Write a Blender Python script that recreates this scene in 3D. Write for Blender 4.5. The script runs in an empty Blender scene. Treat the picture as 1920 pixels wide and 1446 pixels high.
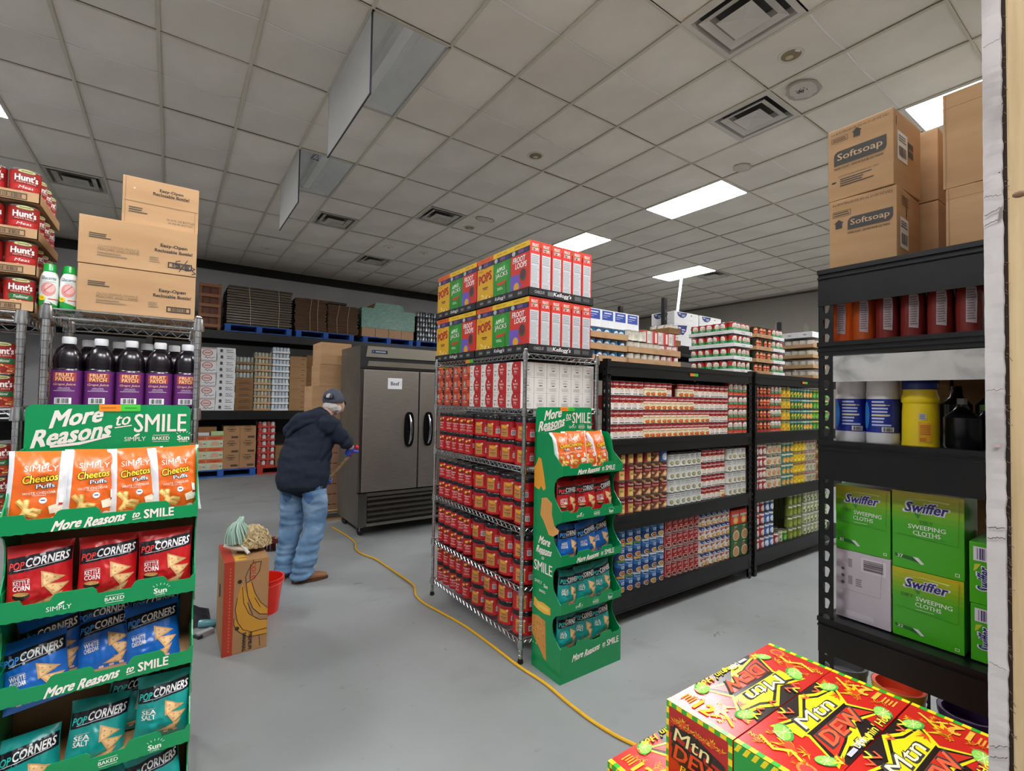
import bpy, bmesh, math, random
from mathutils import Vector, Matrix, noise
from mathutils.geometry import tessellate_polygon

random.seed(7)
SC = bpy.context.scene
COL = SC.collection
PI = math.pi

# ---------------------------------------------------------------- camera, world, exposure
cam_data = bpy.data.cameras.new('camera')
cam = bpy.data.objects.new('camera', cam_data)
COL.objects.link(cam)
cam_data.sensor_width = 36.0
cam_data.lens = 904.7209514540934 / 1920 * 36
cam_data.clip_start = 0.02
cam_data.clip_end = 100
_R = ((0.81707565, -0.03054488, -0.57572076), (-0.57625931, -0.01264519, -0.81716908), (0.01768024, 0.99945341, -0.02793385))
_m = Matrix(_R).to_4x4()
_m.translation = (0, 0, 1.58)
cam.matrix_world = _m
SC.camera = cam

world = bpy.data.worlds.new('world')
SC.world = world
world.use_nodes = True
world.node_tree.nodes['Background'].inputs[0].default_value = (0.9, 0.95, 1.0, 1)
world.node_tree.nodes['Background'].inputs[1].default_value = 0.25

SC.view_settings.view_transform = 'Standard'
SC.view_settings.look = 'None'
SC.view_settings.gamma = 1
SC.view_settings.use_curve_mapping = False
SC.view_settings.exposure = 0.98
PANEL_STRENGTH = 24.0

# ---------------------------------------------------------------- materials
def lin(c):
    c = c / 255.0
    return c / 12.92 if c <= 0.04045 else ((c + 0.055) / 1.055) ** 2.4

def rgb(h):
    h = h.lstrip('#')
    return tuple(lin(int(h[i:i + 2], 16)) for i in (0, 2, 4))

MATS = {}
FIN = {'': (0.55, 0, 0.5), 'g': (0.22, 0, 0.5), 'f': (0.32, 0.0, 0.6), 'm': (0.8, 0, 0.2), 's': (0.28, 0.9, 0.5), 'c': (0.16, 1.0, 0.5), 'p': (0.4, 0, 0.5)}

def M(key, noise_amt=0.06, scale=9.0):
    """key 'rrggbb' or 'rrggbb/finish'"""
    if not isinstance(key, str):
        return key
    if key in MATS:
        return MATS[key]
    hx, _, fin = key.partition('/')
    ro, me, sp = FIN[fin]
    m = bpy.data.materials.new('paint_' + key.replace('/', '_'))
    m.use_nodes = True
    nt = m.node_tree
    b = nt.nodes['Principled BSDF']
    b.inputs['Roughness'].default_value = ro
    b.inputs['Metallic'].default_value = me
    b.inputs['Specular IOR Level'].default_value = sp
    r, g, bl = rgb(hx)
    n = nt.nodes.new('ShaderNodeTexNoise')
    n.inputs['Scale'].default_value = scale
    n.inputs['Detail'].default_value = 2
    tc = nt.nodes.new('ShaderNodeTexCoord')
    nt.links.new(tc.outputs['Object'], n.inputs['Vector'])
    mx = nt.nodes.new('ShaderNodeMix')
    mx.data_type = 'RGBA'
    k0, k1 = 1 - noise_amt, 1 + noise_amt
    mx.inputs[6].default_value = (r * k0, g * k0, bl * k0, 1)
    mx.inputs[7].default_value = (min(1, r * k1), min(1, g * k1), min(1, bl * k1), 1)
    nt.links.new(n.outputs['Fac'], mx.inputs[0])
    nt.links.new(mx.outputs[2], b.inputs['Base Color'])
    MATS[key] = m
    return m

def ramp_mat(name, stops, scale=5, detail=4, rough=0.6, metal=0, bump=0.0, bscale=40, stretch=(1, 1, 1), bdist=0.01, coord='Object', distort=0, spec=0.5, rand=0.0):
    m = bpy.data.materials.new(name)
    m.use_nodes = True
    nt = m.node_tree
    b = nt.nodes['Principled BSDF']
    tc = nt.nodes.new('ShaderNodeTexCoord')
    mp = nt.nodes.new('ShaderNodeMapping')
    mp.inputs['Scale'].default_value = stretch
    nt.links.new(tc.outputs[coord], mp.inputs[0])
    n = nt.nodes.new('ShaderNodeTexNoise')
    n.inputs['Scale'].default_value = scale
    n.inputs['Detail'].default_value = detail
    n.inputs['Distortion'].default_value = distort
    nt.links.new(mp.outputs[0], n.inputs['Vector'])
    r = nt.nodes.new('ShaderNodeValToRGB')
    while len(r.color_ramp.elements) < len(stops):
        r.color_ramp.elements.new(0.5)
    for e, (p, c) in zip(r.color_ramp.elements, stops):
        e.position = p
        e.color = (*rgb(c), 1)
    nt.links.new(n.outputs['Fac'], r.inputs[0])
    out = r.outputs[0]
    if rand:
        oi = nt.nodes.new('ShaderNodeObjectInfo')
        mr = nt.nodes.new('ShaderNodeMapRange')
        mr.inputs['To Min'].default_value = 1 - rand
        mr.inputs['To Max'].default_value = 1 + rand * 0.3
        nt.links.new(oi.outputs['Random'], mr.inputs[0])
        vm = nt.nodes.new('ShaderNodeVectorMath')
        vm.operation = 'SCALE'
        nt.links.new(out, vm.inputs[0])
        nt.links.new(mr.outputs[0], vm.inputs['Scale'])
        out = vm.outputs[0]
    nt.links.new(out, b.inputs['Base Color'])
    b.inputs['Roughness'].default_value = rough
    b.inputs['Metallic'].default_value = metal
    b.inputs['Specular IOR Level'].default_value = spec
    if bump:
        n2 = nt.nodes.new('ShaderNodeTexNoise')
        n2.inputs['Scale'].default_value = bscale
        n2.inputs['Detail'].default_value = 5
        nt.links.new(mp.outputs[0], n2.inputs['Vector'])
        bp = nt.nodes.new('ShaderNodeBump')
        bp.inputs['Strength'].default_value = bump
        bp.inputs['Distance'].default_value = bdist
        nt.links.new(n2.outputs['Fac'], bp.inputs['Height'])
        nt.links.new(bp.outputs[0], b.inputs['Normal'])
    return m

def glow_mat(name, col, strength):
    m = bpy.data.materials.new(name)
    m.use_nodes = True
    b = m.node_tree.nodes['Principled BSDF']
    b.inputs['Base Color'].default_value = (0.8, 0.8, 0.8, 1)
    b.inputs['Emission Color'].default_value = (*col, 1)
    b.inputs['Emission Strength'].default_value = strength
    return m

def clear_mat(name, col, rough=0.05, ior=1.4, trans=1.0):
    m = bpy.data.materials.new(name)
    m.use_nodes = True
    b = m.node_tree.nodes['Principled BSDF']
    b.inputs['Base Color'].default_value = (*col, 1)
    b.inputs['Roughness'].default_value = rough
    b.inputs['IOR'].default_value = ior
    b.inputs['Transmission Weight'].default_value = trans
    return m

CARD = ramp_mat('cardboard', [(0.3, 'b08c66'), (0.7, 'c09c76')], scale=3, rough=0.8, bump=0.15, bscale=60, stretch=(1, 1, 4), bdist=0.002, spec=0.2, rand=0.08)
CARD_D = ramp_mat('cardboard_dark', [(0.3, '7d5c3e'), (0.7, '8f6b49')], scale=4, rough=0.85, bump=0.2, bscale=60, stretch=(1, 1, 6), bdist=0.003, spec=0.15, rand=0.1)
CARD_W = ramp_mat('cardboard_white', [(0.3, 'd4d6d8'), (0.7, 'e4e5e6')], scale=3, rough=0.7, spec=0.3, rand=0.05)
BLACKSTEEL = ramp_mat('black_steel', [(0.35, '08090a'), (0.7, '131415')], scale=6, rough=0.36, bump=0.05, spec=0.35)
CHROME = ramp_mat('chrome_wire', [(0.3, 'a8aaad'), (0.7, 'd2d4d6')], scale=20, rough=0.22, metal=1.0)
WOOD = ramp_mat('pale_wood', [(0.3, 'a98a5e'), (0.7, 'cfae7c')], scale=6, rough=0.7, stretch=(1, 1, 8), bump=0.15)
WOOD2 = ramp_mat('stud_wood', [(0.25, 'a89069'), (0.5, 'bda47c'), (0.75, 'cdb68e')], scale=5, rough=0.75, stretch=(9, 9, 0.7), bump=0.3, bscale=30, bdist=0.003)
BLUEWOOD = ramp_mat('blue_pallet_wood', [(0.3, '12428c'), (0.6, '1f5cb0'), (0.8, '3a78c4')], scale=7, rough=0.7, bump=0.2)
REDWOOD = ramp_mat('red_pallet_wood', [(0.3, '8e1f1c'), (0.7, 'b23028')], scale=7, rough=0.7, bump=0.2)
STEEL = ramp_mat('brushed_steel', [(0.3, '8f8880'), (0.7, 'a29b93')], scale=8, rough=0.4, metal=0.8, stretch=(1, 1, 30), bump=0.02)

# ---------------------------------------------------------------- mesh builder
def smooth_by_angle(me, ang):
    me.polygons.foreach_set('use_smooth', [True] * len(me.polygons))
    try:
        me.set_sharp_from_angle(angle=ang)
    except Exception:
        pass

class MB:
    def __init__(s):
        s.v = []; s.f = []; s.m = []; s.mats = []; s.sm = []
    def mi(s, mat):
        mat = M(mat)
        if mat not in s.mats:
            s.mats.append(mat)
        return s.mats.index(mat)
    def add(s, vs, fs, mat, smooth=False):
        o = len(s.v)
        s.v.extend([tuple(x) for x in vs])
        i = s.mi(mat)
        for f in fs:
            s.f.append(tuple(o + k for k in f)); s.m.append(i); s.sm.append(smooth)
    def box(s, x0, y0, z0, x1, y1, z1, mat, rot=None, piv=None):
        vs = [(x0, y0, z0), (x1, y0, z0), (x1, y1, z0), (x0, y1, z0), (x0, y0, z1), (x1, y0, z1), (x1, y1, z1), (x0, y1, z1)]
        if rot is not None:
            p = Vector(piv or (0, 0, 0))
            vs = [tuple(rot @ (Vector(v) - p) + p) for v in vs]
        s.add(vs, [(3, 2, 1, 0), (4, 5, 6, 7), (0, 1, 5, 4), (1, 2, 6, 5), (2, 3, 7, 6), (3, 0, 4, 7)], mat)
        return s
    def bbox(s, x0, y0, z0, x1, y1, z1, mat, b=0.003):
        """box with chamfered edges"""
        bm = bmesh.new()
        r = bmesh.ops.create_cube(bm, size=1)
        for v in bm.verts:
            v.co = Vector(((x0 + x1) / 2 + v.co.x * (x1 - x0), (y0 + y1) / 2 + v.co.y * (y1 - y0), (z0 + z1) / 2 + v.co.z * (z1 - z0)))
        bmesh.ops.bevel(bm, geom=list(bm.edges), offset=b, segments=2, affect='EDGES', profile=0.6)
        s.bm(bm, mat, False)
        return s
    def bm(s, bm, mat, smooth=False):
        bm.verts.ensure_lookup_table()
        s.add([v.co[:] for v in bm.verts], [[v.index for v in f.verts] for f in bm.faces], mat, smooth)
        bm.free()
    def prism(s, pts, z0, z1, mat, axis='z', mapf=None):
        """extruded polygon (non-convex ok). mapf(x,y,z)->xyz"""
        mp = mapf or (lambda x, y, z: (x, y, z))
        tris = tessellate_polygon([[Vector((p[0], p[1], 0)) for p in pts]])
        n = len(pts)
        vs = [mp(p[0], p[1], z0) for p in pts] + [mp(p[0], p[1], z1) for p in pts]
        fs = [tuple(t) for t in tris] + [tuple(n + k for k in reversed(t)) for t in tris]
        fs += [(i, (i + 1) % n, n + (i + 1) % n, n + i) for i in range(n)]
        s.add(vs, fs, mat)
        return s
    def plate(s, outer, holes, z0, z1, mat, mapf=None):
        mp = mapf or (lambda x, y, z: (x, y, z))
        loops = [outer] + holes
        tris = tessellate_polygon([[Vector((p[0], p[1], 0)) for p in L] for L in loops])
        flat = [p for L in loops for p in L]
        n = len(flat)
        vs = [mp(p[0], p[1], z0) for p in flat] + [mp(p[0], p[1], z1) for p in flat]
        fs = [tuple(t) for t in tris] + [tuple(n + k for k in reversed(t)) for t in tris]
        o = 0
        for L in loops:
            k = len(L)
            fs += [(o + i, o + (i + 1) % k, n + o + (i + 1) % k, n + o + i) for i in range(k)]
            o += k
        s.add(vs, fs, mat)
        return s
    def lathe(s, prof, mat, seg=20, c=(0, 0, 0), smooth=True, sx=1, sy=1, cap0=True, cap1=True, mats=None, a0=0.0, sq=0.0):
        """prof [(r,z)..]; mats optional per ring band; sq squares the section"""
        n = len(prof)
        vs = []
        for r, z in prof:
            for k in range(seg):
                a = a0 + 2 * PI * k / seg
                ca, sa = math.cos(a), math.sin(a)
                q = 1.0
                if sq:
                    q = 1 / (abs(ca) ** 4 + abs(sa) ** 4) ** 0.25
                    q = 1 + (q - 1) * sq
                vs.append((c[0] + r * q * ca * sx, c[1] + r * q * sa * sy, c[2] + z))
        for j in range(n - 1):
            fs = [(j * seg + k, j * seg + (k + 1) % seg, (j + 1) * seg + (k + 1) % seg, (j + 1) * seg + k) for k in range(seg)]
            o = len(s.v) if j == 0 else None
            if j == 0:
                base = len(s.v); s.v.extend(vs)
            i = s.mi(mats[j] if mats else mat)
            for f in fs:
                s.f.append(tuple(base + x for x in f)); s.m.append(i); s.sm.append(smooth)
        if cap0:
            s.f.append(tuple(base + k for k in reversed(range(seg)))); s.m.append(s.mi(mats[0] if mats else mat)); s.sm.append(False)
        if cap1:
            s.f.append(tuple(base + (n - 1) * seg + k for k in range(seg))); s.m.append(s.mi(mats[-1] if mats else mat)); s.sm.append(False)
        return s
    def tube(s, pts, r, mat, seg=6, caps=True, smooth=True, up=None):
        P = [Vector(p) for p in pts]
        n = len(P)
        rr = r if isinstance(r, (list, tuple)) else [r] * n
        fr = None
        vs = []
        for i in range(n):
            t = (P[min(i + 1, n - 1)] - P[max(i - 1, 0)]).normalized()
            if fr is None:
                u = Vector(up) if up else (Vector((0, 0, 1)) if abs(t.z) < 0.9 else Vector((1, 0, 0)))
                a = t.cross(u).normalized()
            else:
                a = (fr - t * fr.dot(t))
                a = a.normalized() if a.length > 1e-6 else t.orthogonal().normalized()
            fr = a
            b = t.cross(a)
            q = rr[i] if isinstance(rr[i], (list, tuple)) else (rr[i], rr[i])
            for k in range(seg):
                w = 2 * PI * k / seg
                vs.append(P[i] + a * (math.cos(w) * q[0]) + b * (math.sin(w) * q[1]))
        fs = [(i * seg + k, (i + 1) * seg + k, (i + 1) * seg + (k + 1) % seg, i * seg + (k + 1) % seg) for i in range(n - 1) for k in range(seg)]
        if caps:
            fs += [tuple(range(seg)), tuple(reversed(range((n - 1) * seg, n * seg)))]
        s.add(vs, fs, mat, smooth)
        return s
    def mesh(s, name, ang=0.7, fix=False):
        me = bpy.data.meshes.new(name)
        me.from_pydata(s.v, [], s.f)
        for m in s.mats:
            me.materials.append(m)
        me.polygons.foreach_set('material_index', s.m)
        me.polygons.foreach_set('use_smooth', s.sm)
        if fix:
            bm = bmesh.new(); bm.from_mesh(me)
            bmesh.ops.recalc_face_normals(bm, faces=bm.faces)
            bm.to_mesh(me); bm.free()
        if any(s.sm):
            try:
                me.set_sharp_from_angle(angle=ang)
            except Exception:
                pass
        me.update()
        return me
    def build(s, name, parent=None, loc=(0, 0, 0), rotz=0, **kw):
        o = bpy.data.objects.new(name, s.mesh(name, **kw))
        COL.objects.link(o)
        o.location = loc
        o.rotation_euler = (0, 0, rotz)
        if parent:
            o.parent = parent
        return o

# ---------------------------------------------------------------- tagging
def tag(o, label=None, cat=None, group=None, kind=None):
    if label and len(label.replace(',', ' ').split()) > 16: print('LONG', label)
    if label: o['label'] = label
    if cat: o['category'] = cat
    if group: o['group'] = group
    if kind: o['kind'] = kind
    return o

def thing(name, label, cat, loc=(0, 0, 0), rotz=0, group=None):
    o = bpy.data.objects.new(name, None)
    o.empty_display_size = 0.1
    COL.objects.link(o)
    o.location = loc; o.rotation_euler = (0, 0, rotz)
    return tag(o, label, cat, group)

class Proto:
    """one kind of thing: own mesh (or None) and parts [(name, mesh, label)] with sub-parts"""
    def __init__(s, name, cat, mesh, parts=()):
        s.name, s.cat, s.me, s.parts = name, cat, mesh, list(parts)
    def put(s, loc, rotz=0, label=None, group=None, rot=None, scale=None):
        o = bpy.data.objects.new(s.name, s.me)
        COL.objects.link(o)
        o.location = loc
        o.rotation_euler = rot if rot else (0, 0, rotz)
        if scale: o.scale = scale
        tag(o, label, s.cat, group)
        for p in s.parts:
            c = bpy.data.objects.new(p[0], p[1])
            COL.objects.link(c); c.parent = o
            if len(p) > 2 and p[2]: c['label'] = p[2]
        return o

ORD = ['first', 'second', 'third', 'fourth', 'fifth', 'sixth', 'seventh', 'eighth', 'ninth', 'tenth', 'eleventh', 'twelfth', 'thirteenth', 'fourteenth', 'fifteenth', 'sixteenth', 'seventeenth', 'eighteenth', 'nineteenth', 'twentieth']
def nth(i, n=None):
    if n is not None and n > 1:
        if i == n - 1: return 'last'
    return ORD[i]

# ---------------------------------------------------------------- flat print (art) as thin geometry
_TXT = {}
def text_polys(s, bold=0.0, res=2):
    k = (s, bold, res)
    if k in _TXT:
        return _TXT[k]
    cu = bpy.data.curves.new('t', 'FONT')
    cu.body = s
    cu.resolution_u = res
    cu.offset = bold
    cu.size = 1.0
    ob = bpy.data.objects.new('t', cu)
    me = ob.to_mesh()
    polys = []
    if me and len(me.polygons):
        co = [(v.co.x, v.co.y) for v in me.vertices]
        polys = [[co[i] for i in p.vertices] for p in me.polygons]
        xs = [c[0] for c in co]; ys = [c[1] for c in co]
        bb = (min(xs), min(ys), max(xs), max(ys))
    else:
        bb = (0, 0, 1, 1)
    ob.to_mesh_clear()
    bpy.data.objects.remove(ob); bpy.data.curves.remove(cu)
    _TXT[k] = (polys, bb)
    return _TXT[k]

class Art:
    def __init__(s):
        s.p = []
    def _a(s, pts, c, l):
        s.p.append((pts, c, l))
    def rect(s, x0, y0, x1, y1, c, l=0, rot=0):
        pts = [(x0, y0), (x1, y0), (x1, y1), (x0, y1)]
        if rot:
            cx, cy = (x0 + x1) / 2, (y0 + y1) / 2
            ca, sa = math.cos(rot), math.sin(rot)
            pts = [(cx + (x - cx) * ca - (y - cy) * sa, cy + (x - cx) * sa + (y - cy) * ca) for x, y in pts]
        s._a(pts, c, l); return s
    def ell(s, cx, cy, rx, ry, c, l=0, n=14, rot=0):
        ca, sa = math.cos(rot), math.sin(rot)
        s._a([(cx + rx * math.cos(t) * ca - ry * math.sin(t) * sa, cy + rx * math.cos(t) * sa + ry * math.sin(t) * ca) for t in [2 * PI * k / n for k in range(n)]], c, l); return s
    def poly(s, pts, c, l=0):
        for t in tessellate_polygon([[Vector((x, y, 0)) for x, y in pts]]):
            q = [pts[i] for i in t]
            a = (q[1][0] - q[0][0]) * (q[2][1] - q[0][1]) - (q[1][1] - q[0][1]) * (q[2][0] - q[0][0])
            s._a(q if a > 0 else q[::-1], c, l)
        return s
    def frame(s, x0, y0, x1, y1, t, c, l=0):
        s.rect(x0, y0, x1, y0 + t, c, l); s.rect(x0, y1 - t, x1, y1, c, l)
        s.rect(x0, y0 + t, x0 + t, y1 - t, c, l); s.rect(x1 - t, y0 + t, x1, y1 - t, c, l); return s
    def line(s, pts, w, c, l=0):
        for i in range(len(pts) - 1):
            (x0, y0), (x1, y1) = pts[i], pts[i + 1]
            d = math.hypot(x1 - x0, y1 - y0) or 1
            nx, ny = -(y1 - y0) / d * w / 2, (x1 - x0) / d * w / 2
            ex, ey = (x1 - x0) / d * w * 0.3, (y1 - y0) / d * w * 0.3
            s._a([(x0 - nx - ex, y0 - ny - ey), (x1 - nx + ex, y1 - ny + ey), (x1 + nx + ex, y1 + ny + ey), (x0 + nx - ex, y0 + ny - ey)], c, l)
        return s
    def text(s, t, x, y, h, c, l=1, w=None, shear=0, bold=0.0, rot=0, al='C', res=2):
        """cap height h, centred on (x,y) (al L: left edge at x). w squeezes to a width"""
        polys, bb = text_polys(t, 0.0, res)
        W, H = bb[2] - bb[0], bb[3] - bb[1]
        sy = h / max(H, 1e-6) if any(ch in t for ch in 'gjpqy') else h / 0.72
        if not any(ch in t for ch in 'gjpqy'): sy = h / max(H, 1e-6)
        sx = sy if w is None else w / max(W, 1e-6)
        ox = bb[0] + (W / 2 if al == 'C' else (W if al == 'R' else 0)); oy = (bb[1] + bb[3]) / 2
        ca, sa = math.cos(rot), math.sin(rot)
        b_ = bold * .8
        sh = [(0, 0)] if bold <= 0.004 else ([(-b_, 0), (b_, 0)] if bold < .03 else [(-b_, -b_ * .6), (b_, -b_ * .6), (-b_, b_ * .6), (b_, b_ * .6)])
        for bx, by in sh:
            for q in polys:
                pts = []
                for px, py in q:
                    yy = (py + by - oy) * sy
                    xx = (px + bx - ox) * sx + shear * yy
                    pts.append((x + xx * ca - yy * sa, y + xx * sa + yy * ca))
                s._a(pts, c, l)
        return s
    def bars(s, x0, y0, x1, y1, n, c, l=1, ragged=0.2, seed=1):
        R = random.Random(seed)
        dy = (y1 - y0) / n
        for i in range(n):
            e = (x1 - x0) * ragged * R.random()
            s.rect(x0, y0 + dy * (i + 0.25), x1 - e, y0 + dy * (i + 0.75), c, l)
        return s
    def barcode(s, x0, y0, x1, y1, l=1, bg='f0f0f0', fg='1a1a22', n=13, seed=3, vert=False):
        R = random.Random(seed)
        if bg: s.rect(x0, y0, x1, y1, bg, l)
        if vert:
            my = (y1 - y0) * 0.1; mx = (x1 - x0) * 0.1
            yy = y0 + my; d = (y1 - y0 - 2 * my) / n
            for i in range(n):
                s.rect(x0 + mx, yy, x1 - mx, yy + d * R.choice((0.3, 0.5, 0.75)), fg, l + 1); yy += d
        else:
            mx = (x1 - x0) * 0.08; my = (y1 - y0) * 0.1
            xx = x0 + mx; d = (x1 - x0 - 2 * mx) / n
            for i in range(n):
                s.rect(xx, y0 + my, xx + d * R.choice((0.3, 0.5, 0.75)), y1 - my, fg, l + 1); xx += d
        return s
    def outlined(s, t, x, y, h, c, oc, o, l=1, **k):
        for dx, dy in ((-o, 0), (o, 0), (0, -o), (0, o), (-o * .7, o * .7), (o * .7, -o * .7)):
            s.text(t, x + dx, y + dy, h, oc, l, **k)
        return s.text(t, x, y, h, c, l + 1, **k)
    def shifted(s, dx, dy, k=1.0):
        a = Art()
        a.p = [([(x * k + dx, y * k + dy) for x, y in pts], c, l) for pts, c, l in s.p]
        return a
    def merge(s, o, dx=0, dy=0, k=1.0, dl=0):
        s.p += [([(x * k + dx, y * k + dy) for x, y in pts], c, l + dl) for pts, c, l in o.p]
        return s

def _clip(poly, ax, v, keep_less):
    out = []
    n = len(poly)
    for i in range(n):
        a, b = poly[i], poly[(i + 1) % n]
        ia = (a[ax] <= v) if keep_less else (a[ax] >= v)
        ib = (b[ax] <= v) if keep_less else (b[ax] >= v)
        if ia: out.append(a)
        if ia != ib:
            t = (v - a[ax]) / (b[ax] - a[ax])
            out.append((a[0] + (b[0] - a[0]) * t, a[1] + (b[1] - a[1]) * t))
    return out

def _strips(poly, ax, d):
    lo = min(p[ax] for p in poly); hi = max(p[ax] for p in poly)
    k0, k1 = math.floor(lo / d + 1e-9), math.ceil(hi / d - 1e-9)
    if k1 - k0 <= 1:
        return [poly]
    out = []
    rest = poly
    for k in range(k0 + 1, k1):
        a = _clip(rest, ax, k * d, True)
        rest = _clip(rest, ax, k * d, False)
        if len(a) >= 3: out.append(a)
        if len(rest) < 3: break
    if len(rest) >= 3: out.append(rest)
    return out

def stamp(mb, art, mapf, du=None, dv=None, eps=0.0004):
    """lay art over a surface; mapf(u,v,off)->xyz"""
    nn_ = max(1, len(art.p))
    for i_, (pts, c, l) in enumerate(art.p):
        qs = [pts]
        if du: qs = [q for p in qs for q in _strips(p, 0, du)]
        if dv: qs = [q for p in qs for q in _strips(p, 1, dv)]
        off = eps * (l + 1 + .85 * i_ / nn_)
        for q in qs:
            mb.add([mapf(x, y, off) for x, y in q], [tuple(range(len(q)))], c)

def pl(o, ux, vx):
    o, ux, vx = Vector(o), Vector(ux), Vector(vx)
    n = ux.cross(vx)
    return lambda u, v, off: o + ux * u + vx * v + n * off

def cyl(r, z0=0, a0=-PI / 2, c=(0, 0), k=1.0, sq=0.0, sx=1, sy=1):
    """u runs to the right as seen from outside; a0 = direction the label faces"""
    def f(u, v, off):
        r_ = r(v) if callable(r) else r
        a = a0 + u / r_
        rr = r_ + off
        ca, sa = math.cos(a), math.sin(a)
        q = 1.0
        if sq:
            q = 1 + (1 / (abs(ca) ** 4 + abs(sa) ** 4) ** 0.25 - 1) * sq
        return (c[0] + rr * q * ca * sx, c[1] + rr * q * sa * sy, z0 + v)
    return f

FACES = {'front': lambda w, d: ((0, -d / 2, 0), (1, 0, 0), (0, 0, 1)),
         'left': lambda w, d: ((-w / 2, 0, 0), (0, -1, 0), (0, 0, 1)),
         'right': lambda w, d: ((w / 2, 0, 0), (0, 1, 0), (0, 0, 1)),
         'back': lambda w, d: ((0, d / 2, 0), (-1, 0, 0), (0, 0, 1))}

def carton(w, d, h, mat, arts=None, bevel=0.002, flaps=True, tape=None):
    """closed carton standing on z=0, centred; arts {face: Art} with u=-w/2..w/2, v=0..h"""
    mb = MB()
    if bevel: mb.bbox(-w / 2, -d / 2, 0, w / 2, d / 2, h, mat, bevel)
    else: mb.box(-w / 2, -d / 2, 0, w / 2, d / 2, h, mat)
    for k, a in (arts or {}).items():
        if k == 'top':
            stamp(mb, a, pl((0, 0, h), (1, 0, 0), (0, 1, 0)))
        else:
            o, u, v = FACES[k](w, d)
            stamp(mb, a, pl(o, u, v))
    if flaps:
        mb.box(-w / 2 + 0.002, -0.0015, h, w / 2 - 0.002, 0.0015, h + 0.0006, '4a3826/m')
        if tape: mb.box(-w / 2, -0.024, h + 0.0002, w / 2, 0.024, h + 0.001, tape)
    return mb
# ================================================================ THE ROOM
GX, GY, HC = 0.6414, 0.613, 4.41
X0, X1, Y0, Y1 = -3.38, 12.9, -3.2, 12.05

# floor
def floor_mat():
    m = bpy.data.materials.new('painted_concrete')
    m.use_nodes = True
    nt = m.node_tree; N = nt.nodes; L = nt.links
    b = N['Principled BSDF']
    tc = N.new('ShaderNodeTexCoord')
    def nz(scale, det=5, dist=0.0, st=(1, 1, 1)):
        mp = N.new('ShaderNodeMapping'); mp.inputs['Scale'].default_value = st
        L.new(tc.outputs['Object'], mp.inputs[0])
        n = N.new('ShaderNodeTexNoise'); n.inputs['Scale'].default_value = scale; n.inputs['Detail'].default_value = det; n.inputs['Distortion'].default_value = dist
        L.new(mp.outputs[0], n.inputs['Vector']); return n
    n1 = nz(0.8, 6); n2 = nz(14, 4, 0.4); n3 = nz(2.2, 7, .5, (1, 1.5, 1))
    r1 = N.new('ShaderNodeValToRGB'); r1.color_ramp.elements[0].position = 0.3; r1.color_ramp.elements[1].position = 0.75
    r1.color_ramp.elements[0].color = (*rgb('7e8282'), 1); r1.color_ramp.elements[1].color = (*rgb('949898'), 1)
    L.new(n1.outputs['Fac'], r1.inputs[0])
    def over(prev, nn, lo, hi, col, amt):
        r = N.new('ShaderNodeValToRGB'); r.color_ramp.elements[0].position = lo; r.color_ramp.elements[1].position = hi
        r.color_ramp.elements[0].color = (0, 0, 0, 1); r.color_ramp.elements[1].color = (amt, amt, amt, 1)
        L.new(nn.outputs['Fac'], r.inputs[0])
        mx = N.new('ShaderNodeMix'); mx.data_type = 'RGBA'
        L.new(r.outputs[0], mx.inputs[0]); L.new(prev, mx.inputs[6]); mx.inputs[7].default_value = (*rgb(col), 1)
        return mx.outputs[2]
    o = over(r1.outputs[0], n3, 0.6, 0.72, '67685f', 0.3)
    o = over(o, n2, 0.68, 0.74, '6d6c66', 0.5)
    L.new(o, b.inputs['Base Color'])
    rr = N.new('ShaderNodeMapRange'); rr.inputs['To Min'].default_value = 0.38; rr.inputs['To Max'].default_value = 0.62
    L.new(n3.outputs['Fac'], rr.inputs[0]); L.new(rr.outputs[0], b.inputs['Roughness'])
    bp = N.new('ShaderNodeBump'); bp.inputs['Strength'].default_value = 0.12; bp.inputs['Distance'].default_value = 0.01
    L.new(n1.outputs['Fac'], bp.inputs['Height']); L.new(bp.outputs[0], b.inputs['Normal'])
    return m

fl = MB(); fl.box(X0, Y0, -0.12, X1, Y1, 0, floor_mat())
floor = tag(fl.build('floor'), 'grey painted concrete floor with scuffs', kind='structure')

WALLM = ramp_mat('back_wall_paint', [(0.3, 'a9aaac'), (0.7, 'b9babc')], scale=1.2, rough=0.8)
WALLR = ramp_mat('right_wall_paint', [(0.3, '8f8a82'), (0.7, '9a958d')], scale=0.8, rough=0.85)
def wall(name, a, b, mat, label):
    mb = MB(); mb.box(*a, *b, mat)
    return tag(mb.build(name), label, kind='structure')
wall('wall_back', (X0 - 0.15, Y1, 0), (X1 + 0.15, Y1 + 0.15, HC + 0.3), WALLM, 'pale grey back wall behind the pallet racks')
wr = wall('wall_right', (X1, Y0, 0), (X1 + 0.15, Y1, HC + 0.3), WALLR, 'taupe far wall with pale patched spots')
wall('wall_left', (X0 - 0.15, Y0, 0), (X0, Y1, HC + 0.3), WALLM, 'pale side wall')
wall('wall_rear', (X0 - 0.15, Y0 - 0.15, 0), (X1 + 0.15, Y0, HC + 0.3), WALLM, 'pale wall behind the doorway')
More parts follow.
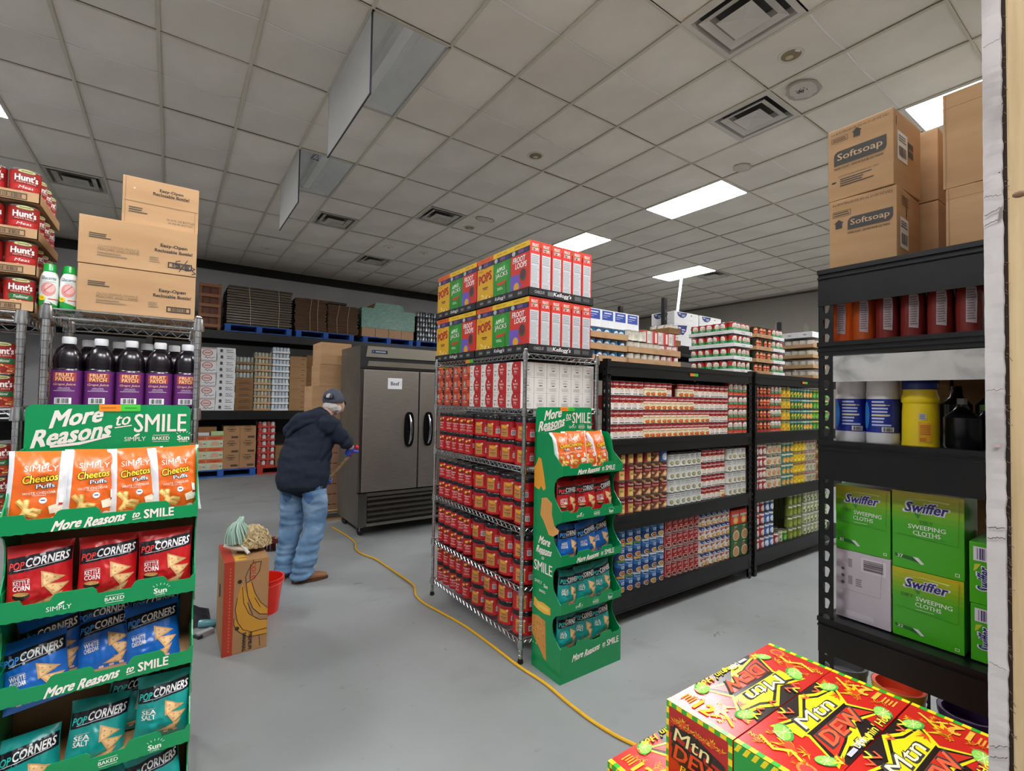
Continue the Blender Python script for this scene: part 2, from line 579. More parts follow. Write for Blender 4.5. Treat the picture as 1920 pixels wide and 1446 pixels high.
# pale filler patches on the far wall
for i, (y, z, w, h) in enumerate([(8.5, 3.35, .18, .14), (7.9, 3.55, .2, .12), (7.2, 3.2, .3, .22), (6.3, 3.6, .14, .3), (6.2, 3.15, .16, .2), (8.9, 3.05, .22, .2), (5.6, 3.45, .12, .28), (5.3, 3.0, .25, .12)]):
    a = Art(); R = random.Random(i)
    pts = [((w / 2) * (0.8 + .4 * R.random()) * math.cos(t * PI / 5), (h / 2) * (0.8 + .4 * R.random()) * math.sin(t * PI / 5)) for t in range(10)]
    a.poly(pts, 'a39d94/m')
    mb = MB(); stamp(mb, a, pl((0, 0, 0), (0, -1, 0), (0, 0, 1)), eps=0.002)
    mb.build('filler_patch', wr, (X1, y, z))
# black band where back wall meets ceiling
tb = MB(); tb.box(X0, Y1 - 0.05, HC - 0.19, X1, Y1, HC - 0.01, BLACKSTEEL)
tag(tb.build('trim_1'), 'black band along the top of the back wall', kind='structure')
tb = MB(); tb.box(X1 - 0.03, Y0, HC - 0.05, X1, Y1, HC - 0.01, '5b4a3d')
tag(tb.build('trim_2'), 'brown angle along the top of the far wall', kind='structure')

# front wall: stops in a raw drywall end with a wood stud right beside the camera
dry = ramp_mat('raw_drywall_edge', [(0.25, '8c8683'), (0.45, 'b5b0ae'), (0.8, 'c4bfbe')], scale=9, detail=8, rough=0.9, stretch=(1, 1, 0.6), bump=0.5, bscale=25, bdist=0.004)
wf = MB(); wf.box(0.86, 0.02, 0, X1, 0.146, HC, WALLR)
wfront = tag(wf.build('wall_front'), 'stud wall ending beside the camera, raw drywall edge', kind='structure')
wf2 = MB(); wf2.box(X0, 0.02, 0, -1.6, 0.146, HC, WALLR)
tag(wf2.build('wall_front'), 'wall on the far side of the doorway', kind='structure')
R = random.Random(4)
mb = MB(); n = 260; vs = []; Z0, Z1 = 0.9, 2.45
for i in range(n + 1):
    z = Z0 + (Z1 - Z0) * i / n
    e = 0.0011 * (noise.noise(Vector((z * 60, 0, 3))) + 0.6 * noise.noise(Vector((z * 170, 0, 7))))
    gch = 0.0014 * max(0, noise.noise(Vector((z * 22, 5, 1))) - 0.15)
    lean = 0.0
    vs += [(0.86, 0.1465, z), (0.80 + gch * 1.2, 0.1465 + e * 0.35, z), (0.80 + 0.4 * e, 0.139, z), (0.8005 + 0.5 * e, 0.1305 + e * 1.1, z), (0.806, 0.1295 + e * 1.1, z), (0.86, 0.129, z)]
fs = [(i * 6 + k, i * 6 + (k + 1) % 6, (i + 1) * 6 + (k + 1) % 6, (i + 1) * 6 + k) for i in range(n) for k in range(6)] + [tuple(range(6)), tuple(reversed(range(n * 6, n * 6 + 6)))]
mb.add(vs, fs, dry); mb.box(0.801, 0.13, 0, 0.86, 0.1465, Z0, dry); mb.box(0.801, 0.13, Z1, 0.86, 0.1465, HC, dry)
mb.build('drywall_layer', wfront, fix=True)
mb = MB(); mb.bbox(0.803, 0.085, 0, 0.86, 0.1265, HC, WOOD2, 0.002)
sk = mb.build('wood_stud', wfront)
mb = MB(); mb.bbox(0.805, 0.03, 0, 0.86, 0.083, HC, WOOD2, 0.002); mb.build('wood_stud', wfront)
# a dark knot and torn paper fuzz beside the joint
mb = MB(); mb.lathe([(0.0065, 0), (0.005, 0.0006), (0.002, 0.0008)], '6b4a30', 10, sx=0.6)
k = mb.build('wood_knot', sk, (0.8028, 0.116, 1.83)); k.rotation_euler = (0, -PI / 2, 0)
mb = MB()
for i in range(150):
    z = 0.95 + 1.45 * R.random()
    y = 0.1285 + 0.0012 * R.uniform(-1, 1)
    L = R.uniform(0.002, 0.006)
    mb.tube([(0.801, y, z), (0.798, y - L * .35, z + L * R.uniform(-.6, .6)), (0.7985, y - L * 0.8, z - L * R.uniform(0, .8))], 0.00035, '5d4a38/m', 3)
f = mb.build('torn_paper', wfront); f['kind'] = 'stuff'
mb = MB(); mb.box(0.804, 0.1262, 0.0, 0.83, 0.1302, HC, '2b211a/m'); mb.build('joint_gap', wfront)
ca = Art()
for zc, up_, hw, n_ in ((1.80, .02, .0010, 2), (1.835, -.01, .0007, 1), (1.425, .012, .0012, 2), (1.60, .006, .0006, 1), (1.17, .03, .0009, 2), (1.28, -.015, .0006, 1), (2.02, .01, .0006, 1), (1.10, .02, .0008, 1)):
    for q in range(n_):
        yy = [(-.0075 + .0016 * s_, zc + q * .012 + up_ * .25 * (s_ / 9) + .0022 * noise.noise(Vector((s_ * 1.3, zc * 9, q)))) for s_ in range(10)]
        ca.line(yy, hw, '6b625c/m', 0)
ca.poly([(.004, 1.80), (.0075, 1.806), (.0078, 1.82), (.005, 1.815)], '7d7670/m', 0).ell(.001, 1.535, .003, .002, 'b59a9c/m', 0, 10).ell(.0055, 1.86, .0008, .0008, '3a3a2a/m', 1, 8)
mb = MB(); stamp(mb, ca, pl((.7985, .1375, 0), (0, -1, 0), (0, 0, 1)), eps=.0003); o = mb.build('drywall_crack', wfront); o['kind'] = 'stuff'

# ---------------------------------------------------------------- ceiling: tees, tiles, fixtures
NC, NR = 25, 10
XS = lambda i: X0 + GX * 0 + (1.11 - 7 * GX) + GX * i - X0
YS = lambda j: 3.42 + 2 * GY * (j - 3)
cs = MB(); cs.box(X0 - .15, Y0 - .15, HC + 0.16, X1 + .15, Y1 + .15, HC + 0.3, 'a8a8a4/m')
ceil = tag(cs.build('ceiling'), 'suspended ceiling of white panels in a metal grid', kind='structure')
rc = MB(); rc.box(X0, Y0, HC, X1, YS(0), HC + 0.02, 'c2c0b8/m'); rc.box(XS(NC), YS(0), HC, X1, Y1, HC + .02, 'c2c0b8/m'); rc.build('border_panel', ceil)
TILE = ramp_mat('mineral_tile', [(0.3, 'e6dfd3'), (0.72, 'f5efe4')], scale=1.6, rough=0.92, bump=0.5, bscale=110, bdist=0.004, rand=0.07)
tm = MB()
w2, h2 = GX / 2 - 0.008, GY - 0.008
# two sagging half fields with a score line between; slightly convex
def tile_half(y0, y1):
    nx, ny = 8, 4
    vs = [( -w2 + 2 * w2 * i / nx, y0 + (y1 - y0) * j / ny, 0.006 - 0.021 * math.sin(PI * i / nx) * (1 if y0 < 0 else 0.8) * (j / ny if y0 < 0 else 1 - j / ny)) for j in range(ny + 1) for i in range(nx + 1)]
    fs = [(j * (nx + 1) + i, (j + 1) * (nx + 1) + i, (j + 1) * (nx + 1) + i + 1, j * (nx + 1) + i + 1) for j in range(ny) for i in range(nx)]
    tm.add(vs, fs, TILE, True)
tile_half(-h2, -0.003); tile_half(0.003, h2)
nn = 8
for i in range(nn):
    a = -w2 + 2 * w2 * i / nn; b = -w2 + 2 * w2 * (i + 1) / nn
    za = -0.019 * math.sin(PI * i / nn) + 0.004; zb = -0.019 * math.sin(PI * (i + 1) / nn) + 0.004
    tm.add([(a, -0.006, za - .003), (b, -0.006, zb - .003), (b, 0.006, zb - .003), (a, 0.006, za - .003)], [(0, 3, 2, 1)], 'f2f1ee/m')
tm.box(-w2, -h2, 0.007, w2, h2, 0.016, '8f8c85/m')
TILE_ME = tm.mesh('ceiling_tile')

LIGHTS = [(5.6, 3.42), (5.6, 5.87), (8.807, 5.87), (5.6, 0.355), (1.11 - 5 * GX, 5.87), (1.11 - 5 * GX, 0.968), (8.807, 0.968), (1.11 - 3 * GX, -1.484), (1.11 - GX, -1.484), (1.11 + GX, 0.355)]  # last five are unseen panels, added for more light
BROKEN = [(1.11, 3.42), (1.11, 5.87)]
VENTS = [(1.11 + 3 * GX, 1.581), (1.11 + 5 * GX, 2.194), (1.11 + 3 * GX, 6.485), (1.11 + GX, 7.71), (1.11 + 3 * GX, 9.55), (1.11 - 4 * GX, 8.325), (1.11 + 13 * GX, 5.87)]
def taken(x, y, x1, y1):
    for lx, ly in LIGHTS + BROKEN:
        if lx < x1 - .1 and lx + GX > x + .1 and ly < y1 - .1 and ly + 2 * GY > y + .1: return True
    for lx, ly in VENTS:
        if lx < x1 - .1 and lx + GX > x + .1 and ly < y1 - .1 and ly + GY > y + .1: return True
    return False
hm = MB()   # half tile next to fixtures
hm.box(-w2, -GY / 2 + .008, 0.0, w2, GY / 2 - .008, 0.012, TILE)
HALF_ME = hm.mesh('ceiling_tile_half')
R = random.Random(11)
for i in range(NC):
    for j in range(NR):
        x, y = XS(i), YS(j)
        def put(me, cx, cy):
            o = bpy.data.objects.new('ceiling_tile', me); COL.objects.link(o); o.parent = ceil
            o.location = (cx, cy, HC + R.uniform(-0.001, 0.002)); o.rotation_euler = (R.uniform(-.003, .003), R.uniform(-.003, .003), 0)
        if not taken(x, y, x + GX, y + 2 * GY):
            put(TILE_ME, x + GX / 2, y + GY)
        else:
            for k in (0, 1):
                if not taken(x, y + k * GY, x + GX, y + (k + 1) * GY):
                    put(HALF_ME, x + GX / 2, y + (k + .5) * GY)
TEE = 'd2ccba/p'
mb = MB(); mb.box(-0.013, YS(0), -0.009, 0.013, Y1, 0, TEE); tee_me = mb.mesh('ceiling_tee')
for i in range(NC + 1):
    o = bpy.data.objects.new('ceiling_tee', tee_me); COL.objects.link(o); o.parent = ceil; o.location = (XS(i), 0, HC)
mb = MB(); mb.box(X0, -0.008, -0.007, X1, 0.008, 0, TEE); tee2 = mb.mesh('cross_tee')
for j in range(NR + 1):
    o = bpy.data.objects.new('cross_tee', tee2); COL.objects.link(o); o.parent = ceil; o.location = (0, YS(j), HC - 0.001)

GLOW = glow_mat('lit_diffuser', (1.0, 0.99, 1.0), PANEL_STRENGTH)
def lit(x, y, label):
    t = thing('ceiling_light', label, 'light', (x + GX / 2, y + GY, HC), group='lit ceiling panels')
    w, h = GX / 2 - .02, GY - .02
    mb = MB(); mb.box(-w, -h, -0.004, w, h, 0.004, GLOW); mb.build('diffuser', t)
    mb = MB()
    for a in ((-w - .018, -h - .018, w + .018, -h), (-w - .018, h, w + .018, h + .018), (-w - .018, -h, -w, h), (w, -h, w + .018, h)):
        mb.box(a[0], a[1], -0.012, a[2], a[3], 0.006, 'd9d9d6/p')
    mb.build('light_frame', t)
    mb = MB(); mb.box(-w - .016, -h - .016, .008, w + .016, h + .016, .1, 'c9c9c6'); mb.build('housing', t)
LL = ['lit ceiling panel, largest one in the middle of the ceiling', 'lit ceiling panel just behind the stacked cereal boxes', 'farthest lit ceiling panel, with an air vent beside it', 'lit ceiling panel above the hand soap cartons on the right rack', 'lit ceiling panel whose corner shows at the left picture edge']
LL += ['added lit ceiling panel over the left racks, out of the picture'] + ['added lit ceiling panel hidden behind the near drywall edge', 'added unseen lit ceiling panel behind the doorway on the left', 'added unseen lit ceiling panel behind the doorway on the right', 'added lit ceiling panel overhead, unseen above the top picture edge']
for (x, y), l in zip(LIGHTS, LL): lit(x, y, l)

def broken(x, y, label, lamp):
    t = thing('open_light_fixture', label, 'light fixture', (x, y, HC))
    w, h = GX, 2 * GY
    mb = MB(); e = .02; WM = 'dfe3e3/p'
    # shallow trough, open below
    mb.box(e, e, 0.075, w - e, h - e, 0.1, WM)
    for a in ((e, e, e + .005, h - e), (w - e - .005, e, w - e, h - e), (e, e, w - e, e + .005), (e, h - e - .005, w - e, h - e)):
        mb.box(a[0], a[1], 0.0, a[2], a[3], 0.1, WM)
    mb.add([(e, e, 0.02), (0.2, e, .074), (0.2, h - e, .074), (e, h - e, .02)], [(0, 1, 2, 3)], WM)
    mb.add([(w - e, e, 0.01), (w - .2, e, .074), (w - .2, h - e, .074), (w - e, h - e, .01)], [(3, 2, 1, 0)], WM)
    mb.build('housing', t)
    mb = MB(); mb.prism([(.24, .074), (.27, .025), (.35, .025), (.38, .074)], e + .03, h - e - .03, 'ecefef/p', mapf=lambda a, b, c: (a, c, b)); mb.build('ballast_cover', t)
    mb = MB()
    for cx, cy in ((.06, .1), (.07, h - .1), (w - .06, .09), (w - .07, h - .12), (w - .1, .2), (.45, .6), (.5, .8)):
        mb.lathe([(0.007, 0), (0.007, .003)], '1c1c1c', 8, (cx, cy, 0.05 if abs(cx - w / 2) > .2 else .09))
    mb.build('screw_hole', t)['kind'] = 'stuff'
    mb = MB()
    for a in ((0, 0, w, .018), (0, h - .018, w, h), (w - .018, 0, w, h), (0, 0, .018, h)):
        mb.box(a[0], a[1], -.012, a[2], a[3], .0, 'c9c6bd/p')
    mb.build('light_frame', t)
    if lamp:
        mb = MB()
        for k in range(3):
            mb.tube([(.2 + .03 * k, .12, .06), (.16, .17 + .03 * k, .0), (.24, .16, -.02 + .01 * k), (.22, .1, .03)], .004, ('3b4f9a', '2a2a2a', 'd8d8d8')[k], 5)
        mb.build('loose_wires', t)
    # the hinged diffuser door hangs straight down from the far-left long side
    mb = MB(); mb.box(.004, .03, -.615, .010, h - .03, -.012, 'c7c8c6/p'); d = mb.build('hanging_diffuser_door', t)
    mb = MB()
    mb.box(.001, .022, -.622, .013, .03, -.005, '2a3040'); mb.box(.001, .022, -.623, .013, h - .022, -.615, '4c4f55'); mb.box(.001, h - .03, -.622, .013, h - .022, -.005, 'b5b6b4'); mb.build('door_edge', d)
broken(1.11, 3.42, 'open ceiling fixture with its long white door hanging, the nearer one', False)
broken(1.11, 5.87, 'open ceiling fixture with hanging door and exposed lamp trough, the farther one', True)

DIRT = ramp_mat('dusty_vent', [(0.3, 'a8a498'), (0.7, 'ccc8bc')], scale=6, rough=0.7)
def vent(x, y, label, dirty=False):
    t = thing('air_vent', label, 'air vent', (x + GX / 2, y + GY / 2, HC))
    mt = DIRT if dirty else 'cfccc4/p'
    def ring(a, b, z0, z1, mat, name):
        mb = MB()
        # sloping square ring between half-sizes a (outer, z0) and b (inner, z1)
        vs = [(-a, -a, z0), (a, -a, z0), (a, a, z0), (-a, a, z0), (-b, -b, z1), (b, -b, z1), (b, b, z1), (-b, b, z1)]
        vs += [(p[0], p[1], p[2] + .004) for p in vs]
        fs = []
        for k in range(4):
            k2 = (k + 1) % 4
            fs += [(k, k + 4, k2 + 4, k2), (8 + k, 8 + k2, 12 + k2, 12 + k), (k, k2, 8 + k2, 8 + k), (k + 4, 12 + k, 12 + k2, k2 + 4)]
        mb.add(vs, fs, mat); return mb.build(name, t)
    mb = MB(); mb.box(-.31, -.3, .06, .31, .3, .07, '4a4845'); mb.build('duct', t)
    ring(.305, .262, -.006, -.004, mt, 'vent_frame')
    ring(.262, .232, -.004, .05, '94918a' if dirty else 'b4b1aa', 'throat')
    ring(.222, .168, -.008, .012, mt, 'vane')
    ring(.166, .15, .012, .05, '94918a' if dirty else 'b4b1aa', 'throat')
    mb = MB(); a = .135
    mb.add([(-a, -a, -.018), (a, -a, -.018), (a, a, -.018), (-a, a, -.018), (0, 0, -.002)], [(0, 4, 1), (1, 4, 2), (2, 4, 3), (3, 4, 0)], mt); mb.build('centre_plate', t)
VL = ['large square air vent nearest overhead, cut by the top picture edge', 'square air vent above the soap cartons, next to a round stain', 'dusty square air vent left of two round can lights', 'dusty square air vent near the second hanging door', 'small farthest dusty air vent above the pallets of flattened cartons', 'dusty square air vent right of the topmost red cans', 'air vent touching the farthest lit ceiling panel']
for k, ((x, y), l) in enumerate(zip(VENTS, VL)): vent(x, y, l, k >= 2 and k != 6)

def canlight(x, y, label, r=.075, stain=False):
    t = thing('recessed_light', label, 'ceiling light', (x, y, HC))
    mb = MB(); mb.lathe([(r + .022, -.001), (r + .02, -.007), (r, -.006), (r - .004, .0)], 'd8d2c4', 22, cap0=False, cap1=False); mb.build('trim_ring', t)
    mb = MB(); mb.lathe([(r - .002, -.004), (r - .01, -.0035), (0.001, -.003)], '8a7a5c', 22, cap0=False); mb.build('reflector', t)
    mb = MB(); mb.lathe([(.03, -.0055), (.02, -.012), (.001, -.014)], 'cdbf9c/g', 14, (.015, .02, 0)); mb.build('bulb', t)
for (x, y, l) in [(4.02, 1.86, 'round recessed can light nearest, beside the big air vent'), (3.37, 4.39, 'lone round recessed can light in the middle of the ceiling'), (3.95, 6.92, 'round can light beside the brownish water stain'), (3.26, 8.76, 'round can light, left one of the two near the far pallets'), (3.95, 8.7, 'round can light, right one of the two near the far pallets'), (1.41, 10.3, 'tiny farthest round can light under the hanging door')]:
    canlight(x, y, l)
# old stains and a taped-over fitting
for i, (x, y, rx, ry, c, l) in enumerate([(4.55, 2.0, .17, .13, 'b0aa9e/m', 'round grey water stain between two air vents'), (3.95, 6.42, .17, .1, 'b39c78/m', 'brown water stain left of the small can light'), (5.5, 3.1, .12, .1, 'c4bba8/m', 'faint stain beside the largest lit panel')]):
    a = Art(); R = random.Random(i + 3)
    a.poly([(rx * (0.9 + .2 * R.random()) * math.cos(t * PI / 9), ry * (0.9 + .2 * R.random()) * math.sin(t * PI / 9)) for t in range(18)], c)
    a.poly([(rx * .8 * (0.9 + .2 * R.random()) * math.cos(t * PI / 9), ry * .8 * (0.9 + .2 * R.random()) * math.sin(t * PI / 9)) for t in range(18)], 'cfcbc2/m', 1)
    if i == 0:
        for k in range(14): a.line([(R.uniform(-.05, .03), R.uniform(-.05, .03)), (R.uniform(-.05, .03), R.uniform(-.05, .03))], .006, '45423c/m', 2)
    mb = MB(); stamp(mb, a, pl((0, 0, 0), (1, 0, 0), (0, -1, 0)), eps=.001)
    o = mb.build('ceiling_stain', ceil, (x, y, HC - .0125)); o['label'] = l
# white slanted conduit from the ceiling down behind the far rack
t = MB(); t.tube([(9.24, 6.6, HC - .005), (9.02, 6.62, 3.0)], .028, 'e8ecec/g', 10); t.tube([(9.25, 6.6, HC - .03), (9.24, 6.6, HC - .002)], .06, 'd5d5d2', 12)
tag(t.build('pipe'), 'slanting white pole rising to the farthest lit panel', 'pipe')
# ================================================================ RACKS
def wire_rack(x0, y0, x1, y1, zs, top, label, surf='x', ndx=None, open_sides=()):
    """chrome wire shelving; surf: direction the surface wires run"""
    t = thing('wire_shelving_rack', label, 'rack', ((x0 + x1) / 2, (y0 + y1) / 2, 0))
    cx, cy = (x0 + x1) / 2, (y0 + y1) / 2
    mb = MB()
    prof = [(0.0127, 0.03)]
    z = 0.05
    while z < top:
        prof += [(0.0127, z), (0.0112, z + 0.0015), (0.0127, z + 0.003)]
        z += 0.0254
    prof += [(0.0127, top), (0.010, top + 0.004)]
    mb.lathe(prof, CHROME, 10)
    post_me = mb.mesh('post')
    mb = MB(); mb.lathe([(0.016, 0), (0.018, .004), (0.018, .012), (0.013, .03)], '101010', 12); foot_me = mb.mesh('foot')
    for px, py in ((x0, y0), (x1, y0), (x1, y1), (x0, y1)):
        o = bpy.data.objects.new('post', post_me); COL.objects.link(o); o.parent = t; o.location = (px - cx, py - cy, 0)
        f = bpy.data.objects.new('foot', foot_me); COL.objects.link(f); f.parent = o; f['label'] = 'black levelling foot'
    w, d = (x1 - x0) / 2, (y1 - y0) / 2
    mb = MB()
    r = 0.0032
    i = 0.012
    for (ax, ay, bx, by) in ((-w, -d, w, -d), (w, -d, w, d), (w, d, -w, d), (-w, d, -w, -d)):
        L = math.hypot(bx - ax, by - ay); ux, uy = (bx - ax) / L, (by - ay) / L
        a = (ax + ux * i, ay + uy * i); b = (bx - ux * i, by - uy * i)
        mb.tube([(a[0], a[1], 0), (b[0], b[1], 0)], r, CHROME, 6)
        mb.tube([(a[0], a[1], -.030), (b[0], b[1], -.030)], r, CHROME, 6)
        LL = L - 2 * i
        n = max(4, int(LL / 0.026)); n += n % 2
        pts = [(a[0] + ux * LL * k / n, a[1] + uy * LL * k / n, -.002 if k % 2 else -.028) for k in range(n + 1)]
        mb.tube(pts, r * .75, CHROME, 4, smooth=False)
    if surf == 'x':
        n = int(2 * d / 0.027)
        for k in range(1, n):
            y = -d + 2 * d * k / n
            mb.tube([(-w, y, .001), (w, y, .001)], .0016, CHROME, 4, caps=False)
        for k in range(1, 4):
            x = -w + 2 * w * k / 4
            mb.tube([(x, -d, -.003), (x, d, -.003)], .0025, CHROME, 4, caps=False)
    else:
        n = int(2 * w / 0.027)
        for k in range(1, n):
            x = -w + 2 * w * k / n
            mb.tube([(x, -d, .001), (x, d, .001)], .0016, CHROME, 4, caps=False)
        for k in range(1, 3):
            y = -d + 2 * d * k / 3
            mb.tube([(-w, y, -.003), (w, y, -.003)], .0025, CHROME, 4, caps=False)
    for px, py in ((-w, -d), (w, -d), (w, d), (-w, d)):
        mb.lathe([(.0205, -.038), (.0215, -.03), (.0185, .002), (.018, .008)], CHROME, 10, (px, py, 0))
    sh = mb.mesh('wire_shelf')
    for z in zs:
        o = bpy.data.objects.new('wire_shelf', sh); COL.objects.link(o); o.parent = t; o.location = (0, 0, z)
    return t

def keyhole(cx, cy, s=1.0):
    pts = []
    R1, R2, dz = .0095 * s, .0058 * s, .015 * s
    for k in range(9):
        a = -0.5 + (PI + 1.0) * k / 8
        pts.append((cx + R1 * math.cos(a), cy + R1 * math.sin(a)))
    for k in range(5):
        a = PI + PI * k / 4
        pts.append((cx + R2 * math.cos(a), cy - dz + R2 * math.sin(a)))
    return pts

def angle_post(mb, H, wa, wb, sx, sy, pitch=0.057, holes=True, s=1.0):
    """L-section upright at the origin corner; legs run sx*x and sy*y; keyholes in both legs"""
    th = 0.002
    def plate_(w, mapf):
        hs = []
        if holes:
            z = 0.05
            while z < H - 0.04:
                hs.append(keyhole(w * 0.52, z, s)); z += pitch
        mb.plate([(0, 0), (w, 0), (w, H), (0, H)], hs, 0, th, BLACKSTEEL, mapf)
    plate_(wa, lambda u, v, q: (sx * u, sy * q, v))
    plate_(wb, lambda u, v, q: (sx * q, sy * u, v))

def beam_x(mb, L, h, mat=BLACKSTEEL, face=-1, step=True):
    """beam along +x from 0..L, top at z=0, face toward face*y"""
    f = face
    pts = [(0, 0), (f * .0, -h), (f * -.004, -h), (f * -.004, -h * .62), (f * -.004, -.004), (f * -.045, -.004), (f * -.045, 0)]
    mb.prism([(-p[0], p[1]) if False else p for p in pts], 0, L, mat, mapf=lambda a, b, c: (c, a, b))
    if step:
        mb.box(0, min(0, f * .006), -h * .36, L, max(0, f * .006), -.002, mat)
        mb.box(0, min(0, f * .003), -h * .99, L, max(0, f * .003), -h * .9, mat)

def price_stickers(parent, x, y, z, rz=0, k=1.0):
    mb = MB(); stampart = Art().rect(-.055 * k, -.011 * k, 0, .011 * k, 'f08a12').rect(-.05 * k, -.001, -.012 * k, .0015, 'a4600c', 1)
    stamp(mb, stampart, pl((0, 0, 0), (1, 0, 0), (0, 0, 1)), eps=.0008)
    o = mb.build('shelf_sticker', parent, (x, y, z), rz); o['label'] = 'orange shelf sticker'
    mb = MB(); stamp(mb, Art().rect(0, -.011 * k, .052 * k, .011 * k, '43c83c').rect(.01 * k, -.001, .042 * k, .0015, '1f7a26', 1), pl((0, 0, 0), (1, 0, 0), (0, 0, 1)), eps=.0008)
    o = mb.build('shelf_sticker', parent, (x, y, z), rz); o['label'] = 'green shelf sticker'

def black_rack(x0, x1, y0, y1, zs, H, label, bh=.105, pitch=.05, sticker=None):
    t = thing('black_steel_rack', label, 'rack', (x0, y0, 0))
    W, D = x1 - x0, y1 - y0
    for (px, py, sx, sy) in ((0, 0, 1, 1), (W, 0, -1, 1), (0, D, 1, -1), (W, D, -1, -1)):
        mb = MB(); angle_post(mb, H, .042, .042, sx, sy, pitch=pitch, s=.8)
        mb.build('post', t, (px, py, 0))
    for z in zs:
        for face, yy in ((-1, .003), (1, D - .003)):
            mb = MB(); beam_x(mb, W - .008, bh if z > .3 else bh * 1.25, face=face); mb.build('beam', t, (.004, yy, z))
        for xx in (.003, W - .006):
            mb = MB(); mb.box(xx, .04, -bh * .8, xx + .003, D - .04, 0, BLACKSTEEL); mb.build('end_beam', t, (0, 0, z))
        mb = MB(); mb.box(.01, .01, -.012, W - .01, D - .01, -.001, '24211e'); mb.build('shelf_board', t, (0, 0, z))
    if sticker:
        price_stickers(t, sticker[0] - x0, -.004, sticker[1])
    return t

coffee_rack = wire_rack(1.753, 2.351, 2.36, 3.548, (1.86, 1.519, 1.167, .798, .4426, .1323), 1.885, 'chrome wire rack in the middle holding red coffee canisters', surf='x')
price_stickers(coffee_rack, -.0, 0, 0)
for c in list(coffee_rack.children):
    if c.name.startswith('shelf_sticker'):
        c.rotation_euler = (0, 0, -PI / 2); c.location = (1.753 - 2.0565 - .005, 3.02 - 2.9495, 1.846)
left_rack = wire_rack(-.364, 2.30, .079, 2.76, (1.868, 1.512, 1.15, .8, .44, .13), 1.885, 'chrome wire rack with grape juice bottles behind the left chip display', surf='y')
hunt_rack = wire_rack(-1.025, 2.305, -.425, 2.76, (1.845, 1.515, 1.17, .8, .44, .13), 1.84, 'chrome wire rack cut by the left picture edge, full of sauce cans', surf='y')

main_rack = black_rack(2.447, 4.33, 2.34, 2.95, (1.858, 1.308, .768, .224), 1.872, 'long black steel rack with soup cans, the bay nearest the coffee rack', sticker=(3.445, 1.80))
bay2 = black_rack(4.385, 6.27, 2.34, 2.95, (1.858, 1.308, .768, .224), 1.872, 'second bay of the black steel rack, farther from the coffee rack', sticker=(5.36, 1.80))

# second, taller rack behind
def tall_rack():
    t = thing('black_steel_rack', 'taller black rack behind, only its post tops and white cartons show', 'rack', (4.16, 3.18, 0))
    for px, py in ((0, 0), (0, .6), (2.4, 0), (2.4, .6)):
        mb = MB(); mb.bbox(-.025, -.02, 0, .025, .02, 2.66, BLACKSTEEL, .003)
        for k in range(30): mb.box(-.009, -.0208, .3 + k * .076, .009, -.0200, .33 + k * .076, '4a4a4a')
        mb.build('post', t, (px, py, 0))
    for z in (2.18, 1.2, .25):
        for yy in (-.02, .6):
            mb = MB(); mb.bbox(0, yy - .02, z - .09, 2.4, yy + .02, z, BLACKSTEEL, .003); mb.build('beam', t)
        mb = MB(); mb.box(.02, 0, z - .03, 2.38, .6, z - .005, '24211e'); mb.build('shelf_board', t)
        mb = MB(); mb.box(-.015, 0.02, z - .05, .015, .58, z, BLACKSTEEL); mb.build('end_beam', t)
tall_rack()

# near right rack (end-on to the camera)
def near_rack():
    x0, y1, D = 1.995, .822, .51
    H, W = 2.085, 1.1
    y0 = y1 - D
    t = thing('black_steel_rack', 'black steel rack at the right with cleaning supplies on its shelves', 'rack', (x0, y0, 0))
    for (px, py, sx, sy) in ((0, D, 1, -1), (0, 0, 1, 1), (W, D, -1, -1), (W, 0, -1, 1)):
        mb = MB(); angle_post(mb, H - .055, .05, .05, sx, sy, pitch=.0575, s=1.25); mb.build('post', t, (px, py, 0))
    # end beams (facing -x), tops and heights per level; z measured
    lv = [(2.085, .128, BLACKSTEEL, 0), (1.80, .0, None, 0), (1.43, .12, BLACKSTEEL, 0), (.79, .12, BLACKSTEEL, 0), (.12, .1, BLACKSTEEL, 0)]
    def end_beam(z, h, mat, nm, lab=None, lip=True):
        mb = MB()
        mb.box(-.004, .0, z - h, .0, D, z - (.03 if lip else 0), mat)
        if lip:
            mb.box(-.012, .0, z - .034, .0, D, z - .028, mat)
            mb.box(-.004, .0, z - .028, .03, D, z - .016, mat)
            mb.box(-.014, -.0, z - .016, .03, D, z, mat)
        o = mb.build(nm, t)
        if lab: o['label'] = lab
    end_beam(2.085, .135, BLACKSTEEL, 'end_beam')
    end_beam(1.812, .05, BLACKSTEEL, 'end_beam')
    galv = ramp_mat('worn_white_steel', [(0.3, '8e9191'), (0.5, 'c0c2c1'), (0.8, 'cfd0cf')], scale=9, detail=7, rough=.5, distort=.8)
    mb = MB(); mb.box(-.008, 0, 1.664, -.002, D - .052, 1.758, galv); o = mb.build('end_beam', t); o['label'] = 'worn white painted end beam'
    end_beam(1.448, .145, BLACKSTEEL, 'end_beam')
    end_beam(.797, .13, BLACKSTEEL, 'end_beam')
    for z in (2.07, 1.785, 1.44, .79):
        mb = MB(); mb.box(.02, .01, z - .02, W - .02, D - .01, z - .002, BLACKSTEEL); mb.build('shelf_board', t)
        for yy in (.004, D - .01):
            if z in (1.785,) and yy > .1: continue
            mb = MB(); mb.box(.03, yy, z - .1, W - .03, yy + .006, z, BLACKSTEEL); mb.build('side_beam', t)
    return t
near_rack()

